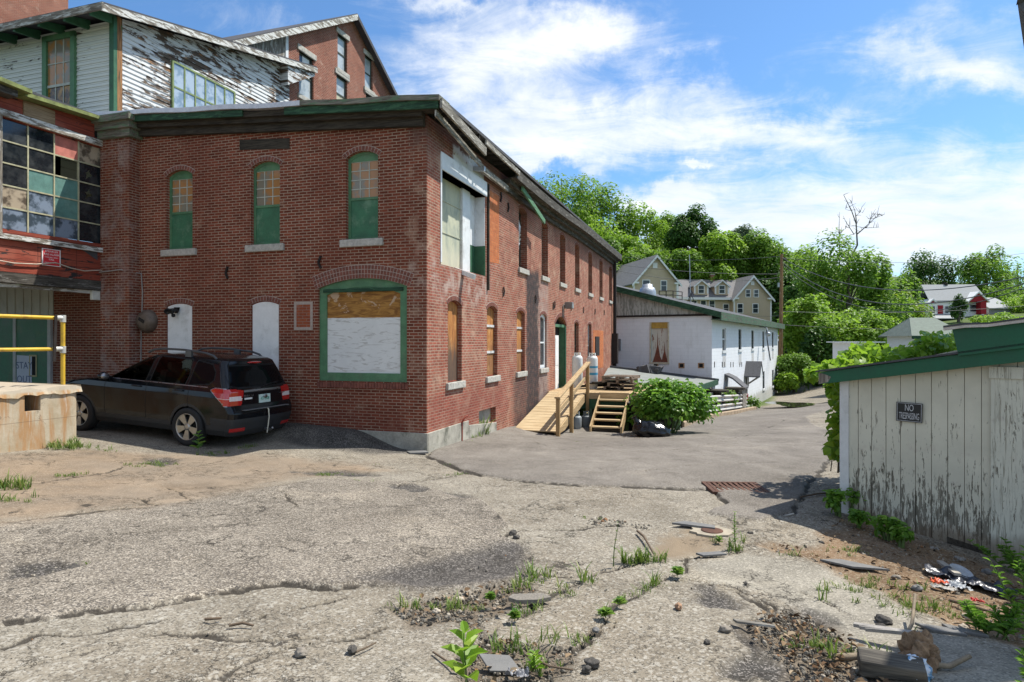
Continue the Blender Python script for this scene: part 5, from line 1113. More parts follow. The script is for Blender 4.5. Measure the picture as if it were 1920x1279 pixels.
# low roofs between the mill and the white building
lt = thing('low_lean_to', 'low flat grey roofed shed between the brick mill and the white building', 'shed', at(1240, 715, 29))
def build_lean():
    O = Vector(lt.location); P = [at(1141, 692, 33.5), at(1346, 717, 33), at(1286, 737, 25.2), at(1130, 712, 25)]; P = [p - O for p in P]
    m = MB(); m.prism(P, (0, 0, .08)); m.build('roof', plain('grey_roll_roofing', (.2, .215, .2), .9, var=.2, scale=2, dirt=(.12, .13, .115)), lt)
    m = MB(); m.beam(P[1], P[2], .06, .26); m.beam(P[2], P[3], .06, .22); m.build('fascia', M_DKGREEN, lt)
    m = MB(); m.beam(P[0] + Vector((0, -.1, .12)), P[1] + Vector((0, -.1, .12)), .2, .12); m.build('tar_edge', M_TAR, lt)
    for a, b in ((1, 2), (2, 3)):
        q0, q1 = P[a], P[b]; n = 14; m = MB()
        for i in range(n):
            x, y = q0.lerp(q1, (i + .05) / n), q0.lerp(q1, (i + .93) / n); s_ = Vector((-.25, .25, 0)); m.prism([x + s_ - Vector((0, 0, 2.6)), y + s_ - Vector((0, 0, 2.6)), y + s_ - Vector((0, 0, .1)), x + s_ - Vector((0, 0, .1))], (-.03, .03, 0))
        m.build('board_wall', M_WORNZ, lt)
    for k in (.1, .5, .9):
        q = P[1].lerp(P[2], k) + Vector((-.1, 0, 0)); m = MB(); m.beam(q - Vector((0, 0, 2.6)), q - Vector((0, 0, .1)), .14, .14); m.build('post', M_WHITEPAINT, lt)
    m = MB()
    for k in range(5): q = P[0].lerp(P[1], .3 + .03 * k); m.obox(q + Vector((0, -.5, .25)), (.6, .5, .28), Matrix.Rotation(k, 3, 'Z'), .1)
    m.build('tarpaulin', M_TAR, lt)
build_lean()
# ---------------------------------------------------------------- guard rail
def W_profile():      # corrugated beam section (out, up)
    return [(-.02, -.155), (.045, -.12), (.045, -.09), (-.03, -.03), (-.03, .03), (.045, .09), (.045, .12), (-.02, .155)]
gr = thing('guard_rail', 'rusty steel double guard rail along the road edge by the white building', 'guard rail', (0, 0, 0))
def build_rail():
    pts = [(5.9, 23.2), (8.2, 27.4), (10.6, 31.8), (12.6, 35.3), (13.9, 37.9)]
    zc = lambda x, y: gz(x, y); prof = W_profile()
    for off, nm in ((.36, 'lower_beam'), (.80, 'upper_beam')):
        v = []; f = []; n = len(prof)
        for x, y in pts:
            d = Vector((.5, .866)); nrm = Vector((d.y, -d.x))
            for a, b in prof: v.append((x + nrm.x * a, y + nrm.y * a, zc(x, y) + off + b))
        for i in range(len(pts) - 1):
            for k in range(n - 1): f.append((i * n + k, i * n + k + 1, (i + 1) * n + k + 1, (i + 1) * n + k))
        m = MB(); m.add(v, f); o = m.build(nm, M_RAIL, gr); s = o.modifiers.new('s', 'SOLIDIFY'); s.thickness = .006
    for x, y in pts[0:5]:
        m = MB(); m.box(x - .16, x - .04, y - .05, y + .09, zc(x, y) - .4, zc(x, y) + 1.02); m.build('post', M_DARKWOOD, gr)
    x, y = pts[-1]; m = MB(); m.obox((x + .06, y + .05, zc(x, y) + .86), (.05, .18, .2)); m.obox((x + .06, y + .08, zc(x, y) + .68), (.05, .14, .12)); m.build('reflector', plain('red_reflector', (.5, .03, .02), .35), gr)
def rail_mat():
    s = NM('rusted_galvanised'); o = s.coord('Object'); n = s.noise(o, 1.1, 6, .7); c = s.mix(s.ramp(n, .54, .72), (.46, .45, .42), (.33, .21, .12)); return s.done(c, .6, .25, s.bump(n, .2, .01), .4)
M_RAIL = rail_mat(); build_rail()
kb = MB(); kp = [(5.6, 21.2), (7.0, 24.3), (9.2, 28.6), (11.6, 32.8), (14.6, 38.4)]
kt = thing('kerb', 'worn concrete kerb under the guard rail', 'kerb', (0, 0, 0))
for (xa, ya), (xb, yb) in zip(kp[:-1], kp[1:]):
    n = 6
    for i in range(n):
        t0, t1 = (i + .02) / n, (i + .98) / n; A_, B_ = Vector((xa, ya, 0)).lerp(Vector((xb, yb, 0)), t0), Vector((xa, ya, 0)).lerp(Vector((xb, yb, 0)), t1); A_.z = gz(A_.x, A_.y) + .04; B_.z = gz(B_.x, B_.y) + .04; kb.beam(A_, B_, .22, .3)
kb.build('kerb_stones', plain('kerb_concrete', (.36, .27, .18), .9, var=.35, scale=5, dirt=(.14, .15, .06)), kt, bevel=.02)
for px, py, y in [(1315, 743, 26.5), (1360, 736, 31), (1392, 731, 35)]:
    p = at(px, py, y); t = thing('spool_table', 'weathered wooden cable spool standing behind the guard rail' if px == 1315 else ('dark wooden cable spool behind the middle of the guard rail' if px == 1360 else 'small dark spool beside the hooded doorway of the white building'), 'spool', (p.x - .3, p.y + .3, p.z))
    m = MB(); m.lathe([(0, .1), (.55, .1), (.55, .0), (0, .0)], 18, smooth=False); m.build('top_disc', M_WORNZ if px == 1315 else M_DARKWOOD, t); m = MB(); m.lathe([(.2, 0), (.2, -1.1)], 14); m.lathe([(0, -1.0), (.5, -1.0), (.5, -1.1), (0, -1.1)], 18, smooth=False); m.build('drum', M_DARKWOOD, t)
# ---------------------------------------------------------------- utility pole and wires
PB = at(1463.5, 735, 58); PZ = at(1466, 477, 58).z; PZ0 = gz(PB.x, PB.y)
po = thing('utility_pole', 'tall brown wooden utility pole at the end of the white building', 'pole', (PB.x, PB.y, PZ0))
m = MB(); m.tube([(0, 0, -.5), (.02, 0, 4), (.1, 0, PZ - PZ0)], [.2, .18, .13], 12); m.build('shaft', wood('brown_pole_wood', (.33, .19, .09), (.17, .1, .05), .9, 'z', 2, peel=(.42, .33, .22), peel_amt=.6), po)
m = MB(); m.box(-.25, -.12, -.1, .1, PZ - PZ0 - 3, PZ - PZ0 - 2.6); m.tube([(-.22, 0, 0), (-.22, 0, 3.2)], .05, 6); m.build('riser_pipe', M_STEEL, po)
m = MB(); m.tube([(.1, 0, PZ - PZ0 - .3), (.5, -.1, PZ - PZ0 - .5)], .05, 6); m.build('insulator_arm', M_IRON, po)
def wire(a, b, sag, label, r=.018, n=26):
    a, b = Vector(a), Vector(b); pts = [a.lerp(b, t) - Vector((0, 0, sag * 4 * t * (1 - t))) for t in np.linspace(0, 1, n)]
    o_ = a.lerp(b, .5); m = MB(); m.tube([p - o_ for p in pts], r, 5, cap=False)
    t = m.build('overhead_wire', M_WIRE, None, o_); tag(t, label, 'wire', 'overhead wires')
M_WIRE = plain('wire_black', (.09, .09, .09), .5, .2); M_WIREL = None
pt = lambda f: Vector((PB.x + .1, PB.y, PZ - f))
wire(pt(.3), at(1990, 503, 30), 1.9, 'highest thick wire running right from the pole top', .03)
wire(pt(.7), at(1990, 508, 30), 2.6, 'lower thick wire sagging right from the pole top', .03)
wire(pt(.9), at(1990, 512, 31), 3.0, 'lowest sagging service wire right of the pole', .022)
wire(pt(.35), at(2000, 462, 70), 1.0, 'thin wire running nearly level right from the pole', .016)
wire(pt(5.2), at(2000, 566, 62), .5, 'low wire crossing in front of the tall leafy trees', .02)
wire(pt(6.4), at(2000, 610, 52), .4, 'lowest wire crossing the trees above the shed roof', .022)
wire(pt(.2), at(1130, 478, 75), .5, 'thin wire running left from the pole top over the wooded hill', .02)
wire(pt(1.8), at(1100, 488, 60), .4, 'wire running left from the pole in front of the tan house gable', .022)
wire(pt(2.1), at(1100, 494, 60), .9, 'lower wire running left from the pole to the brick mill', .022)
wire(pt(5.6), at(1300, 585, 70), .2, 'short wire from the pole across the tan house front', .018)
# radio mast on the roof edge
b = at(1295, 566, 52); tp = at(1292, 478, 52)
t = thing('antenna_mast', 'thin metal antenna mast with a braced foot standing behind the green eave', 'antenna', (b.x, b.y, b.z - .5))
m = MB(); hh = tp.z - b.z + .5; m.tube([(0, 0, 0), (-.1, 0, hh)], .035, 6); m.build('mast', M_STEEL, t); m = MB()
for a in range(3): m.tube([(.5 * math.cos(a * 2.1), .5 * math.sin(a * 2.1), 0), (0, 0, 1.2)], .03, 5)
m.build('brace', M_IRON, t)
# roof-top platform rail
t = thing('roof_railing', 'dark metal roof platform railing beside the tan gable house', 'railing', at(1236, 560, 50)); O = Vector(t.location)
m = MB(); q = [at(1236, 546, 50) - O, at(1262, 546, 50) - O, at(1279, 548, 53) - O]
for a, b in zip(q[:-1], q[1:]):
    for dz in (0, -.32, -.62): m.tube([a + Vector((0, 0, dz)), b + Vector((0, 0, dz))], .035, 6)
for a in q + [q[0].lerp(q[1], .5)]: m.tube([a, a - Vector((0, 0, 1.1))], .035, 6)
m.build('rails', M_IRON, t)
m = MB(); m.prism([q[0] - Vector((0, 0, .75)), q[1] - Vector((0, 0, .75)), q[2] - Vector((0, 0, .75)), q[2] - Vector((1, -1, .75))], (0, 0, -.15)); m.build('deck', M_DARKWOOD, t)

# ---------------------------------------------------------------- houses on the hill
M_TAN = None
def siding(name, col):
    s = NM(name); o = s.coord('Object'); z = s.sep(o)[2]; n = s.noise(o, .7, 4, .6); f = s.math('FRACT', s.math('MULTIPLY', z, 1 / .14))
    return s.done(s.mix(s.ramp(n, .3, .7), tuple(c * .92 for c in col), col), .75, 0.0, s.bump(f, .4, .02), .3)
M_TAN = siding('tan_siding', (.54, .43, .3)); M_HW = plain('house_white_trim', (.78, .78, .76), .6, var=.06); M_ROOFG = plain('asphalt_shingle', (.17, .165, .165), .92, var=.25, scale=3, bump=.4)
M_HGLASS = glassmat('house_glass', (.03, .04, .05), .05, .1)
def hwin(m_f, parent, cx, y, z0, w, h, pane=None, fr=None):
    m = MB(); t = .1
    for a in [(cx - w / 2 - t, cx - w / 2, z0 - t, z0 + h + t), (cx + w / 2, cx + w / 2 + t, z0 - t, z0 + h + t), (cx - w / 2, cx + w / 2, z0 + h, z0 + h + t), (cx - w / 2, cx + w / 2, z0 - t, z0), (cx - w / 2, cx + w / 2, z0 + h / 2 - .03, z0 + h / 2 + .03)]: m.box(a[0], a[1], y - .07, y - .001, a[2], a[3])
    f = m.build('window', fr or M_HW, parent); m = MB(); m.box(cx - w / 2, cx + w / 2, y - .03, y - .002, z0, z0 + h); m.build('pane', pane or M_HGLASS, f); return f
def gable_house(t, W, D, zw, rise, wall, roof, base=-6, over=.45, trim=True, front_tri=None):
    """gable end faces local -y; W along x, D along y; wall top zw; ridge zw + rise"""
    m = MB(); m.prism([(-W / 2, 0, base), (W / 2, 0, base), (W / 2, 0, zw), (0, 0, zw + rise), (-W / 2, 0, zw)], (0, D, 0)); m.build('wall', wall, t)
    k = rise / (W / 2); m = MB()
    for s_ in (-1, 1): m.prism([(0, -over, zw + rise + .05), (s_ * (W / 2 + over), -over, zw - k * over + .05), (s_ * (W / 2 + over), -over, zw - k * over + .2), (0, -over, zw + rise + .2)], (0, D + 2 * over, 0))
    r = m.build('roof', roof, t)
    if trim:
        for s_ in (-1, 1):
            m = MB(); m.prism([(0, -over - .06, zw + rise - .22), (s_ * (W / 2 + over), -over - .06, zw - k * over - .22), (s_ * (W / 2 + over), -over - .06, zw - k * over + .14), (0, -over - .06, zw + rise + .14)], (0, .07, 0)); m.build('rake_board', M_HW, r)
            m = MB(); m.box(s_ * W / 2 - .12, s_ * W / 2 + .12, -.05, -.001, base, zw); m.build('corner_board', M_HW, t)
            m = MB(); m.box(min(s_ * W / 2, s_ * (W / 2 - .6)), max(s_ * W / 2, s_ * (W / 2 - .6)), -over, -.02, zw - .25, zw); m.build('eave_return', M_HW, r)
    return r
def build_houses():
    d = 92; s_ = d / F
    c = at(1230, 640, d); t = thing('tan_gable_house', 'tan sided house with a white edged gable nearest the brick mill', 'house', (c.x, c.y, 0), math.radians(12))
    W = 88 * s_; zw = at(0, 530, d).z; gable_house(t, W, 17, zw, 49 * s_, M_TAN, M_ROOFG, -2)
    hwin(None, t, (1210 - 1230) * s_, 0, at(0, 545, d).z, 1.0, 1.4); hwin(None, t, (1245.5 - 1230) * s_, 0, at(0, 545, d).z, .8, 1.35); hwin(None, t, (1228 - 1230) * s_, 0, at(0, 502, d).z, .5, .55, M_HW)
    m = MB(); m.box(W / 2 - .3, W / 2 - .1, -.4, 0, zw - 3, zw); m.build('porch_post', M_HW, t)
    d = 100; s_ = d / F; c = at(1411, 640, d)
    t = thing('tan_dormer_house', 'long tan sided house with two roof dormers and a right gable', 'house', (c.x, c.y, 0), math.radians(6))
    W = 72 * s_; zw = at(0, 559, d).z; rise = 40 * s_; gable_house(t, W, 11, zw, rise, M_TAN, M_ROOFG, -2)
    # long wing to the left, ridge parallel to the street
    x0, x1 = (1262 - 1411) * s_, -W / 2 + 3.0; zw2 = at(0, 556, d).z; zr = at(0, 522, d).z; y0 = 1.2
    m = MB(); m.prism([(x0, y0, -2), (x0, y0 + 8, -2), (x0, y0 + 8, zw2), (x0, y0 + 4, zr), (x0, y0, zw2)], (x1 - x0, 0, 0)); m.build('long_wall', M_TAN, t)
    m = MB(); k = (zr - zw2) / 4
    m.prism([(x0 - .3, y0 - .5, zw2 - .5 * k + .05), (x0 - .3, y0 + 4, zr + .05), (x0 - .3, y0 + 4, zr + .2), (x0 - .3, y0 - .5, zw2 - .5 * k + .2)], (x1 - x0 + .3, 0, 0)); m.prism([(x0 - .3, y0 + 8.5, zw2 - .5 * k + .05), (x0 - .3, y0 + 4, zr + .05), (x0 - .3, y0 + 4, zr + .2), (x0 - .3, y0 + 8.5, zw2 - .5 * k + .2)], (x1 - x0 + .3, 0, 0))
    lr = m.build('long_roof', M_ROOFG, t)
    m = MB(); m.box(x0 - .3, x1 - 2.8, y0 - .56, y0 - .49, zw2 - .5 * k - .2, zw2 - .5 * k + .18); m.build('eave_board', M_HW, lr)
    for px in (1316.5, 1357):
        x = (px - 1411) * s_; hw = 1.05; zb = at(0, 551, d).z; zt = at(0, 536, d).z; za = at(0, 526, d).z; y = y0 - .1
        m = MB(); m.prism([(x - hw, y, zb - .2), (x + hw, y, zb - .2), (x + hw, y, zt), (x, y, za), (x - hw, y, zt)], (0, 3.2, 0)); dm = m.build('dormer', M_TAN, t)
        m = MB()
        for q in (-1, 1): m.prism([(x, y - .3, za + .02), (x + q * (hw + .3), y - .3, zt - .22), (x + q * (hw + .3), y - .3, zt - .08), (x, y - .3, za + .16)], (0, 3.6, 0))
        m.build('dormer_roof', M_ROOFG, dm)
        for q in (-1, 1): m = MB(); m.prism([(x, y - .34, za - .14), (x + q * (hw + .3), y - .34, zt - .36), (x + q * (hw + .3), y - .34, zt - .12), (x, y - .34, za + .12)], (0, .04, 0)); m.build('dormer_trim', M_HW, dm)
        for q in (-1, 1): m = MB(); m.box(x + q * hw - .12, x + q * hw + .12, y - .06, y - .001, zb, zt); m.build('dormer_corner', M_HW, dm)
        hwin(None, t, x, y, zb + .1, .85, 1.15)
    for px in (1303, 1321, 1338): hwin(None, t, (px - 1411) * s_, y0, at(0, 580, d).z, .8, 1.3)
    for px, py in ((1365.5, 587), (1386.5, 587), (1416.5, 587)): hwin(None, t, (px - 1411) * s_, 0 if px > 1376 else y0, at(0, py, d).z, .8, 1.35)
    for px in (1402, 1418): hwin(None, t, (px - 1411) * s_, 0, at(0, 557, d).z, .65, 1.05)
    hwin(None, t, 0, 0, at(0, 534, d).z, .35, .4, M_HW)
    m = MB(); xc = (1358.5 - 1411) * s_; m.box(xc - .3, xc + .3, y0 + 3.6, y0 + 4.4, zr - .4, at(0, 511, d).z); ch = m.build('chimney', M_BRICK2, lr); m = MB(); m.box(xc - .36, xc + .36, y0 + 3.54, y0 + 4.46, at(0, 511, d).z, at(0, 510, d).z + .1); m.build('chimney_cap', M_STONE, ch)
    # red trimmed house
    d = 105; s_ = d / F; c = at(1790, 640, d); redp = siding('barn_red_siding', (.34, .02, .03))
    t = thing('red_trim_house', 'white and red house with a big grey roof behind the right hand shed', 'house', (c.x, c.y, 0), math.radians(-4))
    xl, xr = (1741 - 1790) * s_, (1846 - 1790) * s_; ze = at(0, 566, d).z; zr = at(0, 537, d).z
    m = MB(); m.box(xl + .3, xr - .3, 0, 5.8, at(0, 620, d).z, ze + .2); m.build('wall', M_HW, t)
    m = MB(); m.prism([(xl, -.5, ze), (xr, -.5, ze), (xr - .4, 2.2, zr + .3), (xl + .2, 2.2, zr + .3)], (0, 0, .15)); m.prism([(xl, 6.5, ze), (xr, 6.5, ze), (xr - .4, 2.2, zr + .3), (xl + .2, 2.2, zr + .3)], (0, 0, .15)); ro = m.build('roof', plain('pale_grey_shingle', (.3, .31, .31), .9, var=.15, scale=3), t)
    m = MB(); m.box((1786 - 1790) * s_, (1791 - 1790) * s_, 2, 2.8, zr - 1, at(0, 528, d).z); m.build('chimney', M_DARKWOOD, ro)
    def gab(px0, px1, pyb, pyt, y, wall):
        a, b = (px0 - 1790) * s_, (px1 - 1790) * s_; zb, zt = at(0, pyb, d).z, at(0, pyt, d).z
        m = MB(); m.prism([(a, y, zb), (b, y, zb), ((a + b) / 2, y, zt)], (0, 4, 0)); g = m.build('gable', wall, t)
        for s2 in ((a, b), (b, a)): m = MB(); e = Vector((s2[0] - ((a + b) / 2), 0, zb - zt)); m.prism([((a + b) / 2, y - .3, zt), ((a + b) / 2 + e.x * 1.12, y - .3, zt + e.z * 1.12), ((a + b) / 2 + e.x * 1.12, y - .3, zt + e.z * 1.12 + .22), ((a + b) / 2, y - .3, zt + .25)], (0, 4.5, 0)); m.build('gable_roof', M_HW if y < -1 else M_HW, g)
    gab(1806, 1840, 567, 551, -1.2, redp); gab(1737, 1750, 570, 564, -1.0, redp)
    m = MB(); a, b = (1736 - 1790) * s_, (1751 - 1790) * s_; m.box(a, b, -1.0, 0, at(0, 590, d).z, at(0, 570, d).z); m.build('bay', M_HW, t); hwin(None, t, (a + b) / 2, -1.0, at(0, 588, d).z, .75, 1.1)
    m = MB(); m.box((1759 - 1790) * s_, (1769 - 1790) * s_, -.05, -.001, at(0, 589, d).z, at(0, 573, d).z); m.build('door', redp, t); hwin(None, t, (1775.5 - 1790) * s_, 0, at(0, 588, d).z, .55, 1.15); hwin(None, t, (1756 - 1790) * s_, 0, at(0, 588, d).z, .3, 1.15); hwin(None, t, (1823 - 1790) * s_, 0, at(0, 585, d).z, 1.1, 1.1)
    m = MB(); m.box((1828 - 1790) * s_, (1838 - 1790) * s_, -1.21, -.0, at(0, 590, d).z, at(0, 567, d).z); m.build('red_panel', redp, t)
    m = MB(); m.prism([((1735 - 1790) * s_, -3.5, at(0, 600, d).z), ((1785 - 1790) * s_, -3.5, at(0, 600, d).z), ((1782 - 1790) * s_, 0, at(0, 591, d).z), ((1738 - 1790) * s_, 0, at(0, 591, d).z)], (0, 0, .12)); m.build('porch_roof', MATS['pale_grey_shingle'], t)
    m = MB(); m.prism([((1852 - 1790) * s_, 0, at(0, 580, d).z), ((1900 - 1790) * s_, 0, at(0, 580, d).z), ((1898 - 1790) * s_, 5, at(0, 557, d).z), ((1856 - 1790) * s_, 5, at(0, 557, d).z)], (0, 0, .15)); m.box((1856 - 1790) * s_, (1896 - 1790) * s_, .6, 6, at(0, 620, d).z, at(0, 580, d).z); m.build('side_roof', MATS['pale_grey_shingle'], t)
    # greenish roof nearer
    d = 48; s_ = d / F; c = at(1750, 640, d); t = thing('green_roof_cottage', 'low cottage with a moss green shingle roof behind the vines', 'house', (c.x, c.y, 0), math.radians(-3)); rf = plain('green_grey_shingle', (.17, .2, .165), .92, var=.25, scale=4)
    a, b = (1705 - 1750) * s_, (1810 - 1750) * s_; ze, zr = at(0, 633, d).z, at(0, 600, d).z
    m = MB(); m.prism([(a, -.4, ze), (b, -.4, ze), (b - 1.2, 1.9, zr + .1), (a + 1.1, 1.9, zr + .1)], (0, 0, .12)); m.prism([(a, 4.4, ze), (b, 4.4, ze), (b - 1.2, 1.9, zr + .1), (a + 1.1, 1.9, zr + .1)], (0, 0, .12)); m.poly([(a, -.4, ze + .1), (a, 4.4, ze + .1), (a + 1.1, 1.9, zr + .2)]); m.poly([(b, -.4, ze + .1), (b, 4.4, ze + .1), (b - 1.2, 1.9, zr + .2)]); m.build('roof', rf, t)
    m = MB(); m.box(a + .5, b - .4, .2, 4, -2, ze + .1); m.build('wall', M_HW, t); m = MB(); m.box(a, b, -.46, -.39, ze - .12, ze + .1); m.build('fascia', M_DKGREEN, t)
    m = MB(); m.box(b - 1.2, b - .6, .1, .2, ze - 1.6, ze - .3); m.build('window', M_HGLASS, t)
    # small shed with red door
    d = 47; s_ = d / F; c = at(1624, 640, d); t = thing('white_garden_shed', 'tiny white shed with a red door among the trees', 'shed', (c.x, c.y, 0), .1)
    m = MB(); m.box(-36 * s_ / 2, 40 * s_ / 2, 0, 3, at(0, 680, d).z, at(0, 643, d).z); m.build('wall', M_HW, t); m = MB(); m.box(-1.1, 1.3, -.3, 3.2, at(0, 643, d).z, at(0, 641, d).z); m.build('roof', M_HW, t)
    m = MB(); m.box(-.1, .55, -.05, -.001, at(0, 662, d).z, at(0, 645, d).z); m.build('door', redp, t)
    # dark shed behind the pole
    d = 66; s_ = d / F; c = at(1479, 640, d); t = thing('dark_roof_shed', 'small dark shed with a blue grey roof behind the utility pole', 'shed', (c.x, c.y, 0), .3)
    m = MB(); m.prism([(-1.2, 0, at(0, 642, d).z), (1.1, 0, at(0, 636, d).z), (1.2, 3, at(0, 630, d).z), (-1.0, 3, at(0, 630, d).z)], (0, 0, .1)); m.build('roof', plain('blue_grey_metal', (.1, .12, .15), .5, .3), t); m = MB(); m.box(-1.1, 1.1, .2, 3, -3, at(0, 641, d).z); m.build('wall', M_DARKWOOD, t)
build_houses()
# roof corner peeping in at the top right: the eave of a barn beside the camera
t = thing('barn_eave', 'dark shingled roof corner peeping in at the top right edge', 'roof', at(1908, 18, 9)); m = MB(); m.prism([(-.08, -.1, .02), (-.04, -.1, .16), (1.2, -.1, .6), (1.2, -.1, -.5), (.02, -.1, -.1)], (1.3, 1.5, 0)); m.build('eave', M_SHINGLE, t)
m = MB(); m.prism([(-.1, -.13, .0), (-.06, -.13, .2), (1.2, -.13, .66), (1.2, -.13, .5), (.0, -.13, .06)], (0, .03, 0)); m.build('rake_board', M_DARKWOOD, t)
m = MB(); h_ = 4.2; O = Vector(t.location); pl = []
for a, b in [(1650, 1300), (1667, 1236), (1710, 1188), (1732, 1181), (1780, 1194), (1833, 1196), (1887, 1161), (1975, 1105), (2300, 1105), (2300, 1300)]: g = G(a, b); pl.append(g + SUN / SUN.z * (h_ - g.z) - O)
m.prism(pl, (0, 0, .08)); m.build('porch_roof', M_SHINGLE, t)  # unseen slab added here, outlined to cast the lower right shadow
for q in (pl[7], pl[8], pl[9]):
    m = MB(); w_ = O + q + Vector((.15, .05, 0)); m.box(q.x + .09, q.x + .21, q.y, q.y + .12, gz(w_.x, w_.y) - O.z - .1, q.z); m.build('porch_post', M_WORNZ, t)  # unseen posts added to carry the shadow casting slab
# ================================================================ PLANK SHED (right foreground)
SX, SY = 3.74, 7.24; SD = Vector((.656, -.755)).normalized(); STH = math.atan2(SD.y, SD.x)
def S_(px, py, v=0.0):
    c, s_ = SD.x, SD.y; k = (px - 960) / F
    u = (k * (SY + v * c) - (SX - v * s_)) / (c - k * s_)
    return u, EYE + (640 - py) / F * (SY + u * s_ + v * c)
def shed_mat(name, paint, amt, rough_ply=False):
    s = NM(name); o = s.coord('Object'); x, y, z = s.sep(o); st = (1.5, 1.5, .28)
    n = s.math('ADD', s.math('MULTIPLY', s.noise(s.mapping(o, (17, 17, 3.0)), 1.6, 7, .74, .5), .7), s.math('MULTIPLY', s.noise(s.mapping(o, (60, 60, 9)), 1.5, 4, .7, .3), .3)); g = s.noise(s.mapping(o, (30, 30, 1.6)), 1.5, 6, .7, .8 if rough_ply else .2); big = s.noise(o, 2.3, 4, .6)
    low = s.math('ADD', s.ramp(z, .25, 1.0, .1, 0), s.ramp(z, .8, 1.5, .025, 0)) if not rough_ply else 0.0
    f = s.math('ADD', s.math('ADD', n, low), s.math('MULTIPLY', s.math('SUBTRACT', big, .5), .22)); k = s.ramp(f, amt, amt + .03)
    bare = s.mix(s.ramp(g, .35, .65), (.1, .09, .065), (.26, .235, .18))
    pc = s.mix(s.ramp(big, .3, .7), tuple(p * .86 for p in paint), paint); pc = s.mix(s.ramp(s.noise(o, 3.1, 5, .65), .58, .72, 0, .45), pc, (.42, .33, .28))
    if rough_ply: pc = s.mix(s.ramp(g, .5, .62, 0, .75), pc, (.2, .18, .13))
    mud = s.ramp(s.math('ADD', z, s.math('MULTIPLY', s.math('SUBTRACT', big, .5), .5)), .02, .22, .75, 0)
    c = s.mix(k, pc, bare); c = s.mix(mud, c, (.16, .12, .08))
    return s.done(c, .75, 0.0, s.bump(s.math('SUBTRACT', s.math('MULTIPLY', g, .3), k), .4, .005), .3)
M_SHED = shed_mat('flaking_shed_boards', (.62, .59, .47), .605); M_SHEDPLY = shed_mat('flaking_shed_plywood', (.6, .585, .48), .565, True)
M_SHEDGREEN = plain('shed_green_paint', (.012, .095, .046), .55, var=.2, scale=4, bump=.2, dirt=(.05, .1, .06), dirt_amt=.4)
shed = thing('plank_shed', 'low white plank shed with flaking paint and a green eave in the right foreground', 'shed', (SX, SY, 0), STH)
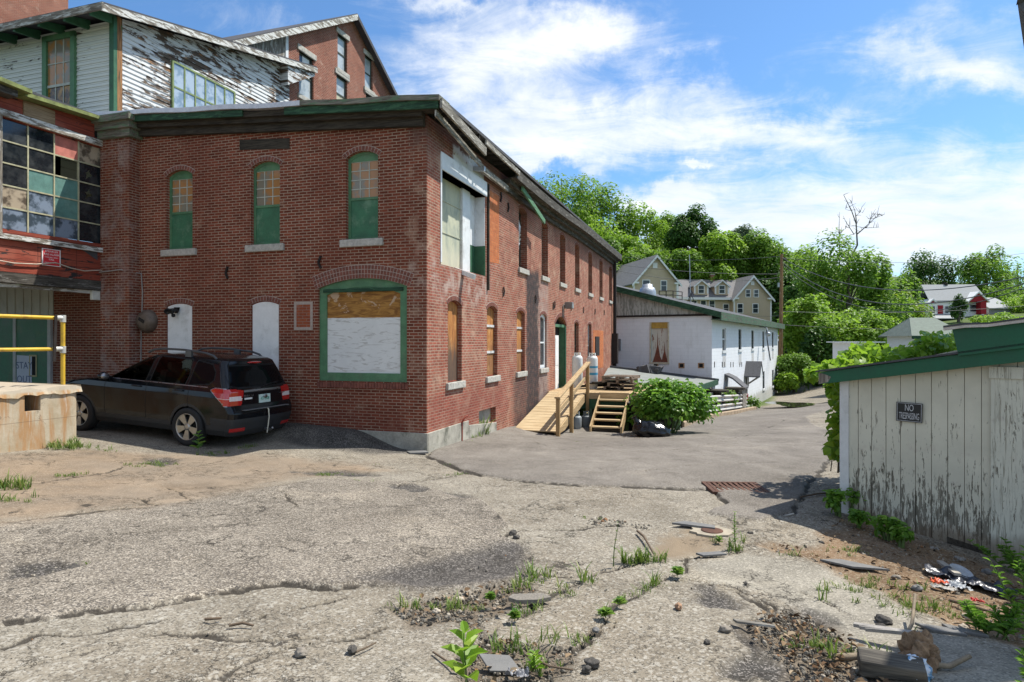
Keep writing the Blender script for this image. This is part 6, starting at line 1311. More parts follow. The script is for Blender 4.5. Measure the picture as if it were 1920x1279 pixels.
def build_shed():
    W = 3.3; D = 2.6; bz = lambda a: .07 - .145 * a
    ztop = lambda a: S_(1590, 722, 0)[1] + .255 * a
    m = MB(); m.box(-.02, .075, -.03, .06, -.2, ztop(0) + .1); m.build('corner_board', plain('shed_corner_paint', (.62, .62, .6), .7, var=.1, scale=6, dirt=(.3, .28, .24)), shed)
    edges = [S_(p, 900)[0] for p in (1591.5, 1610, 1635, 1662, 1689, 1717, 1747, 1777.5, 1809, 1841)]
    step = edges[-1] - edges[-2]
    while edges[-1] < W: edges.append(edges[-1] + step)
    m = MB()
    for a, b in zip(edges[:-1], edges[1:]):
        lo = bz((a + b) / 2) + random.uniform(-.02, .03); d = -.012 + random.uniform(-.003, .003)
        m.prism([(a + .003, d, lo), (b - .003, d, lo + random.uniform(-.01, .01)), (b - .003, d, ztop(b) + .12), (a + .003, d, ztop(a) + .12)], (0, .02, 0))
    m.build('board_wall', M_SHED, shed)
    m = MB(); m.prism([(0, .012, -.25), (W, .012, -.6), (W, .012, ztop(W) + .1), (0, .012, ztop(0) + .1)], (0, D, 0)); m.build('side_wall', M_SHED, shed)
    m = MB(); a0, a1 = edges[7], W; m.prism([(a0, .02, bz(a0) - .16), (a1, .02, bz(a1) - .16), (a1, .02, bz(a1) + .1), (a0, .02, bz(a0) + .1)], (0, -.05, 0)); m.build('sill_beam', M_DARKWOOD, shed)
    # plywood door
    a0 = S_(1858, 900, -.04)[0]; z0, z1 = S_(1862, 1062, -.04)[1], S_(1858, 690, -.04)[1]
    n = 16; pts = [(a0, -.045, z1), (a0, -.045, z0)] + [(a0 + 1.05 * i / n, -.045, z0 - .1 * i / n + random.uniform(-.035, .02)) for i in range(1, n)] + [(a0 + 1.05, -.045, z1)]
    m = MB(); m.prism(pts, (0, .018, 0)); d = m.build('plywood_door', M_SHEDPLY, shed)
    m = MB(); m.box(a0 - .01, a0 + 1.05, -.062, -.046, z1 - .1, z1 + .01); m.build('door_rail', M_SHEDPLY, d)
    # roof and green eave boards
    v = -.16; (aL, zlb), (aR, zrb) = S_(1536, 721, v), S_(1918, 679, v); (_, zlt) = S_(1536, 699, v); (aS, zst) = S_(1797, 665, v)
    k = (zst - zlt) / (aS - aL); top = lambda a: zlt + k * (a - aL); kb = (zrb - zlb) / (aR - aL); bot = lambda a: zlb + kb * (a - aL)
    m = MB(); m.prism([(aL, v, bot(aL)), (W + .3, v, bot(W + .3)), (W + .3, v, top(W + .3)), (aL, v, top(aL))], (0, .03, 0)); f = m.build('eave_board', M_SHEDGREEN, shed, bevel=.004)
    m = MB(); m.prism([(aL - .005, v - .004, bot(aL)), (aL + .1, v - .004, bot(aL) + .03), (aL + .13, v - .004, bot(aL) + .09), (aL + .07, v - .004, top(aL) - .02), (aL - .005, v - .004, top(aL))], (0, .004, 0)); m.build('bare_board_end', M_WORNZ, f)
    m = MB(); m.prism([(aL - .03, v - .03, top(aL) + .002), (W + .3, v - .03, top(W + .3) + .002), (W + .3, D, top(W + .3) + .002), (aL - .03, D, top(aL) + .002)], (0, 0, .02)); r = m.build('roof', M_TAR, shed)
    # raised roof box
    v2 = v - .03; (bL, bt) = S_(1785, 616, v2); (bL2, bb) = S_(1797, 668, v2); bR = W + .25; (cR, ct) = S_(1920, 603, v2); k2 = (ct - bt) / (cR - bL)
    m = MB(); m.prism([(bL2, v2, bb), (bR, v2, bb + kb * (bR - bL2) + .0), (bR, v2, bt + k2 * (bR - bL)), (bL, v2, bt)], (0, .025, 0)); m.prism([(bL, v2 + .025, bt), (bL2, v2 + .025, bb), (bL2, D, bb), (bL, D, bt)], (.03, 0, 0)); b = m.build('raised_roof_board', M_SHEDGREEN, shed)
    tp = lambda a: bt + k2 * (a - bL)
    m = MB(); n = 14
    for i in range(n):
        x0, x1 = bL - .06 + (bR - bL + .06) * i / n, bL - .06 + (bR - bL + .06) * (i + 1) / n; w0, w1 = .008 * math.sin(i * 2.1), .008 * math.sin((i + 1) * 2.1)
        m.mat(0); m.prism([(x0, v2 - .05, tp(x0) - .015 + w0), (x1, v2 - .05, tp(x1) - .015 + w1), (x1, v2 - .05, tp(x1) + .012 + w1), (x0, v2 - .05, tp(x0) + .012 + w0)], (0, .06, 0))
        m.mat(1); m.prism([(x0, v2 - .055, tp(x0) + .013 + w0), (x1, v2 - .055, tp(x1) + .013 + w1), (x1, v2 - .055, tp(x1) + .03 + w1 * 1.5), (x0, v2 - .055, tp(x0) + .03 + w0 * 1.5)], (0, D, 0))
    m.build('raised_roofing', [plain('drip_edge', (.52, .47, .42), .6, var=.25, scale=9), M_TAR], b)
build_shed()
u, z = S_(1705.5, 773.5, -.02); t = thing('trespassing_sign', 'small black sign reading NO TRESPASSING on the white plank shed', 'sign', Vector((SX + u * SD.x + .03 * SD.y, SY + u * SD.y - .03 * SD.x, z)), STH); t.rotation_euler = (0, .02, STH)
m = MB(); m.box(-.122, .122, -.004, 0, -.101, .101); m.build('plate', plain('sign_black', (.012, .012, .012), .45, var=.1), t)
lt_ = plain('sign_letter_silver', (.5, .5, .5), .5); MTS = Matrix(((1, 0, 0, 0), (0, 0, -1, -.0055), (0, 1, 0, 0), (0, 0, 0, 1)))
m = MB()
for a in [(-.114, .114, .09, .094), (-.114, .114, -.094, -.09), (-.114, -.11, -.09, .09), (.11, .114, -.09, .09)]: m.box(a[0], a[1], -.006, -.004, a[2], a[3])
m.build('border', lt_, t)
o = text_mesh('lettering', 'NO', .098, lt_, t, MTS, .0008, .95, .56); o.location = (0, 0, .043)
o = text_mesh('lettering', 'TRESPASSING', .098, lt_, t, MTS, .0008, .92, .345); o.location = (0, 0, -.043)

# ================================================================ LOADING DOCK
dock = thing('loading_dock', 'stained concrete loading dock block with a square hole at the left edge', 'dock', (AX, AY, 0), TH)
def dock_mat():
    s = NM('stained_dock_concrete'); o = s.coord('Object'); x, y, z = s.sep(o); n = s.noise(o, 2, 7, .7); dr = s.noise(s.mapping(o, (4, 4, .5)), 1.6, 5, .65, .4)
    c = s.mix(s.ramp(n, .3, .7), (.36, .29, .19), (.52, .45, .34)); c = s.mix(s.ramp(dr, .42, .62, 0, .85), c, (.38, .2, .08)); c = s.mix(s.ramp(dr, .62, .72, 0, .7), c, (.55, .52, .46))
    c = s.mix(s.ramp(z, 1.16, 1.2), c, s.mix(n, (.3, .25, .18), (.5, .44, .35))); joint = s.math('MULTIPLY', s.ramp(s.math('ABSOLUTE', s.math('SUBTRACT', z, .72)), 0, .008, 1, 0), .7); c = s.mix(joint, c, (.15, .11, .07))
    wv = s.node('ShaderNodeVectorMath', operation='MULTIPLY_ADD'); s.set(wv.inputs[0], s.noise(o, 3, 5, .65, 0, True)); wv.inputs[1].default_value = (.5, .5, .5); s.set(wv.inputs[2], o); cr = s.voro(wv.outputs[0], 1.1, 'DISTANCE_TO_EDGE'); c = s.mix(s.math('MULTIPLY', s.ramp(cr, .002, .008, .6, 0), s.ramp(n, .5, .56)), c, (.1, .07, .05))
    return s.done(c, .93, 0.0, s.bump(s.math('ADD', n, s.math('MULTIPLY', s.noise(o, 25, 3), .3)), .5, .012), .2)
def build_dock():
    M_D = dock_mat(); ue = -3.22; v0 = 5.0
    h0, z1 = R(46, 741, v0); h1, z0 = R(76, 770, v0); hz0, hz1 = z0, z1
    m = MB(); m.panel(MR(v0), [(-9, -.2), (ue - .12, -.2), (ue - .12, 1.16), (-9, 1.16)], [[(h0, hz0), (h1, hz0), (h1, hz1), (h0, hz1)]], .5)
    n = 6
    for i in range(n):
        a, b = PI / 2 * i / n, PI / 2 * (i + 1) / n; p = lambda t: (ue - .12 + .12 * math.sin(t), v0 + .12 - .12 * math.cos(t))
        (xa, ya), (xb, yb) = p(a), p(b); m.add([(xa, ya, -.2), (xb, yb, -.2), (xb, yb, 1.16), (xa, ya, 1.16)], [(0, 1, 2, 3)], True)
    m.quad((ue, v0 + .12, -.2), (ue, 8.1, -.2), (ue, 8.1, 1.16), (ue, v0 + .12, 1.16)); m.box(-9, ue - .2, v0 + .5, 8.1, 0, 1.15)
    m.build('block', M_D, dock)
    # crumbling slab lip on top
    m = MB(); n = 60; top = []
    for i in range(n + 1):
        x = -9 + (ue + .02 + 9) * i / n; top.append((x, v0 - .05 + .03 * random.random(), 1.10 + .05 * random.random(), 1.25 + .03 * math.sin(i * .9) * random.random() - .03 * random.random()))
    for a, b in zip(top[:-1], top[1:]):
        m.quad((a[0], a[1], a[2]), (b[0], b[1], b[2]), (b[0], b[1] + .03, b[3]), (a[0], a[1] + .03, a[3])); m.quad((a[0], a[1] + .03, a[3]), (b[0], b[1] + .03, b[3]), (b[0], 8.1, 1.27), (a[0], 8.1, 1.27)); m.quad((a[0], a[1], a[2]), (b[0], b[1], b[2]), (b[0], v0 + .3, 1.12), (a[0], v0 + .3, 1.12))
    m.quad((ue + .02, v0, 1.12), (ue + .02, 8.1, 1.12), (ue + .02, 8.1, 1.27), (ue + .02, v0, 1.25)); m.build('slab', M_D, dock)
    m = MB(); m.box(h0 - .03, h1 + .05, v0 + .49, v0 + .5, hz0, hz1); m.build('hole_back', M_DARK, dock)
build_dock()
rl = thing('dock_railing', 'yellow pipe railing with two rails on top of the loading dock', 'railing', (AX, AY, 0), TH)
def build_railing():
    M_Y = plain('worn_yellow_paint', (.62, .4, .035), .5, var=.15, scale=6, bump=.2, dirt=(.2, .09, .03), dirt_amt=.7)
    v = 5.3; u, zt = R(118, 597, v); zm = R(118, 655, v)[1]; r = .034
    m = MB(); m.tube([(u, v, 1.2), (u, v, zt)], r, 12); m.build('post', M_Y, rl)
    for z in (zt, zm): m = MB(); m.tube([(-9, v, z), (u - .02, v, z)], r * .9, 12); m.build('rail', M_Y, rl)
    for z in (zt, zm): m = MB(); m.tube([(u, v, z - .07), (u, v, z + .05)], r * 1.35, 12); m.tube([(u - .14, v, z), (u, v, z)], r * 1.25, 12); m.build('pipe_fitting', plain('fitting_grey', (.55, .54, .5), .5, .3), rl)
    m = MB(); m.tube([(-7.2, v, 1.2), (-7.2, v, zt)], r, 12); m.build('post', M_Y, rl)
    uu = R(104, 600, v - .06)[0]; m = MB(); m.obox((uu, v - .05, (zt + zm) / 2 - .08), (.045, .02, .78), Matrix.Rotation(.04, 3, 'Y')); m.build('steel_strap', M_IRON, rl)
build_railing()

# ================================================================ CAR
CARD = Vector((-.951, .309, 0)); car_rear = Vector((-5.66, 12.47, 0))
cz0 = .09; pitch = math.asin(.16 / 2.64)
car = thing('black_suv', 'black estate style SUV parked along the brick wall beside the loading dock', 'car', (car_rear.x, car_rear.y, cz0))
car.rotation_euler = Euler((0, -pitch, math.atan2(CARD.y, CARD.x)), 'XYZ')
def build_car():
    s = NM('black_car_paint'); o = s.coord('Object'); n = s.noise(o, 2, 4, .6)
    M_PAINT = s.done((.005, .006, .008), s.ramp(n, .3, .7, .1, .2), 0.0, None, .3); s.b.inputs['Coat Weight'].default_value = .2; s.b.inputs['Coat Roughness'].default_value = .04
    M_CLAD = plain('grey_cladding', (.028, .03, .032), .55, var=.15)
    M_GAP = plain('seam_black', (.003, .003, .003), .8); M_CHROME = plain('chrome', (.3, .3, .31), .3, .9, var=.05)
    s = NM('tinted_car_glass'); s.done((.012, .016, .014), .02, 0.0, None, .6); tr = s.node('ShaderNodeBsdfTransparent'); tr.inputs[0].default_value = (.36, .4, .36, 1); mx = s.node('ShaderNodeMixShader'); lw = s.node('ShaderNodeLayerWeight'); fr = s.math('ADD', .01, s.math('MULTIPLY', s.math('POWER', lw.outputs['Facing'], 4.0), .6), None, True)
    gl = s.node('ShaderNodeBsdfGlossy'); gl.inputs[1].default_value = .02; s.nt.links.new(fr, mx.inputs[0]); s.nt.links.new(tr.outputs[0], mx.inputs[1]); s.nt.links.new(gl.outputs[0], mx.inputs[2]); s.nt.links.new(mx.outputs[0], s.out.inputs[0]); M_CG = s.m
    s = NM('privacy_car_glass'); M_PG = s.done((.004, .005, .006), .04, 0.0, None, .1)
    s = NM('tail_lamp_red'); M_RED_ = s.done((.45, .012, .012), .1, 0.0, None, .6); s.b.inputs['Coat Weight'].default_value = 1
    M_CLEAR = plain('lamp_clear', (.7, .62, .6), .12, var=.1, scale=30)
    # --- body shell from horizontal slices
    XR, XF = -1.02, 3.52
    zz = np.concatenate([np.arange(.24, .9, .014), np.arange(.9, 1.08, .008), np.arange(1.08, 1.56, .014), np.arange(1.56, 1.655, .006), [1.66, 1.664, 1.667]])
    ip = lambda z, P: np.interp(z, [p[0] for p in P], [p[1] for p in P])
    xr = lambda z: ip(z, [(.24, -.92), (.34, -.98), (.5, -1.02), (.66, -1.03), (.74, -.99), (.8, -.955), (1.05, -.935), (1.12, -.885), (1.2, -.84), (1.4, -.755), (1.52, -.69), (1.58, -.68), (1.62, -.62), (1.65, -.45), (1.66, -.2), (1.667, .3)])
    xf = lambda z: ip(z, [(.24, 3.4), (.5, 3.55), (.75, 3.53), (.88, 3.42), (.97, 3.2), (1.03, 2.85), (1.08, 2.45), (1.12, 2.2), (1.22, 2.02), (1.4, 1.68), (1.52, 1.45), (1.58, 1.28), (1.62, 1.1), (1.65, .85), (1.66, .7), (1.667, .5)])
    hw = lambda z: ip(z, [(.24, .79), (.34, .845), (.5, .868), (.66, .882), (.8, .892), (.92, .892), (1.02, .878), (1.07, .862), (1.11, .848), (1.22, .815), (1.4, .755), (1.52, .71), (1.58, .665), (1.62, .59), (1.65, .45), (1.66, .3), (1.667, .05)])
    ns = 300; nr = 52; rows = []
    for z in zz:
        a, b, w = xr(z), xf(z), hw(z); pts = []
        rc = min(.34, w * .7) ; bulge = .075 + .02 * (z > 1.1)
        for i in range(nr):                                   # rear face, centre to corner
            y = (w - .10) * i / nr; pts.append((a + bulge * (y / w) ** 2.2, y))
        xa = a + bulge * (max(w - .1, 0) / w) ** 2.2
        for i in range(12):                                   # corner
            t = PI / 2 * i / 12; pts.append((xa + .12 * (1 - math.cos(t)) , w - .10 + .10 * math.sin(t) ** .9))
        x0 = xa + .12
        for i in range(ns):
            x = x0 + (b - .45 - x0) * i / ns; tap = 1 - .035 * max(0, (.3 - x) / 1.2) ** 2 - .03 * max(0, (x - 2.4)) ** 2
            pts.append((x, w * tap))
        we = pts[-1][1]
        for i in range(24):
            t = PI / 2 * i / 23; pts.append((b - .45 + .45 * math.sin(t), we * math.cos(t) ** .7))
        rows.append(pts)
    A = np.array(rows); nz, npt = A.shape[:2]
    V = []
    for sgn in (1, -1): V.append(np.concatenate([A[:, :, :1], A[:, :, 1:] * sgn, np.repeat(zz[:, None, None], npt, 1)], 2).reshape(-1, 3))
    i = np.arange(nz - 1)[:, None]; j = np.arange(npt - 1)[None]; q = np.stack([i * npt + j, i * npt + j + 1, (i + 1) * npt + j + 1, (i + 1) * npt + j], -1).reshape(-1, 4)
    Vt = np.vstack(V); Q = np.vstack([q[:, ::-1], q + nz * npt]); C = Vt[Q].mean(1); x, y, z = C.T; ay = np.abs(y)
    rear = np.tile(np.tile(np.arange(npt - 1) < nr + 6, nz - 1), 2)
    inpoly = lambda a, b, P: poly_sd(a, b, P)
    mat = np.zeros(len(Q), int)                                 # 0 paint 1 clad 2 gap 3 red 4 clear 5 chrome  -1 removed 6 side glass 7 privacy
    RX, FX, WZ = 0.0, 2.64, .35
    clad = (z < .42) | ((z < .56) & (x < -.5)) ; mat[clad] = 1
    for cx in (RX, FX): d = np.hypot(x - cx, z - WZ); mat[(d < .425) & (ay > .4)] = 1
    side = ~rear
    wf = [(1.99, 1.115), (1.05, 1.115), (.98, 1.56), (1.15, 1.565), (1.4, 1.5), (1.66, 1.36)]; wr = [(.93, 1.115), (.12, 1.118), (.08, 1.3), (.12, 1.555), (.86, 1.57)]; wq = [(.03, 1.12), (-.40, 1.165), (-.48, 1.24), (-.47, 1.37), (-.36, 1.5), (-.02, 1.55)]
    for P, k in ((wf, 6), (wr, 6), (wq, 7)):
        sd = inpoly(x, z, P); mat[side & (sd > 0) & (ay > .4)] = k; mat[side & (sd <= 0) & (sd > -.022) & (ay > .4)] = 2
    mat[side & (np.abs(z - 1.104) < .008) & (x > -.4) & (x < 2.0) & (ay > .5)] = 5
    for xs in (2.0, .99, .0): mat[side & (np.abs(x - xs - (0.16 * (np.clip(.75 - z, 0, .3)) if xs == 0 else 0)) < .006) & (z > .42) & (z < 1.10) & (ay > .5)] = 2
    rw = [(-.62, 1.49), (.62, 1.49), (.73, 1.15), (.6, 1.12), (-.6, 1.12), (-.73, 1.15)]
    sd = inpoly(y, z, rw); mat[rear & (sd > 0)] = 7; mat[rear & (sd <= 0) & (sd > -.02)] = 2
    # tailgate seam and lamps
    mat[rear & (np.abs(ay - .75) < .006) & (z > .72)] = 2; mat[rear & (np.abs(z - .705) < .006) & (ay < .75)] = 2
    lamp_r = [(.52, 1.065), (.52, 1.01), (.58, .8), (.95, .8), (.95, 1.09), (.7, 1.095)]
    sd = inpoly(ay, z, lamp_r); lm = (rear & (sd > 0) & (ay > .49)); mat[lm] = 3
    lamp_s = [(-1.1, .8), (-.80, .8), (-.48, 1.06), (-.56, 1.095), (-1.1, 1.1)]
    sd = inpoly(x, z, lamp_s); ls = side & (sd > 0) & (x < -.4); mat[ls] = 3; mat[side & (sd <= 0) & (sd > -.012) & (x < -.4)] = 5
    mat[(mat == 3) & (z > .88) & (z < .965) & (ay < .83) & (ay > .57) & (x < -.78)] = 4
    mat[(mat == 3) & (np.abs(z - .92) < .005)] = 4
    mat[rear & (np.abs(z - 1.045) < .02) & (ay < .5)] = 5        # garnish bar
    mat[rear & (z > 1.015) & (z < 1.024) & (ay < .5)] = 2
    mat[rear & (np.abs(z - .36) < .03) & (ay > .5) & (ay < .84)] = 3
    mat[rear & (z > .68) & (z < .705) & (ay < .8)] = 2
    keep = np.ones(len(Q), bool)
    for cx in (RX, FX): keep &= ~((np.hypot(x - cx, z - WZ) < .375) & (ay > .45) & side)
    names = {0: ('body', [M_PAINT, M_CLAD, M_GAP, M_RED_, M_CLEAR, M_CHROME])}
    def sub(sel, nm, mats, idx=None, par=car):
        f = Q[sel & keep]; us, inv = np.unique(f, return_inverse=True); ob = npmesh(nm, Vt[us], inv.reshape(-1, 4), mats, par, smooth=True)
        if idx is not None: ob.data.polygons.foreach_set('material_index', idx[sel & keep].astype(np.int32))
        return ob
    body = sub((mat <= 2) | (mat == 5), 'body', [M_PAINT, M_CLAD, M_GAP, M_RED_, M_CLEAR, M_CHROME], mat)
    lamps = (mat == 3) | (mat == 4)
    for sg in (1, -1):
        sub(lamps & (y * sg > 0) & (z > .6), 'tail_lamp', [M_PAINT, M_CLAD, M_GAP, M_RED_, M_CLEAR, M_CHROME], mat); sub(lamps & (y * sg > 0) & (z < .6), 'rear_reflector', [M_PAINT, M_CLAD, M_GAP, M_RED_, M_CLEAR, M_CHROME], mat)
        sub((mat == 6) & (y * sg > 0) & (x > .96), 'front_window', M_CG); sub((mat == 6) & (y * sg > 0) & (x <= .96), 'rear_side_window', M_CG); sub((mat == 7) & side & (y * sg > 0), 'quarter_window', M_PG)
    sub((mat == 7) & rear, 'tailgate_window', M_PG)
    # underside, wells, interior
    m = MB(); m.box(-.85, 3.3, -.7, .7, .22, .26)
    for cx in (RX, FX):
        for sg in (1, -1):
            n = 14; ring = [(cx + .385 * math.cos(PI * k / n), WZ + .385 * math.sin(PI * k / n)) for k in range(n + 1)]
            for a, b in zip(ring[:-1], ring[1:]): m.quad((a[0], .5 * sg, a[1]), (b[0], .5 * sg, b[1]), (b[0], .872 * sg, b[1]), (a[0], .872 * sg, a[1]))
            m.poly([(p[0], .5 * sg, p[1]) for p in ring])
    m.build('wheel_wells', M_GAP, body)
    m = MB(); m.box(-.7, 2.3, -.7, .7, .5, .55)
    for xs in (1.15, .15):
        for ys in (.37, -.37): m.obox((xs, ys, .72), (.5, .48, .2)); m.obox((xs - .22, ys, 1.0), (.14, .48, .6), Matrix.Rotation(-.2, 3, 'Y')); m.obox((xs - .3, ys, 1.36), (.09, .26, .18))
    m.box(1.85, 2.2, -.7, .7, .7, 1.03); it = m.build('seats', plain('seat_fabric', (.05, .045, .04), .9), car)
    m = MB(); c = [(1.66 + .06 * math.sin(t), .37 + .18 * math.cos(t), 1.02 + .17 * math.sin(t)) for t in np.linspace(0, 2 * PI, 20)]; m.tube(c, .014, 6); m.build('steering_wheel', M_GAP, car)
    # wheels
    M_TYRE = plain('tyre_rubber', (.02, .02, .02), .85, var=.2, scale=20); M_RIM = plain('alloy_rim', (.44, .42, .38), .35, .75, var=.1, scale=8, dirt=(.2, .17, .13), dirt_amt=.4)
    for cx in (RX, FX):
        for sg in (1, -1):
            w = MB(); w.lathe([(.235, -.1), (.3, -.11), (.335, -.1), (.35, -.075), (.35, .075), (.335, .1), (.3, .11), (.243, .102), (.235, .08)], 40)
            wo = w.build('wheel', M_TYRE, car); wo.location = (cx, .785 * sg, WZ); wo.rotation_euler = (-PI / 2 * sg, 0, 0)
            r = MB(); r.lathe([(.236, .085), (.246, .1), (.24, .106), (.228, .098), (.222, .06), (.222, -.05)], 40)
            for k in range(5):
                a = 2 * PI * k / 5 + .3; ca, sa = math.cos(a), math.sin(a); P = lambda rr, w_, z_: (rr * ca - w_ * sa, rr * sa + w_ * ca, z_)
                r.add([P(.05, -.03, .085), P(.05, .03, .085), P(.228, .075, .098), P(.228, -.075, .098), P(.05, -.025, .05), P(.05, .025, .05), P(.228, .06, .055), P(.228, -.06, .055)], [(0, 1, 2, 3), (0, 3, 7, 4), (1, 5, 6, 2), (4, 7, 6, 5)])
            r.lathe([(0, .096), (.035, .095), (.062, .088), (.062, .05)], 20); r.build('rim', M_RIM, wo)
            b = MB(); b.lathe([(0, .03), (.2, .03), (.222, .0)], 24); b.build('brake_disc', M_GAP, wo)
    # rails, mirrors, handles, plate, wiper, bits
    for sg in (1, -1):
        pts = [(-.36, .555, 1.60), (-.28, .56, 1.66), (-.1, .565, 1.70), (.4, .565, 1.725), (.9, .555, 1.715), (1.15, .545, 1.68), (1.27, .54, 1.62)]
        m = MB(); m.tube([(p[0], p[1] * sg * 1.1, p[2]) for p in pts], [.02, .022, .02, .02, .02, .022, .02], 10); m.box(.2, .34, min(.6 * sg, .65 * sg), max(.6 * sg, .65 * sg), 1.6, 1.72); m.build('roof_rail', plain('rail_grey', (.08, .085, .09), .4, .4), car)
        m = MB(); m.add(*sphere((1.93, .98 * sg, 1.13), (.075, .11, .085))); m.beam((1.9, .84 * sg, 1.1), (1.93, .95 * sg, 1.12), .1, .04); mi = m.build('mirror', M_PAINT, car, smooth=True)
        m = MB(); m.add(*sphere((1.885, .985 * sg, 1.135), (.04, .09, .065))); m.build('mirror_glass', M_CHROME, mi, smooth=True)
        for hx in (1.22, .22): m = MB(); m.tube([(hx - .1, .897 * sg, 1.0), (hx - .07, .918 * sg, 1.005), (hx + .07, .918 * sg, 1.005), (hx + .1, .897 * sg, 1.0)], .014, 8); m.build('door_handle', M_PAINT, car)
    m = MB(); m.add(*sphere((-.69, 0, 1.55), (.05, .2, .022))); m.build('brake_lamp', M_RED_, car, smooth=True)
    m = MB(); m.prism([(-.96, -.155, .81), (-.96, .155, .81), (-.945, .155, .965), (-.945, -.155, .965)], (-.012, 0, 0)); pl = m.build('licence_plate', plain('plate_white', (.5, .62, .58), .5, var=.05), car)
    MP = Matrix(((0, 0, -.99, -.968), (-1, 0, 0, 0), (0, 1, .13, .885), (0, 0, 0, 1))); pg = plain('plate_green', (.05, .3, .2), .5)
    text_mesh('plate_number', '451 0308', .088, pg, pl, MP, .001, 1.0, .72)
    MB_ = Matrix(((0, 0, -.99, -.955), (-1, 0, 0, .43), (0, 1, .1, .965), (0, 0, 0, 1))); text_mesh('lettering', 'SUBARU', .055, M_CHROME, car, MB_, .003, 1.15, 1.1)
    MB2 = Matrix(((0, 0, -.99, -.955), (-1, 0, 0, -.5), (0, 1, .1, .965), (0, 0, 0, 1))); text_mesh('lettering', 'FORESTER', .032, M_CHROME, car, MB2, .003, 1.05, 1.1)
    m = MB(); m.box(-.96, -.945, .34, .53, .9, .93); m.build('sticker', plain('sticker_white', (.65, .65, .65), .6), car)
    m = MB(); m.tube([(-.93, 0.0, 1.11), (-.935, -.02, 1.135), (-.9, -.42, 1.17)], .012, 6); m.build('rear_wiper', M_GAP, car)
    m = MB(); m.add(*sphere((-.98, .0, .93), (.012, .05, .035))); m.build('badge', M_CHROME, car, smooth=True)
    m = MB(); m.tube([(-.8, -.05, .3), (-1.1, -.05, .3)], .03, 8); m.add(*sphere((-1.13, -.05, .33), (.026, .026, .026))); m.build('tow_hitch', M_CHROME, car)
    m = MB(); m.tube([(-1.03, .0, .71), (-1.06, .0, .69), (-1.08, .0, .55), (-1.07, .0, .4), (-1.06, .01, .24)], .012, 6); m.build('strap', plain('pale_rope', (.55, .52, .42), .8), car)
    m = MB(); m.box(-1.05, -.98, -.62, .62, .712, .722); m.build('bumper_step', plain('bumper_plate', (.2, .2, .2), .4, .3), car)
def sphere(c, r, nu=16, nv=10):
    v = []; f = []
    for i in range(nv + 1):
        t = PI * i / nv
        for k in range(nu): a = 2 * PI * k / nu; v.append((c[0] + r[0] * math.sin(t) * math.cos(a), c[1] + r[1] * math.sin(t) * math.sin(a), c[2] + r[2] * math.cos(t)))
    for i in range(nv):
        for k in range(nu): f.append((i * nu + k, (i + 1) * nu + k, (i + 1) * nu + (k + 1) % nu, i * nu + (k + 1) % nu))
    return v, f
build_car()
# ================================================================ TIMBER RAMP, DECK, STEPS
M_NEW = wood('new_deck_pine', (.46, .34, .19), (.3, .2, .1), .75, 'x', 2.2)
M_NEWY = wood('new_deck_boards', (.5, .39, .235), (.34, .24, .13), .75, 'y', 2.2)
M_NEWZ = wood('new_post_pine', (.4, .27, .13), (.26, .16, .07), .75, 'z', 2.2)
ramp = thing('timber_ramp', 'new pine boarded ramp with a handrail rising along the brick front', 'ramp', (AX, AY, 0), TH)
def build_ramp():
    ua, ub, va, vb = 5.15, 9.0, -.12, -1.3
    zf = lambda u: -.40 + (u - ua) / (ub - ua) * .74
    n = 30
    for i in range(0, n): pass
    m = MB()
    for i in range(n):
        u0, u1 = ua + (ub - ua) * (i + .03) / n, ua + (ub - ua) * (i + .97) / n
        m.prism([(u0, va, zf(u0) - .03), (u1, va, zf(u1) - .03), (u1, va, zf(u1) + .003 * (i % 2)), (u0, va, zf(u0) + .003 * (i % 2))], (0, vb - va, 0))
    m.build('ramp_boards', M_NEWY, ramp)
    for v in (va - .04, vb + .04): m = MB(); m.prism([(ua + .25, v, zf(ua + .25) - .2), (ub, v, zf(ub) - .24), (ub, v, zf(ub) - .032), (ua + .05, v, zf(ua + .05) - .032)], (0, .04, 0)); m.build('stringer', M_NEW, ramp)
    m = MB(); m.prism([(ua + .9, vb - .03, zf(ua + .9) - .26), (ub, vb - .03, zf(ub) - .26), (ub, vb - .03, zf(ub) - .02), (ua + .1, vb - .03, zf(ua + .1) - .03), (ua + .1, vb - .03, zf(ua + .1) - .12)], (0, .03, 0)); m.build('side_board', M_NEW, ramp)
    for u, top in ((5.0, .0), (6.6, .0), (8.95, .05)):
        p = U2W(u, vb - .1); g = gz(p.x, p.y); zt = zf(max(u, ua)) + .92
        m = MB(); m.box(u - .05, u + .05, vb - .15, vb - .05, g - .1, zt); m.build('post', M_NEWZ, ramp, bevel=.006)
    m = MB(); m.beam((4.9, vb - .1, zf(4.9) + .96), (9.05, vb - .1, zf(9.05) + .96), .15, .05); m.build('handrail', M_NEW, ramp, bevel=.006)
    m = MB(); m.beam((5.0, vb - .03, zf(5.0) + .48), (8.95, vb - .03, zf(8.95) + .48), .04, .11); m.build('mid_rail', M_NEW, ramp)
build_ramp()
deck = thing('timber_deck', 'raised timber deck on green posts in front of the arched entrance', 'deck', (AX, AY, 0), TH)
DZ = .34
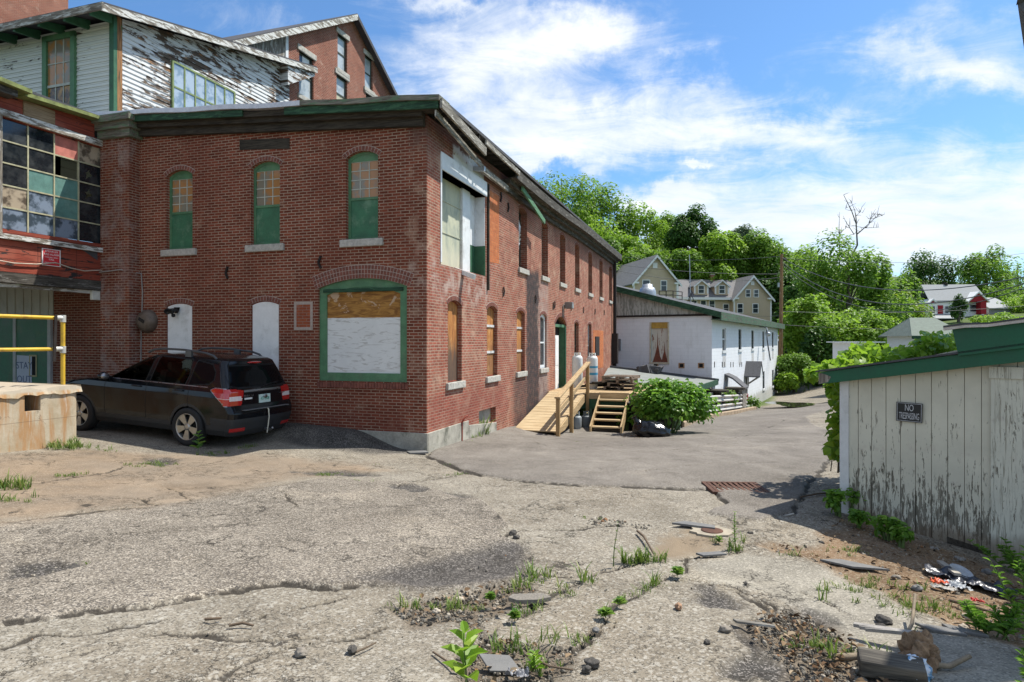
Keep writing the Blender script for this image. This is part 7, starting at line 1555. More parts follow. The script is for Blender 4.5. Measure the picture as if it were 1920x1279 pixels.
def build_deck():
    u0, u1, v1 = 9.02, 13.2, -4.3
    m = MB()
    n = 36
    for i in range(n): a, b = -.05 + (v1 + .05) * i / n, -.05 + (v1 + .05) * (i + .93) / n; m.box(u0, u1, b, a, DZ - .04, DZ)
    m.build('deck_boards', M_NEW, deck)
    m = MB(); m.box(u0 - .045, u0, v1, -1.35, DZ - .2, DZ - .002); m.build('edge_board', M_NEWY, deck)
    m = MB(); m.box(u0 - .02, u0 + .06, v1, -.1, DZ - .52, DZ - .2); m.build('green_beam', M_GREENDK, deck)
    for v in (-1.45, -2.85, -4.2):
        for u in (u0 + .06, u1 - .2): p = U2W(u, v); m = MB(); m.box(u - .08, u + .08, v - .08, v + .08, gz(p.x, p.y) - .2, DZ - .05); m.build('post', plain('grey_green_post', (.13, .2, .14), .85, var=.35, scale=8), deck)
    m = MB(); m.quad((u0 + .9, v1, -1.6), (u0 + .9, -.1, -1.6), (u0 + .9, -.1, DZ - .05), (u0 + .9, v1, DZ - .05)); m.build('dark_skirt', M_DARKWOOD, deck)
build_deck()
steps = thing('timber_steps', 'open pine steps leading up to the timber deck', 'steps', (AX, AY, 0), TH)
def build_steps():
    v0, v1 = -1.78, -2.72; ut, ub = 8.95, 7.35; p = U2W(7.4, -2.2); zb = gz(p.x, p.y); n = 6; r = (DZ - zb) / n
    for i in range(1, n):
        z = zb + r * i; u = ub + (ut - ub) * (i - .5) / (n - .5) ; m = MB(); m.box(u - .02, u + .27, v1 + .03, v0 - .03, z - .045, z); m.build('tread', M_NEWY, steps, bevel=.005)
    m = MB(); m.box(ut - .03, ut + .02, v1, v0, DZ - .22, DZ + .02); m.build('top_board', M_NEWY, steps)
    for v in (v0, v1 - .0): m = MB(); m.prism([(ub - .05, v, zb - .02), (ub + .25, v, zb - .02), (ut + .02, v, DZ - .3), (ut + .02, v, DZ - .02), (ub - .05, v, zb + .2)], (0, -.04 if v == v0 else .04, 0)); m.build('stringer', M_NEW, steps)
build_steps()
# gas cylinders
M_CYL = plain('cylinder_white', (.62, .64, .62), .45, var=.08, scale=4, bump=.1, dirt=(.36, .33, .28), dirt_amt=.4)
M_CYLG = plain('cylinder_grey', (.3, .33, .34), .5, var=.15, scale=6, dirt=(.2, .14, .1))
def cylinder(loc, h, r, label, band, mat):
    t = thing('gas_cylinder', label, 'gas cylinder', loc, .4, 'propane cylinders at the deck')
    m = MB(); m.lathe([(r * .9, 0), (r * .92, .04), (r * .92, .06)], 24); m.build('foot_ring', mat, t)
    m = MB(); m.lathe([(r * .85, .05), (r, .12), (r, h * .84), (r * .97, h * .89), (r * .8, h * .935), (r * .45, h * .955), (0, h * .96)], 28); m.build('tank', mat, t)
    m = MB(); rc = r * .62 if h > .8 else r * .6; ch = .13 if h > .8 else .14
    for k in range(10):
        if k in (2, 7): continue
        a0, a1 = 2 * PI * k / 10, 2 * PI * (k + 1) / 10; zz = h * .93
        for (z0, z1) in (((zz, zz + ch),) if k % 5 else ((zz, zz + ch * .25), (zz + ch * .75, zz + ch))): m.quad((rc * math.cos(a0), rc * math.sin(a0), z0), (rc * math.cos(a1), rc * math.sin(a1), z0), (rc * math.cos(a1), rc * math.sin(a1), z1), (rc * math.cos(a0), rc * math.sin(a0), z1))
    o = m.build('collar', mat, t); s = o.modifiers.new('s', 'SOLIDIFY'); s.thickness = .008
    m = MB(); m.tube([(0, 0, h * .95), (0, 0, h * .95 + .07)], .02, 8); m.tube([(-.04, 0, h * .95 + .07), (.05, 0, h * .95 + .07)], .022, 8); m.build('valve', MATS['brass_trim'], t)
    if band:
        bl = plain('label_blue', (.06, .28, .42), .5, var=.1); m = MB()
        for z0, z1 in ((.6, .66), (.40, .47)): m.lathe([(r * 1.004, h * z0), (r * 1.004, h * z1)], 28)
        m.build('label_band', bl, t)
    return t
p = at(1110.5, 735, 22.3); q = at(1082.5, 735, 22.9)
cylinder((p.x, p.y, DZ), 1.2, .19, 'tall white gas cylinder with blue label bands on the timber deck', True, M_CYL)
cylinder((q.x, q.y, DZ), 1.2, .19, 'plain tall white gas cylinder behind the ramp handrail', False, M_CYL)
p = G(1081, 806); cylinder((p.x, p.y, p.z - .01), .45, .155, 'small grey white gas cylinder on the ground under the deck', False, M_CYLG)
p = G(1098, 805); cylinder((p.x + .05, p.y + .3, p.z - .01), .42, .15, 'small dark grey gas cylinder tucked beside the timber steps', False, plain('cylinder_dull', (.16, .18, .19), .55, var=.2))
# pallets
def pallet(loc, rot, label):
    t = thing('pallet', label, 'pallet', loc, rot, 'stacked wooden pallets')
    m0 = wood('grey_pallet', (.26, .2, .15), (.1, .075, .055), .9, 'x', 3)
    for y in (-.48, 0, .48): m = MB(); m.box(-.55, .55, y - .04, y + .04, .02, .1); m.build('bearer', m0, t)
    for k in range(7): m = MB(); x = -.5 + k * .167; m.box(x - .05, x + .05, -.52 + random.uniform(-.02, .02), .52, .1, .118); m.build('slat', m0, t)
    return t
p = at(1165, 730, 22.0)
for k in range(4): pallet((p.x + .06 * math.sin(k * 2), p.y + .05 * math.cos(k), DZ + .0 + k * .12), TH + .15 * math.sin(k * 1.7), ['bottom pallet of the weathered stack on the deck', 'second pallet up in the weathered stack on the deck', 'third pallet up in the weathered stack on the deck', 'topmost pallet of the weathered stack on the deck'][k])
t = thing('plank_pile', 'old dark planks lying on the deck beside the pallets', 'planks', (p.x - .9, p.y + .6, DZ))
for k in range(5): m = MB(); m.beam((-.5 + .1 * k, -.2 * k, .05 + .05 * k), (.9 + .05 * k, .3 - .1 * k, .06 + .05 * k), .16, .04); m.build('plank', M_DARKWOOD, t)
# rubbish bag and bin
def noisy_blob(c, r, seed, nu=40, nv=26, amp=.12, freq=4):
    v, f = sphere((0, 0, 0), (1, 1, 1), nu, nv); v = np.array(v); rng = np.random.default_rng(seed); d = np.zeros(len(v))
    for k in range(14):
        a = rng.normal(size=3); a /= np.linalg.norm(a); d += np.abs(np.sin((v @ a) * freq * rng.uniform(.6, 2.2) + rng.uniform(0, 6))) * rng.uniform(.3, 1)
    d = (d - d.mean()) / d.std() * amp; v = v * (1 + d[:, None]) * np.array(r); v[:, 2] = np.maximum(v[:, 2], -r[2] * .75)
    return [(c[0] + a, c[1] + b, c[2] + z) for a, b, z in v], f
p = G(1224, 822); s = NM('black_bin_bag'); o = s.coord('Object'); n = s.noise(o, 4.5, 3, .5, 1.5); M_BAG = s.done((.004, .004, .005), .16, 0.0, s.bump(n, .55, .06), .5)
m = MB(); v, f = noisy_blob((0, 0, .22), (.5, .34, .27), 3, 48, 30, .045, 3.2); m.add(v, f, True); m.tube([(-.36, .05, .36), (-.46, .06, .46), (-.5, .06, .52)], [.12, .05, .09], 12)
o = m.build('bin_bag', M_BAG, None, (p.x, p.y + .3, p.z - .06)); o.rotation_euler = (0, .12, -.2); tag(o, 'shiny black rubbish bag slumped beside the green bush', 'rubbish bag')
p = G(1204, 812); t = thing('plastic_bin', 'dark plastic bin half hidden behind the rubbish bag', 'bin', (p.x, p.y + .75, p.z), .2)
m = MB(); m.lathe([(.0, 0), (.25, 0), (.33, .78), (.36, .78), (.36, .84), (.31, .84), (.25, .1), (0, .1)], 28); m.build('tub', plain('bin_black', (.02, .021, .024), .5, var=.2), t)
# ================================================================ PLANTS
M_BUSH = leafmat('bush_leaf', (.06, .15, .016), (.16, .31, .035), (.26, .4, .07), .42, .4)
M_VINE = leafmat('vine_leaf', (.09, .2, .012), (.22, .36, .03), (.32, .42, .06), .45, .4)
M_WEED = leafmat('weed_leaf', (.06, .15, .02), (.17, .28, .045), (.25, .33, .07), .4, .45)
M_GRASS = leafmat('grass_blade', (.06, .12, .015), (.17, .24, .045), (.3, .3, .11), .3, .5)
M_STEM = plain('green_stem', (.1, .15, .04), .7, var=.2); M_TWIG = plain('brown_twig', (.12, .085, .055), .9, var=.3, scale=10); M_BARK = plain('bark', (.13, .11, .09), .95, var=.4, scale=5, bump=.8)
def rand_rot(n, rng, up=.5):
    nr = rng.normal(size=(n, 3)); nr /= np.linalg.norm(nr, axis=1)[:, None]; nr[:, 2] = np.abs(nr[:, 2]) + up; nr /= np.linalg.norm(nr, axis=1)[:, None]
    return nr
def leaves(name, P, nr, size, mat, parent=None, rng=RNG, heart=True, aspect=.75, direc=None, tone=None):
    """folded pointed leaves: base, two sides, tip"""
    n = len(P); P = np.asarray(P, float); size = np.broadcast_to(size, (n,))[:, None]
    if direc is None: direc = rng.normal(size=(n, 3))
    t = direc - (direc * nr).sum(1)[:, None] * nr; t /= np.linalg.norm(t, axis=1)[:, None] + 1e-9; b = np.cross(nr, t)
    fold = nr * .18; w = aspect * .5
    base = P; l1 = P + size * (t * .3 + b * w + fold); l2 = P + size * (t * .72 + b * w * .7 + fold * .6); tip = P + size * (t * 1.0 - nr * .12); r2 = P + size * (t * .72 - b * w * .7 + fold * .6); r1 = P + size * (t * .3 - b * w + fold); mid = P + size * t * .5
    V = np.stack([base, l1, l2, tip, r2, r1, mid], 1).reshape(-1, 3); k = np.arange(n)[:, None, None] * 7
    T = (np.array([[0, 1, 6], [1, 2, 6], [2, 3, 6], [3, 4, 6], [4, 5, 6], [5, 0, 6]])[None] + k).reshape(-1, 3)
    tn = rng.random(n) if tone is None else tone
    return npmesh(name, V, T, mat, parent, np.repeat(tn, 6), tris=True)
def bush(name, label, cat, loc, r, n, size, mat, stems=9, group=None, seed=1, lumps=14, floor=.05):
    rng = np.random.default_rng(seed); t = thing(name, label, cat, loc, 0, group); r = np.array(r)
    m = MB(); cs = []
    for k in range(lumps):
        d = rng.normal(size=3); d /= np.linalg.norm(d); d[2] = abs(d[2]) * .9 - .15; c = d * r * rng.uniform(.45, .8) + np.array([0, 0, r[2] * .75]); c[2] = max(c[2], .12); cs.append((c, rng.uniform(.28, .45)))
        if k < stems: m.tube([(c[0] * .12, c[1] * .12, -.1), (c[0] * .5, c[1] * .5, c[2] * .55), tuple(c)], [.022, .015, .008], 5)
    m.build('stems', M_STEM, t)
    P = []; N = []
    for i in range(n):
        c, q = cs[rng.integers(len(cs))]; d = rng.normal(size=3); d /= np.linalg.norm(d); P.append(c + d * q * r * rng.uniform(.55, 1.05) ** .6); N.append(d)
    P = np.array(P); N = np.array(N); ok = P[:, 2] > floor; P, N = P[ok], N[ok]
    nr = N * .6 + rand_rot(len(P), rng, .7); nr /= np.linalg.norm(nr, axis=1)[:, None]
    leaves('foliage', P, nr, rng.uniform(.7, 1.25, len(P)) * size, mat, t, rng)
    return t
p = G(1262, 818)
bush('leafy_bush', 'big bright green leafy bush growing beside the timber deck', 'bush', (p.x + .1, p.y + .75, p.z), (1.3, 1.05, .95), 4600, .135, M_BUSH, 16, seed=4, lumps=46)
p = G(1190, 812); bush('ground_shrub', 'small leafy plant growing under the deck corner beside the steps', 'plant', (p.x - .1, p.y + .7, p.z), (.32, .3, .42), 260, .11, M_BUSH, 5, seed=5)
p = G(1095, 800); bush('ground_shrub', 'light green weed between the two small gas cylinders', 'plant', (p.x, p.y + .15, p.z), (.22, .2, .36), 90, .12, M_WEED, 4, seed=6)
# vine over the shed
def vine():
    rng = np.random.default_rng(9); t = thing('vine', 'yellow green climbing vine spilling over the back of the white plank shed', 'vine', (4.5, 8.4, .2)); O = np.array([4.5, 8.4, .2])
    P = []
    def spray(n, px0, px1, f0, f1, y0, y1):
        for i in range(n):
            px = rng.uniform(px0, px1); k = (px - px0) / (px1 - px0); ya, yb = f0(k), f1(k); py = ya + (yb - ya) * rng.random() ** .8; y = rng.uniform(y0, y1); q = at(px, py, y); P.append((q.x, q.y, q.z))
    spray(1500, 1575, 1790, lambda k: 660 - 24 * min(1, k * 1.6) - 10 * math.sin(k * 9), lambda k: 712 - 25 * k, 8.4, 9.8)
    spray(420, 1515, 1620, lambda k: 690 - 25 * k + 6 * math.sin(k * 12), lambda k: 705 - 10 * k, 8.0, 9.0)
    spray(420, 1558, 1600, lambda k: 705 - 10 * k, lambda k: 850 + 20 * k, 8.0, 8.8)
    spray(140, 1720, 1790, lambda k: 625 + 6 * math.sin(k * 20), lambda k: 660, 8.6, 9.4)
    P = np.array(P) - O; n = len(P); nr = rand_rot(n, rng, .3); dr = rng.normal(size=(n, 3)) * .5 + np.array([-.2, -.4, -.9])
    leaves('foliage', P, nr, rng.uniform(.07, .14, n), M_VINE, t, rng, aspect=.95, direc=dr)
    m = MB()
    for k in range(26):
        a = P[rng.integers(n)]; b = P[rng.integers(n)]; m.tube([(a[0] * .3, a[1] * .3 + .3, .0), tuple(a * .7 + b * .15), tuple(a)], .008, 4)
    m.build('stems', M_TWIG, t)
vine()
def weed(px, py, h, n, size, label, mat=None, seed=0, group=None, lean=(0, 0), dx=0):
    """upright weed with opposite leaves"""
    rng = np.random.default_rng(seed + 100); p = G(px, py); t = thing('weed_plant', label, 'weed', (p.x + dx, p.y, p.z), rng.uniform(0, 6), group)
    m = MB(); top = np.array([lean[0], lean[1], h]); pts = [top * k + np.array([.02 * math.sin(k * 5), .02 * math.cos(k * 4), 0]) * h for k in np.linspace(0, 1, 6)]
    m.tube([tuple(q) for q in pts], [min(.0035, h * .02) * (1.6 - k) for k in np.linspace(0, 1, 6)], 5); m.build('stem', M_STEM, t)
    P = []; D = []; S = []
    for i in range(n):
        k = .18 + .82 * (i // 2) / max(1, (n // 2 - 1)); a = (i // 2) * 1.7 + PI * (i % 2) + rng.normal() * .25; q = top * min(k, 1); P.append(q); D.append((math.cos(a), math.sin(a), .05 + .4 * k)); S.append(size * (1.15 - .55 * k) * rng.uniform(.85, 1.15))
    P = np.array(P); D = np.array(D); nr = np.tile([[0, 0, 1.]], (n, 1)) - D * .5; nr /= np.linalg.norm(nr, axis=1)[:, None]
    leaves('foliage', P, nr, np.array(S), mat or M_WEED, t, rng, aspect=.6, direc=D)
    return t
weed(872, 1292, .28, 12, .15, 'bright green young sapling standing in the rubble at the bottom edge', M_VINE, 1)
weed(372, 848, .32, 10, .15, 'pale green weed standing in front of the rear car wheel', M_WEED, 2)
weed(1270, 1082, .06, 22, .075, 'leafy weed in the crack right of the middle of the yard', M_WEED, 4)
weed(1135, 1160, .05, 20, .07, 'low weed in the crack below the middle weed clumps', M_WEED, 5); weed(1162, 1138, .05, 16, .06, 'small weed at the end of the right hand crack', M_WEED, 6)
weed(1378, 1030, .34, 26, .04, 'thin wispy weed beside the valve cover', M_WEED, 7, lean=(.04, .02)); weed(1348, 1020, .06, 14, .06, 'small low weed left of the wispy weed', M_WEED, 8)
weed(1150, 1062, .36, 10, .025, 'tall dry grass stalk in the middle of the yard', M_GRASS, 9, lean=(-.03, .02))
weed(1003, 1262, .1, 14, .065, 'yellowish weed beside the slate piece at the bottom', M_VINE, 10); weed(965, 1165, .06, 30, .055, 'bushy weed in the rubble patch', M_WEED, 12); weed(920, 1130, .06, 30, .055, 'weed clump at the edge of the dark dip', M_WEED, 13)
for i, (px, py, sc) in enumerate([(1575, 970, .3), (1600, 965, .28), (1612, 990, .16), (1665, 1010, .22), (1690, 1025, .16)]):
    p = G(px, py); bush('ground_shrub', ['bramble like plant at the left foot of the plank shed', 'leafy plant against the corner board of the plank shed', 'tiny plant in the shadow below the shed corner', 'leafy plant under the trespassing sign at the shed foot', 'low plant at the foot of the shed boards near the door'][i], 'plant', (p.x, p.y, p.z), (sc * .55, sc * .5, sc * .7), int(400 * sc) + 50, .07, M_BUSH, 4, seed=20 + i, lumps=7, floor=.01)
for i, (px, py, y, h) in enumerate([(1945, 1130, 4.1, .5), (1965, 1190, 3.7, .6), (1940, 1250, 3.6, .36), (1925, 1085, 4.7, .34), (1868, 1195, 3.9, .2), (1950, 1310, 3.3, .3)]):
    p = G(px, py); rng = np.random.default_rng(60 + i)
    t = thing('goldenrod', ['tall green leafy stalks at the right edge below the shed door', 'tallest leafy stalks cut by the right picture edge', 'leafy stalks in the lower right shade', 'leafy stalks against the plywood shed door', 'thin leafy stalk left of the right edge plants', 'leafy stalk in the bottom right corner'][i], 'plant', (p.x, p.y, p.z), 0, 'weeds at the right edge')
    P = []; D = []; S = []; m = MB()
    for k in range(7):
        b = rng.normal(size=2) * .06; tip = np.array([b[0] + rng.normal() * .09 - .02, b[1] + rng.normal() * .08, h * rng.uniform(.6, 1.05)]); m.tube([(b[0], b[1], -.03), tuple((np.array([b[0], b[1], 0]) + tip) * .5), tuple(tip)], [.006, .005, .003], 5)
        for j in range(34):
            f = rng.uniform(.15, 1); a = rng.uniform(0, 2 * PI); P.append(np.array([b[0], b[1], 0]) * (1 - f) + tip * f); D.append((math.cos(a), math.sin(a), .4)); S.append(.075 * (1.15 - .5 * f))
    m.build('stems', M_STEM, t); D = np.array(D); nr = np.tile([[0, 0, 1.]], (len(P), 1)) - D * .4; nr /= np.linalg.norm(nr, axis=1)[:, None]
    leaves('foliage', np.array(P), nr, np.array(S), M_BUSH, t, rng, aspect=.24, direc=D)
# grass and ground weeds that nobody could count
def grass():
    rng = np.random.default_rng(5); P = []; H = []
    def tuft(x, y, h):
        if rng.random() < .25: return
        k = int(rng.integers(4, 16)); r = rng.uniform(.008, .03); hh = h * min(1.5, rng.lognormal(-.35, .5))
        for _ in range(k): P.append((x + rng.normal() * r, y + rng.normal() * r)); H.append(hh * rng.uniform(.35, 1.1))
    def along(pts, n, w, h):
        W_ = [G(*q) for q in pts]
        for i in range(max(3, n // 9)):
            k = rng.integers(len(W_) - 1); a = W_[k].lerp(W_[k + 1], rng.random())
            if fnoise(np.array([a.x]), np.array([a.y]), 2.6, 15, 2)[0] < .0: continue
            tuft(a.x + rng.normal() * w, a.y + rng.normal() * w, h)
    def patch(px, py, rx, ry, n, h):
        c = G(px, py)
        for i in range(max(2, n // 13)): tuft(c.x + rng.normal() * rx, c.y + rng.normal() * ry, h)
    along([(0, 850), (80, 846), (155, 838)], 900, .05, .07); patch(130, 838, .18, .12, 700, .12); patch(205, 845, .2, .1, 260, .05)
    along([(250, 875), (300, 868), (350, 860), (420, 848), (480, 836)], 1500, .08, .06); patch(285, 872, .16, .12, 500, .05); along([(60, 895), (140, 892), (240, 872)], 400, .04, .05)
    patch(15, 915, .15, .12, 500, .16); patch(25, 940, .16, .07, 300, .08); patch(610, 890, .14, .07, 420, .03); along([(690, 852), (640, 855), (600, 848)], 160, .03, .04); along([(700, 870), (770, 880), (840, 892), (880, 888)], 260, .03, .04); along([(810, 858), (850, 876), (890, 890)], 320, .05, .05)
    along([(318, 915), (345, 932), (410, 938), (470, 938), (520, 932)], 220, .03, .05); patch(678, 905, .1, .05, 90, .05); patch(380, 935, .08, .04, 60, .05)
    along([(880, 1125), (930, 1112), (990, 1100)], 520, .05, .08); along([(930, 1190), (960, 1160), (1000, 1135), (1050, 1108)], 700, .05, .09); along([(1095, 1090), (1130, 1075), (1160, 1062)], 420, .05, .1); along([(1185, 1056), (1230, 1046)], 420, .04, .1); along([(1105, 1190), (1130, 1155), (1200, 1110), (1240, 1088), (1285, 1065)], 420, .03, .06); patch(990, 1090, .06, .05, 120, .08); patch(990, 1080, .03, .05, 60, .09)
    patch(760, 1140, .1, .05, 120, .07); patch(850, 1140, .14, .05, 260, .06); patch(985, 1215, .12, .06, 260, .08); patch(1065, 1200, .08, .05, 120, .06); patch(1030, 1250, .08, .06, 120, .07)
    along([(1050, 957), (1120, 975)], 120, .06, .04); along([(1060, 829), (1110, 834), (1190, 840)], 420, .12, .05); along([(880, 830), (905, 818)], 220, .05, .14); patch(905, 815, .06, .06, 260, .3)
    patch(1640, 1105, .22, .12, 800, .06); patch(1700, 1140, .18, .1, 600, .06); patch(1590, 1035, .1, .07, 240, .06); patch(1480, 1040, .06, .05, 80, .07); patch(1800, 1150, .25, .12, 420, .05); patch(1530, 1210, .1, .07, 140, .07); patch(1600, 1235, .08, .05, 140, .1); patch(1700, 1205, .06, .05, 60, .07)
    patch(1365, 1025, .08, .06, 120, .12); patch(180, 1060, .1, .04, 40, .05); patch(300, 1060, .08, .04, 50, .05); patch(1270, 905, .6, .1, 60, .04)
    for q in [(1475, 728), (1490, 722), (1500, 715), (1470, 735)]: patch(q[0], q[1], 1.0, 1.2, 900, .7)
    P = np.array(P); H = np.array(H); n = len(P); z = np.array([gz(a, b) for a, b in P[:0]]) if 0 else gz_np(P[:, 0], P[:, 1]); a = rng.uniform(0, 2 * PI, n); d = np.stack([np.cos(a), np.sin(a)], 1); w = np.minimum(.0022 + H * .03, .02)[:, None]; ln = H[:, None] * rng.uniform(.2, 1.3, (n, 1)); pr = np.stack([-d[:, 1], d[:, 0]], 1)
    B = np.column_stack([P, z - .005]); V = np.stack([B + np.column_stack([pr * w, np.zeros(n)]), B - np.column_stack([pr * w, np.zeros(n)]), B + np.column_stack([d * ln * .4 - pr * w * .8, H * .65]), B + np.column_stack([d * ln * .4 + pr * w * .8, H * .65]), B + np.column_stack([d * ln, H])], 1).reshape(-1, 3)
    k = np.arange(n)[:, None, None] * 5; T = (np.array([[0, 1, 2], [0, 2, 3], [3, 2, 4]])[None] + k).reshape(-1, 3)
    o = npmesh('crack_grass', V, T, M_GRASS, None, np.repeat(rng.random(n), 3), tris=True); tag(o, 'short grass growing in the cracks of the yard', 'grass', None, 'stuff')
grass()
# ================================================================ TREES
M_T1 = leafmat('tree_leaf_mid', (.075, .15, .017), (.165, .29, .03), (.23, .36, .042), .42); M_T2 = leafmat('tree_leaf_dark', (.03, .075, .012), (.075, .165, .022), (.11, .2, .03), .35); M_T3 = leafmat('tree_leaf_light', (.12, .22, .02), (.23, .37, .034), (.3, .42, .05), .45); M_T4 = leafmat('tree_leaf_yellow', (.14, .2, .016), (.26, .34, .03), (.32, .36, .05), .45); M_T5 = leafmat('tree_leaf_blue', (.075, .12, .06), (.15, .21, .1), None, .3)
TR = 'trees of the wooded hill and roadside'
def tree(label, x, y, ztop, w, ch, mat, n=7000, leaf=.42, seed=0, d=None, lumps=26, trunk_r=.22, cone=0.0, z0=None):
    rng = np.random.default_rng(seed + 500); zg = gz(x, y) if z0 is None else z0; t = thing('leafy_tree', label, 'tree', (x, y, zg), 0, TR); H = ztop - zg; d = d or w; cz = H - ch / 2
    R_ = np.array([w / 2, d / 2, ch / 2]); cs = []
    m = MB(); m.tube([(0, 0, -.5), (.1, .05, H * .3), (0, 0, H * .62), (.05, 0, H * .85)], [trunk_r * 1.2, trunk_r, trunk_r * .65, trunk_r * .25], 8)
    for k in range(lumps):
        v = rng.normal(size=3); v /= np.linalg.norm(v); q = rng.uniform(.45, .8); c = v * R_ * q; hh = (c[2] / R_[2] + 1) / 2; c[:2] *= (1 - cone * hh) * (.75 + .5 * min(hh * 2, 1) * (1 - .25 * hh)); c[2] += cz; r = rng.uniform(.24, .42) * (1 - .45 * cone * hh); cs.append((c, r))
        if k < 12: m.tube([(0, 0, max(.15 * H, min(c[2] - .25 * ch, H * .7))), tuple(c * np.array([.5, .5, 1]) - np.array([0, 0, .08 * ch])), tuple(c)], [trunk_r * .45, trunk_r * .28, trunk_r * .08], 6)
    m.build('trunk', M_BARK, t)
    ci = rng.integers(len(cs), size=n); C = np.array([c for c, _ in cs])[ci]; rr = np.array([r for _, r in cs])[ci]; v = rng.normal(size=(n, 3)); v /= np.linalg.norm(v, axis=1)[:, None]
    P = C + v * (rr[:, None] * R_) * (rng.uniform(.35, 1.08, (n, 1)) ** .5)
    nr = v * .7 + rand_rot(n, rng, .5) * .8; nr /= np.linalg.norm(nr, axis=1)[:, None]; tt = np.cross(nr, rng.normal(size=(n, 3))); tt /= np.linalg.norm(tt, axis=1)[:, None]; b = np.cross(nr, tt); s = (leaf * rng.uniform(.55, 1.25, n))[:, None]
    V = np.stack([P - tt * s * .5, P + b * s * .32 + nr * s * .12, P + tt * s * .55, P - b * s * .32 + nr * s * .1], 1).reshape(-1, 3); Q = np.arange(n * 4).reshape(-1, 4)
    lt = rng.random(len(cs))[ci]; npmesh('crown', V, Q, mat, t, np.clip(.55 * rng.random(n) + .45 * lt, 0, 1))
    return t
def tree_px(label, px, pytop, dist, wpx, hpx, mat, **k):
    q = at(px, pytop, dist); return tree(label, q.x, q.y, q.z, wpx * dist / F, hpx * dist / F, mat, **k)
hill = [(1052, 306, 122, 190, 190, M_T1, 'broad green tree topping the hill just right of the brick mill eave'), (985, 322, 118, 150, 170, M_T1, 'green tree half hidden behind the brick mill eave'), (1128, 345, 126, 130, 170, M_T1, 'green tree on the hill shoulder above the first tan gable'),
        (1195, 384, 124, 130, 150, M_T3, 'light green tree above the tan gable house peak'), (1250, 398, 128, 120, 140, M_T1, 'green tree left of the dark pointed tree'), (1297, 384, 116, 112, 130, M_T2, 'dark pointed tree crown standing above the tan dormer house'), (1348, 424, 110, 110, 130, M_T3, 'bright green round tree above the left roof dormer'), (1378, 420, 136, 80, 100, M_T5, 'bluish grey green tree top behind the bright round trees'),
        (1432, 430, 111, 120, 130, M_T1, 'green tree above the right tan gable'), (1492, 442, 116, 120, 140, M_T3, 'light green tree behind the utility pole top'), (1180, 440, 112, 130, 130, M_T3, 'yellow green tree just behind the first tan roof'), (1255, 452, 110, 120, 120, M_T1, 'green tree filling the gap between the two tan houses'), (1318, 462, 109, 110, 110, M_T3, 'light green tree behind the dormer roof ridge'), (1385, 470, 112, 110, 100, M_T1, 'green tree behind the chimney of the tan dormer house'),
        (1455, 490, 106, 110, 160, M_T2, 'dark green tree beside the right tan gable wall'), (1100, 395, 116, 150, 150, M_T3, 'light green tree behind the far end of the brick mill'), (1148, 430, 108, 120, 130, M_T1, 'green tree behind the ridge of the first tan house'), (1505, 520, 92, 100, 170, M_T2, 'dark green tree right of the utility pole')]
for i, (px, py, ds, wp, hp, mt, lb) in enumerate(hill): tree_px(lb, px, py, ds, wp, hp, mt, n=9500, leaf=.6, seed=i, lumps=34, cone=.5 if 'pointed' in lb else .15)
near_t = [(1590, 428, 78, 190, 270, M_T1, 'tall roadside tree under the bare dead branches', 15000, .48), (1525, 520, 62, 120, 190, M_T3, 'bright green roadside tree just right of the utility pole', 9000, .4), (1650, 500, 84, 150, 210, M_T1, 'wide dark green roadside tree right of the dead branches', 9000, .5), (1580, 560, 60, 160, 150, M_T3, 'bright green low tree in front of the tall roadside tree', 10000, .36), (1640, 575, 58, 90, 120, M_T3, 'light green sapling tree above the little white garden shed', 5000, .3), (1697, 545, 90, 80, 130, M_T4, 'yellow green tree left of the red trimmed house', 5000, .45),
          (1535, 610, 58, 80, 120, M_T2, 'dark leafy tree in the shade behind the road bend', 4500, .34), (1490, 655, 56, 70, 70, M_T1, 'roadside shrubby tree at the foot of the utility pole', 4000, .26), (1620, 640, 72, 110, 90, M_T2, 'dark low tree behind the little white garden shed', 4000, .4),
          (1744, 459, 128, 92, 130, M_T2, 'dark round tree standing left above the red trimmed house', 6500, .55), (1850, 455, 134, 100, 140, M_T1, 'tall green tree right above the red trimmed house', 6500, .6), (1908, 480, 140, 110, 140, M_T1, 'green tree cut by the right picture edge', 5000, .65), (1800, 515, 150, 110, 110, M_T1, 'green tree straight behind the red trimmed house', 4000, .7), (1797, 550, 98, 34, 55, M_T2, 'small dark conifer beside the red gable', 2200, .3), (1875, 585, 92, 110, 50, M_T3, 'light green shrubs at the right of the red trimmed house', 4000, .4), (1960, 500, 130, 140, 160, M_T1, 'green tree beyond the right picture edge', 3000, .65), (1870, 530, 118, 110, 90, M_T1, 'green tree filling the hillside right of the red trimmed house', 4500, .5), (1930, 545, 105, 100, 80, M_T3, 'light green tree low at the right picture edge', 4500, .45), (1688, 506, 96, 70, 130, M_T1, 'green tree closing the gap left of the dark round tree', 5000, .45), (1720, 545, 112, 70, 90, M_T1, 'green tree left behind the red trimmed house', 4000, .5), (1700, 600, 80, 70, 70, M_T1, 'green tree between the yellow green tree and the cottage roof', 3500, .4)]
for i, (px, py, ds, wp, hp, mt, lb, n, lf) in enumerate(near_t): tree_px(lb, px, py, ds, wp, hp, mt, n=n, leaf=lf, seed=40 + i, lumps=34, trunk_r=.3 if i in (0, 2) else .2, cone=.5 if 'conifer' in lb else .1)
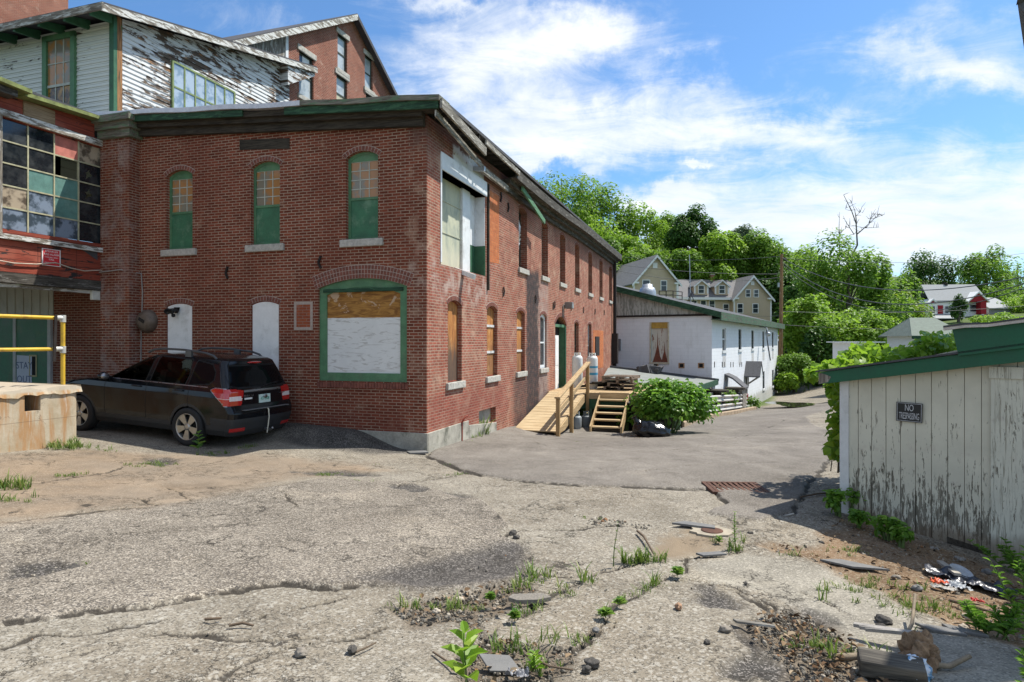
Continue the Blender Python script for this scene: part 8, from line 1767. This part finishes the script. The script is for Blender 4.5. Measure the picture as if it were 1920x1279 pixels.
def dead_tree():
    d = 79; base = at(1588, 640, d); t = thing('dead_tree', 'bare dead tree branches sticking up above the roadside trees', 'tree', (base.x, base.y, gz(base.x, base.y))); O = Vector(t.location); m = MB(); rng = np.random.default_rng(3)
    br = [([(1575, 560), (1590, 500), (1607, 460), (1606, 420), (1597, 395), (1582, 366)], .3), ([(1606, 440), (1620, 428), (1640, 410), (1660, 402)], .14), ([(1606, 420), (1603, 395), (1594, 376)], .12), ([(1574, 500), (1573, 430), (1574, 398)], .13), ([(1600, 440), (1585, 415), (1580, 405)], .09), ([(1640, 410), (1648, 402), (1655, 408)], .06), ([(1620, 428), (1650, 427)], .07), ([(1597, 395), (1590, 388), (1586, 392)], .05), ([(1605, 405), (1612, 398), (1618, 400)], .05), ([(1630, 418), (1634, 406), (1638, 402)], .05), ([(1575, 440), (1590, 425)], .05)]
    for pts, r in br:
        m2 = MB(); P = [at(a + rng.normal() * 1.2, b, d + .4 * math.sin(a)) - O for a, b in pts]; m2.tube(P, [r * .55 * (1 - .82 * k / (len(P) - 1)) for k in range(len(P))], 6)
        for _ in range(7):
            i = rng.integers(len(P)); b0 = P[i] - (P[i] - P[max(i - 1, 0)]) * rng.random() * .6; e = b0 + Vector((rng.normal() * .5, rng.normal() * .3, abs(rng.normal()) * .6)); m2.tube([b0, b0.lerp(e, .5) + Vector((rng.normal() * .06, 0, rng.normal() * .06)), e], [.035, .025, .012], 4)
        m2.build('branch', plain('dead_bark', (.13, .12, .11), .95, var=.3), t)
    m.tube([(0, 0, -.5), at(1575, 560, d) - O], [.4, .3], 8); m.build('trunk', MATS['dead_bark'], t)
dead_tree()
def shrubs():
    for i, (px, py, ds, rx, rz, mt, lb) in enumerate([(1476, 700, 55, 1.0, 1.2, M_T3, 'bright roadside shrub beside the utility pole foot'), (1492, 672, 66, 1.8, 1.6, M_T1, 'green roadside shrub at the bend of the road'), (1598, 690, 40, 1.6, 1.2, M_T1, 'green shrub on the bank behind the vine'), (1640, 690, 43, 2.0, .7, M_T3, 'light shrub on the bank below the garden shed'), (1690, 665, 38, 2.2, 1.2, M_T3, 'light shrub behind the shed roof'), (1440, 590, 86, 2.6, 1.6, M_T4, 'yellow green shrub at the foot of the right tan gable'), (1555, 620, 70, 4, 2.0, M_T2, 'dark hedge like shrub in the trees behind the road'), (1760, 640, 30, 2, 1.0, M_T1, 'green shrub hidden behind the raised shed roof')]):
        q = at(px, py, ds); bush('roadside_shrub', lb, 'shrub', (q.x, q.y, gz(q.x, q.y)), (rx, rx, rz), 2600, .26 + ds * .001, mt, 6, 'shrubs along the road', 70 + i, 20)
shrubs()
for (px, py, h, lb) in [(1368, 728, .8, 'weeds growing against the white wall beside the entry shed'), (1410, 770, .5, 'green weed at the end of the guard rail')]:
    q = at(px, py, 34 if px < 1400 else 38.5); bush('ground_shrub', lb, 'plant', (q.x, q.y, gz(q.x, q.y)), (.5, .5, h), 220, .16, M_WEED, 4, seed=px)
# ================================================================ LITTER, STONES, FITTINGS IN THE YARD
def gthing(name, label, cat, px, py, dz=0.0, rot=0.0, group=None):
    p = G(px, py); return thing(name, label, cat, (p.x, p.y, p.z + dz), rot, group)
M_ROCK = plain('yard_stone', (.24, .21, .17), .92, var=.4, scale=22, bump=.6); M_ASPH = plain('asphalt_lump', (.085, .077, .066), .95, var=.5, scale=40, bump=.9); M_SLATE = plain('slate_grey', (.15, .146, .138), .7, var=.2, scale=10, bump=.3)
M_BROWNST = plain('brown_brick_bit', (.33, .2, .12), .9, var=.35, scale=25, bump=.5)
def stone(px, py, r, label, mat, seed, cat='stone', name='loose_stone', flat=.6, group=None):
    p = G(px, py); rng = np.random.default_rng(seed); r = r * .72; v, f = noisy_blob((0, 0, 0), (r, r * rng.uniform(.6, .9), r * flat), seed, 22, 14, .14, 2.2); m = MB(); m.add(v, f, True)
    o = m.build(name, mat, None, (p.x, p.y, p.z + r * flat * .45)); o.rotation_euler = (0, 0, rng.uniform(0, 6)); return tag(o, label, cat, group)
for i, (px, py, r, lb, mt) in enumerate([
    (565, 1228, .055, 'dark angular stone with a pale tip lying on the lower left asphalt', M_ROCK), (660, 1222, .05, 'dark lump beside a twig left of the rubble', M_ASPH), (1272, 1140, .05, 'flat brown brick chip on the right hand asphalt', M_BROWNST),
    (1360, 1183, .05, 'dark stone chip just left of the tarry patch', M_ROCK), (1326, 1206, .03, 'small black lump below the stone chip', M_ASPH), (1657, 1167, .07, 'long black asphalt lump on the pale path', M_ASPH), (1652, 1178, .04, 'small black asphalt lump beside the long one', M_ASPH),
    (1681, 1086, .05, 'round dark stone on the brown dirt by the shed', M_ROCK), (1817, 1161, .06, 'pale flat stone on the dirt near the bottom right weeds', plain('pale_stone', (.42, .36, .28), .9, var=.2, scale=20)), (1806, 1178, .04, 'small pale stone below the flat one', MATS['pale_stone']), (1719, 1107, .06, 'grey stone at the edge of the litter', M_SLATE), (1722, 1096, .04, 'pinkish stone beside the litter', M_BROWNST),
    (818, 1149, .04, 'white stone at the left of the rubble patch', MATS['pale_stone']), (862, 1126, .04, 'pale stone in the middle of the rubble patch', MATS['pale_stone']), (1117, 1184, .035, 'grey stone in the right hand crack', M_SLATE), (1110, 1248, .06, 'black asphalt crumb pile right of the rubble', M_ASPH), (1100, 1258, .04, 'black crumb below the asphalt crumb pile', M_ASPH), (1398, 1095, .025, 'tiny black crumb on the pale slab', M_ASPH), (852, 1002, .025, 'tiny dark stone on the middle asphalt', M_ROCK),
    (1407, 1002, .04, 'dark crumb on the concrete right of the drain', M_ASPH), (138, 1068, .06, 'dark lump in the old pothole at the left', M_ASPH), (962, 1003, .07, 'broken asphalt piece in the crack at mid yard', M_ASPH), (968, 1010, .05, 'smaller asphalt piece in the mid yard crack', M_ASPH), (1540, 1020, .04, 'dark lump beside the shed shadow', M_ASPH), (1480, 1003, .03, 'black crumb in the shed shadow', M_ASPH), (1850, 1075, .06, 'grey stone in the shade at the shed door', M_SLATE)]): stone(px, py, r, lb, mt, i + 1)
def gravel():
    rng = np.random.default_rng(17); V = []; Fc = []; T = []
    base_v, base_f = sphere((0, 0, 0), (1, 1, 1), 6, 4); base_v = np.array(base_v)
    def fill(pts, n, r0, r1, test=None):
        xs = [p[0] for p in pts]; ys = [p[1] for p in pts]; X = rng.uniform(min(xs), max(xs), n * 3); Y = rng.uniform(min(ys), max(ys), n * 3); ok = poly_sd(X, Y, pts) > .0; X, Y = X[ok][:n], Y[ok][:n]; Z = gz_np(X, Y)
        for x, y, z in zip(X, Y, Z):
            r = r0 + (r1 - r0) * rng.random() ** 3; v = base_v * r * rng.uniform(.5, 1.2, (1, 3)) * (1 + rng.normal(size=base_v.shape) * .15) + np.array([x, y, z - .012]); o = sum(len(q) for q in V) if 0 else fill.o; V.append(v); fill.o += len(v); Fc.extend([tuple(i + o for i in f) for f in base_f]); T.extend([rng.random()] * len(base_f))
    fill.o = 0
    fill(RUBBLE, 1100, .004, .018); fill(DEBRIS, 1700, .004, .017); fill(DIRT, 1300, .004, .02); fill([(p.x, p.y) for p in Gs([(1400, 1000), (1500, 985), (1560, 1010), (1500, 1030)])], 90, .008, .03); fill([(p.x, p.y) for p in Gs([(1500, 910), (1590, 900), (1590, 950), (1490, 955)])], 160, .008, .03)
    fill([(p.x, p.y) for p in Gs([(1050, 956), (1100, 965), (1230, 985), (1220, 993), (1100, 984)])], 160, .008, .03); fill([(p.x, p.y) for p in Gs([(0, 1060), (130, 1060), (60, 1095), (0, 1098)])], 160, .006, .02); fill([(p.x, p.y) for p in Gs([(100, 990), (900, 1000), (1300, 1100), (1300, 1279), (0, 1279)])], 900, .003, .011)
    s = NM('mixed_gravel'); t = s.attr('tone'); c = s.mix(s.ramp(t, .1, .5), (.06, .053, .043), (.2, .18, .145)); c = s.mix(s.ramp(t, .72, .85), c, (.34, .3, .24)); c = s.mix(s.ramp(t, .93, .97), c, (.26, .14, .07)); s.done(c, .93, 0.0, None, .2)
    me = bpy.data.meshes.new('loose_gravel'); me.from_pydata(np.vstack(V).tolist(), [], Fc); me.materials.append(s.m); a = me.attributes.new('tone', 'FLOAT', 'FACE'); a.data.foreach_set('value', np.array(T, np.float32)); o = bpy.data.objects.new('loose_gravel', me); COL.objects.link(o); tag(o, 'loose gravel and crumbs lying in the broken asphalt', 'gravel', None, 'stuff')
gravel()
def litter():      # dry leaves and wood chips
    rng = np.random.default_rng(23); P = []
    def fill(pts, n):
        xs = [p[0] for p in pts]; ys = [p[1] for p in pts]; X = rng.uniform(min(xs), max(xs), n * 3); Y = rng.uniform(min(ys), max(ys), n * 3); ok = poly_sd(X, Y, pts) > 0; P.extend(zip(X[ok][:n], Y[ok][:n]))
    fill(DEBRIS, 190); fill(DIRT, 260); fill(RUBBLE, 60); fill([(p.x, p.y) for p in Gs([(1160, 812), (1215, 808), (1220, 826), (1170, 822)])], 260); fill([(p.x, p.y) for p in Gs([(1340, 912), (1378, 908), (1378, 922), (1345, 922)])], 170)
    P = np.array(P); z = gz_np(P[:, 0], P[:, 1]) + rng.uniform(.0, .025, len(P)); nr = rand_rot(len(P), rng, 1.2); s = NM('dry_leaf'); t = s.attr('tone'); c = s.mix(s.ramp(t, 0, .6), (.09, .05, .025), (.21, .145, .085)); c = s.mix(s.ramp(t, .8, .95), c, (.3, .23, .15)); s.done(c, .9, 0.0, None, .2)
    o = leaves('leaf_litter', np.column_stack([P, z]), nr, rng.uniform(.025, .06, len(P)), s.m, None, rng, aspect=.6); tag(o, 'dry leaves and chips scattered over the dirt', 'leaf litter', None, 'stuff')
litter()
# drain grate
p = G(1378, 919); t = thing('drain_grate', 'rusty iron storm drain grate sunk in the driveway', 'drain', (p.x, p.y, p.z + .03), -.05)
m = MB(); w = .36; h = .3
for a in [(-w, w, -h, -h + .05), (-w, w, h - .05, h), (-w, -w + .05, -h + .05, h - .05), (w - .05, w, -h + .05, h - .05)]: m.box(a[0], a[1], a[2], a[3], -.05, .012)
M_RUST = plain('drain_rust', (.11, .055, .036), .9, .2, var=.4, scale=18, bump=.5); m.build('frame', M_RUST, t)
m = MB(); m.box(-w + .05, w - .05, -h + .05, h - .05, -.06, -.02); m.build('pit', M_DARK, t)
for k in range(9): x = -w + .08 + k * .07; m = MB(); m.box(x - .02, x + .02, -h + .05, h - .05, -.02, .01); m.build('bar', M_RUST, t)
m = MB(); m.box(-w + .05, w - .05, -.02, .02, -.018, .008); m.build('cross_bar', M_RUST, t)
# valve cover with its concrete collar
p = G(1335, 999); t = thing('valve_cover', 'small iron valve cover in a pale broken concrete collar', 'cover', (p.x, p.y, p.z + .004), .0)
m = MB(); n = 18; pts = [(.2 * math.cos(2 * PI * k / n) * (1 + .12 * math.sin(3 * k)), .17 * math.sin(2 * PI * k / n) * (1 + .1 * math.cos(2 * k)), -.04) for k in range(n)]; m.prism(pts, (0, 0, .055)); m.build('collar', plain('pale_collar', (.32, .28, .21), .9, var=.25, scale=12, bump=.4), t)
m = MB(); m.lathe([(.105, .0), (.105, .02), (.08, .022), (0, .02)], 24); m.build('lid', M_RUST, t)
p = G(1300, 990); t = thing('slate_piece', 'thin grey slab beside the valve cover', 'slab', (p.x, p.y, p.z + .02), -.5); m = MB(); m.prism([(-.2, -.06, 0), (.22, -.04, 0), (.2, .05, 0), (-.1, .07, 0)], (0, 0, .02)); m.build('slab', M_SLATE, t)
def slab(px, py, pts, label, rot=0, tilt=(0, 0), th=.018, mat=None, dz=.01):
    p = G(px, py); t = thing('slate_piece', label, 'slab', (p.x, p.y, p.z + dz), rot); t.rotation_euler = (tilt[0], tilt[1], rot); m = MB(); m.prism([(a, b, 0) for a, b in pts], (0, 0, th)); m.build('slab', mat or M_SLATE, t, bevel=.003)
slab(1592, 1064, [(-.2, .1), (-.02, .12), (.28, -.1), (.0, -.06)], 'grey triangular slab lying on the dirt strip', -.1)
slab(930, 1248, [(-.1, .05), (.07, .06), (.14, -.05), (-.03, -.07)], 'dark slate piece in the rubble behind the sapling', 0, (.25, .1), .012)
slab(1332, 1044, [(-.12, .03), (.1, .05), (.14, -.02), (-.08, -.04)], 'narrow grey slab in the crack at the path end', .1)
slab(1412, 1174, [(-.12, .03), (.1, .0), (.13, -.03), (-.1, -.01)], 'splinter of grey wood at the tarry patch', -.2, (0, 0), .015, M_GREYWOOD_X)
slab(1760, 1186, [(-.12, .05), (.1, .02), (.14, -.05), (-.05, -.04)], 'flat grey slab at the edge of the pale path', -.3); slab(1802, 1188, [(-.1, .04), (.1, .03), (.14, -.03), (-.05, -.04)], 'second flat grey slab in the lower right shade', -.5)
slab(996, 1130, [(-.13, .05), (.08, .07), (.14, -.0), (.04, -.05), (-.1, -.055), (-.16, -.01)], 'loose slab of old asphalt between the weeds', 0, (0, 0), .03, plain('loose_asphalt', (.2, .18, .15), .95, var=.35, scale=60, bump=.6))
slab(783, 851, [(-.2, .1), (.16, .1), (.2, -.1), (-.15, -.12)], 'pale flat stone slab at the foot of the mill corner', .2, (0, 0), .03)
# sticks, logs, blocks
def stick(pts, r, label, mat=None, cat='branch', name='fallen_branch', dz=.015):
    W_ = [G(a, b) + Vector((0, 0, dz + c)) for a, b, c in pts]; O = W_[0].copy(); m = MB(); n = len(W_); m.tube([q - O for q in W_], [r * (1 - .35 * k / n) for k in range(n)], 8); o = m.build(name, mat or M_TWIG, None, O); tag(o, label, cat)
M_DEADW = plain('dead_wood', (.22, .175, .12), .9, var=.4, scale=16, bump=.6)
stick([(1563, 1238, .0), (1600, 1240, .01), (1650, 1238, .02), (1700, 1246, .02)], .022, 'pale bent branch lying left of the wooden block', M_DEADW)
stick([(1740, 1258, .02), (1780, 1262, .02), (1818, 1253, .05)], .017, 'thick dead branch at the lower right', M_DEADW)
stick([(1690, 1235, .06), (1710, 1190, .05), (1716, 1165, .16)], .012, 'thin upright stick in the wood heap', M_DEADW)
stick([(1780, 1130, 0), (1810, 1140, .01), (1862, 1153, .0)], .013, 'brown stick on the weedy dirt'); stick([(1755, 1090, 0), (1740, 1088, .01)], .012, 'short dark stick in the shed shadow')
stick([(1195, 1000, .0), (1207, 1012, .01), (1226, 1043, .0)], .012, 'dark twig standing in the mid yard crack', M_TWIG, dz=.02); stick([(668, 1228, 0), (690, 1218, .0), (705, 1210, .0)], .006, 'thin twig beside the dark lump')
stick([(385, 1166, 0), (400, 1168, .01), (415, 1164, 0)], .01, 'dark twig on the lower left asphalt'); stick([(430, 1178, 0), (455, 1176, .01), (475, 1178, 0)], .01, 'second dark twig on the lower left asphalt'); stick([(1500, 935, 0), (1530, 932, .02), (1560, 926, .0)], .012, 'dark twig on the concrete beside the shed')
stick([(985, 1240, .02), (1030, 1262, .02), (1075, 1262, .0)], .007, 'thin dark twig in the rubble'); stick([(812, 1228, 0), (840, 1250, .01), (850, 1262, 0)], .006, 'thin twig left of the sapling'); stick([(1488, 968, .01), (1478, 972, .02), (1470, 970, .0)], .008, 'pale curled wire on the driveway edge', plain('pale_wire', (.5, .46, .4), .6))
p = G(1672, 1272); t = thing('timber_block', 'dark weathered timber block at the bottom right', 'timber', (p.x, p.y, p.z + .05), -.35); m = MB(); m.obox((0, 0, .02), (.3, .12, .09), Matrix.Rotation(.3, 3, 'X'), .012); m.build('block', wood('wet_timber', (.14, .125, .1), (.05, .045, .038), .9, 'x'), t, bevel=.012)
p = G(1688, 1210); t = thing('broken_plank', 'grey split plank leaning on the wood heap', 'plank', (p.x, p.y, p.z), 0)
for k in range(3): m = MB(); m.beam((-.2 + .02 * k, .14 - .03 * k, .06), (.06, -.08 - .02 * k, .10 + .01 * k), .035, .02); m.build('split', plain('silver_wood', (.3, .28, .25), .85, var=.35, scale=18, bump=.4), t)
p = G(1722, 1250); m = MB(); v, f = noisy_blob((0, 0, .07), (.09, .08, .12), 8, 30, 20, .16, 5); m.add(v, f, False); o = m.build('rotten_stump', plain('rotten_wood', (.26, .17, .1), .95, var=.5, scale=30, bump=1.0), None, (p.x, p.y, p.z - .01)); tag(o, 'brown rotten wood stump in the heap at the lower right', 'stump')
p = G(1712, 1272); s = NM('blue_white_plastic'); o_ = s.coord('Object'); nn = s.noise(o_, 24, 4, .6); mt = s.done(s.mix(s.ramp(nn, .5, .58), (.6, .66, .72), (.12, .3, .5)), .35, 0.0, s.bump(s.noise(o_, 30, 3), .6, .02), .5)
m = MB(); v, f = noisy_blob((0, 0, .05), (.085, .07, .06), 12, 30, 20, .14, 5); m.add(v, f, True); o = m.build('plastic_bag', mt, None, (p.x, p.y, p.z)); tag(o, 'crumpled blue and white plastic bag at the bottom right', 'plastic bag')
def sheet(px, py, rx, ry, seed, mat, label, h=.05, name='plastic_sheet'):
    p = G(px, py); rng = np.random.default_rng(seed); n = 22; X, Y = np.meshgrid(np.linspace(-1, 1, n), np.linspace(-1, 1, n)); Z = np.abs(fnoise(X, Y, 2.2, seed, 4)) * h; X = X * rx * (1 + .25 * fnoise(X, Y, 1.3, seed + 9, 2)); Y = Y * ry * (1 + .25 * fnoise(Y, X, 1.3, seed + 5, 2))
    zz = gz_np(X + p.x, Y + p.y) - p.z; V = np.stack([X, Y, Z + zz + .012], -1).reshape(-1, 3); i = np.arange(n - 1)[:, None]; j = np.arange(n - 1)[None]; Q = np.stack([i * n + j, i * n + j + 1, (i + 1) * n + j + 1, (i + 1) * n + j], -1).reshape(-1, 4)
    o = npmesh(name, V, Q, mat, smooth=True); o.location = (p.x, p.y, p.z); o.rotation_euler = (0, 0, rng.uniform(-.5, 0)); tag(o, label, 'litter')
bl = NM('black_sheet_plastic'); n_ = bl.noise(bl.coord('Object'), 9, 4); bl = bl.done((.03, .033, .045), .3, 0.0, bl.bump(n_, .5, .03), .5)
sheet(1822, 1098, .26, .13, 3, bl, 'crumpled black plastic sheet on the dirt by the shed', .055); sheet(1790, 1103, .1, .06, 4, plain('grey_plastic', (.25, .27, .29), .35, var=.3, scale=30), 'crumpled grey plastic film beside the black sheet', .03)
sheet(1764, 1098, .07, .04, 5, plain('orange_wrapper', (.62, .1, .03), .45, var=.2, scale=30), 'small orange wrapper on the dirt', .03, 'food_wrapper'); sheet(1768, 1106, .09, .035, 6, plain('white_wrapper', (.24, .225, .2), .5, var=.2, scale=30), 'small white paper scrap beside the orange wrapper', .02, 'paper_scrap'); sheet(1831, 1131, .04, .02, 7, plain('red_scrap', (.5, .05, .04), .5), 'tiny red scrap in the weeds', .02, 'paper_scrap')
sheet(1752, 1032, .04, .025, 8, MATS['white_wrapper'], 'white scrap at the foot of the shed boards', .02, 'paper_scrap'); sheet(1801, 1053, .04, .03, 9, MATS['white_wrapper'], 'white scrap in the shade near the shed door', .03, 'paper_scrap'); sheet(972, 1270, .06, .03, 10, plain('clear_plastic', (.2, .2, .21), .25, var=.3, scale=30), 'scrap of clear plastic in the rubble', .03)
sheet(253, 1027, .03, .02, 14, plain('orange_leaf', (.4, .16, .04), .8), 'single orange dry leaf on the left asphalt', .012, 'dry_leaf')
p = G(1798, 1090); t = thing('plank_scrap', 'short grey plank lying across the litter', 'plank', (p.x, p.y, p.z + .02), 0); a = G(1762, 1062) - p; b = G(1796, 1094) - p; m = MB(); m.beam(a + Vector((0, 0, .02)), b + Vector((0, 0, .05)), .05, .02); m.build('plank', plain('silver_wood2', (.36, .33, .28), .85, var=.35, scale=18), t)
p = G(1800, 1083); m = MB(); m.lathe([(0, .02), (.07, .018), (.085, .03), (.09, .03), (.085, .022), (0, .012)], 20); o = m.build('round_plate', plain('grey_lid', (.38, .4, .42), .4), None, (p.x, p.y, p.z + .03)); o.rotation_euler = (.35, .2, 0); tag(o, 'round grey plastic plate lying on the litter', 'plate')
# ================================================================ CAMERA, SKY, LIGHT
cam = bpy.data.cameras.new('Camera'); co = bpy.data.objects.new('Camera', cam); COL.objects.link(co)
co.location = (0, 0, EYE); co.rotation_euler = (PI / 2, 0, 0)
cam.sensor_width = 36; cam.lens = F / 1920 * 36; cam.clip_end = 6000; cam.clip_start = .05
cam.shift_y = 0.0
SC.camera = co
SC.view_settings.view_transform = 'Standard'; SC.view_settings.look = 'None'; SC.view_settings.gamma = 1; SC.view_settings.use_curve_mapping = False
SC.view_settings.exposure = 0.84
el = math.asin(SUN.z); az = math.atan2(SUN.x, SUN.y)        # azimuth clockwise from +Y
sd = bpy.data.lights.new('sun', 'SUN'); so = bpy.data.objects.new('sun', sd); COL.objects.link(so)
sd.energy = 4.0; sd.angle = math.radians(.5); sd.color = (1, .95, .87)
so.rotation_euler = Vector((0, 0, 1)).rotation_difference(SUN).to_euler(); so.location = (20, 10, 40)
w = bpy.data.worlds.new('World'); SC.world = w; w.use_nodes = True
nt = w.node_tree; nt.nodes.clear()
class WN(NM):
    def __init__(s, nt): s.nt = nt
S = WN(nt)
out = S.node('ShaderNodeOutputWorld'); bg = S.node('ShaderNodeBackground'); nt.links.new(bg.outputs[0], out.inputs[0])
sky = S.node('ShaderNodeTexSky', sky_type='NISHITA'); sky.sun_disc = False; sky.sun_elevation = el; sky.sun_rotation = az
sky.air_density = 1.0; sky.dust_density = .6; sky.ozone_density = 2.2
d = S.coord('Generated'); dx, dy, dz = S.sep(d)
X = S.math('DIVIDE', dx, S.math('MAXIMUM', dy, .05)); Zz = S.math('DIVIDE', dz, S.math('MAXIMUM', dy, .05))
hz = S.math('ADD', S.math('MAXIMUM', dz, 0.0), .16)
cp = S.comb(S.math('DIVIDE', dx, hz), S.math('DIVIDE', dy, hz), 0.0)     # a flat cloud deck seen in perspective
warp = S.node('ShaderNodeVectorMath', operation='MULTIPLY_ADD'); S.set(warp.inputs[0], S.noise(cp, .9, 4, .6, 0, True)); warp.inputs[1].default_value = (.9, .9, 0); S.set(warp.inputs[2], cp)
f1 = S.noise(S.mapping(warp.outputs[0], (.75, 1.25, 1), (3.1, 1.7, 0)), 1.0, 10, .6, .3)
f2 = S.noise(S.mapping(cp, (3.0, 4.5, 1)), 1.0, 8, .68, .8)
# the cloud banks of this sky: (x, z, rx, rz, weight) in direction space
wx = S.math('ADD', X, S.math('MULTIPLY', S.math('SUBTRACT', S.noise(d, 7, 6, .65), .5), .3)); wz = S.math('ADD', Zz, S.math('MULTIPLY', S.math('SUBTRACT', S.noise(S.mapping(d, (1, 1, 1), (5, 2, 1)), 8, 6, .65), .5), .2))
tot = None
for bx, bz, rx, rz, wt in [(880, 120, 200, 105, .85), (1060, 235, 290, 55, .85), (1290, 150, 110, 50, .9), (1450, 250, 230, 55, .85), (1800, 130, 230, 45, .95), (1850, 40, 130, 60, .6), (1100, 50, 130, 60, .85), (1560, 390, 330, 90, .95), (1250, 390, 90, 35, .8), (1860, 360, 260, 130, .8), (1000, 285, 120, 28, .9), (1330, 320, 60, 13, .8), (1700, 480, 600, 60, .6), (560, 60, 130, 40, .3), (1240, 480, 300, 60, .5), (420, 10, 160, 40, .35), (820, 5, 110, 22, .7)]:
    ux = S.math('DIVIDE', S.math('SUBTRACT', wx, (bx - 960) / F), rx / F); uz = S.math('DIVIDE', S.math('SUBTRACT', wz, (640 - bz) / F), rz / F)
    q = S.math('ADD', S.math('MULTIPLY', ux, ux), S.math('MULTIPLY', uz, uz))
    e = S.math('MULTIPLY', S.math('POWER', 2.718, S.math('MULTIPLY', q, -1.0)), wt)
    tot = e if tot is None else S.math('ADD', tot, e)
front = S.ramp(dy, .05, .3)
bank = S.math('ADD', S.math('MULTIPLY', S.math('MINIMUM', tot, 1.1), front), S.math('MULTIPLY', S.math('SUBTRACT', 1.0, front), .7))
dens = S.math('ADD', S.math('ADD', S.math('MULTIPLY', f1, .9), S.math('MULTIPLY', f2, 1.0)), S.math('MULTIPLY', bank, .62))
cov = S.ramp(dens, 1.06, 1.8, 0, .96)
lift = S.noise(S.mapping(cp, (1.6, 2.2, 1), (9, 4, 0)), 1.0, 6, .6)
cloud = S.mix(S.ramp(lift, .35, .65), (5.2, 5.55, 6.0), (6.4, 6.5, 6.55))
blue = S.mix(1.0, sky.outputs[0], (.6, .85, 1.04), 'MULTIPLY')
cloud = S.mix(S.ramp(dz, .0, .35, .55, 0), cloud, (4.7, 5.3, 6.0))
colr = S.mix(cov, blue, cloud)
nt.links.new(colr, bg.inputs[0]); bg.inputs[1].default_value = .1
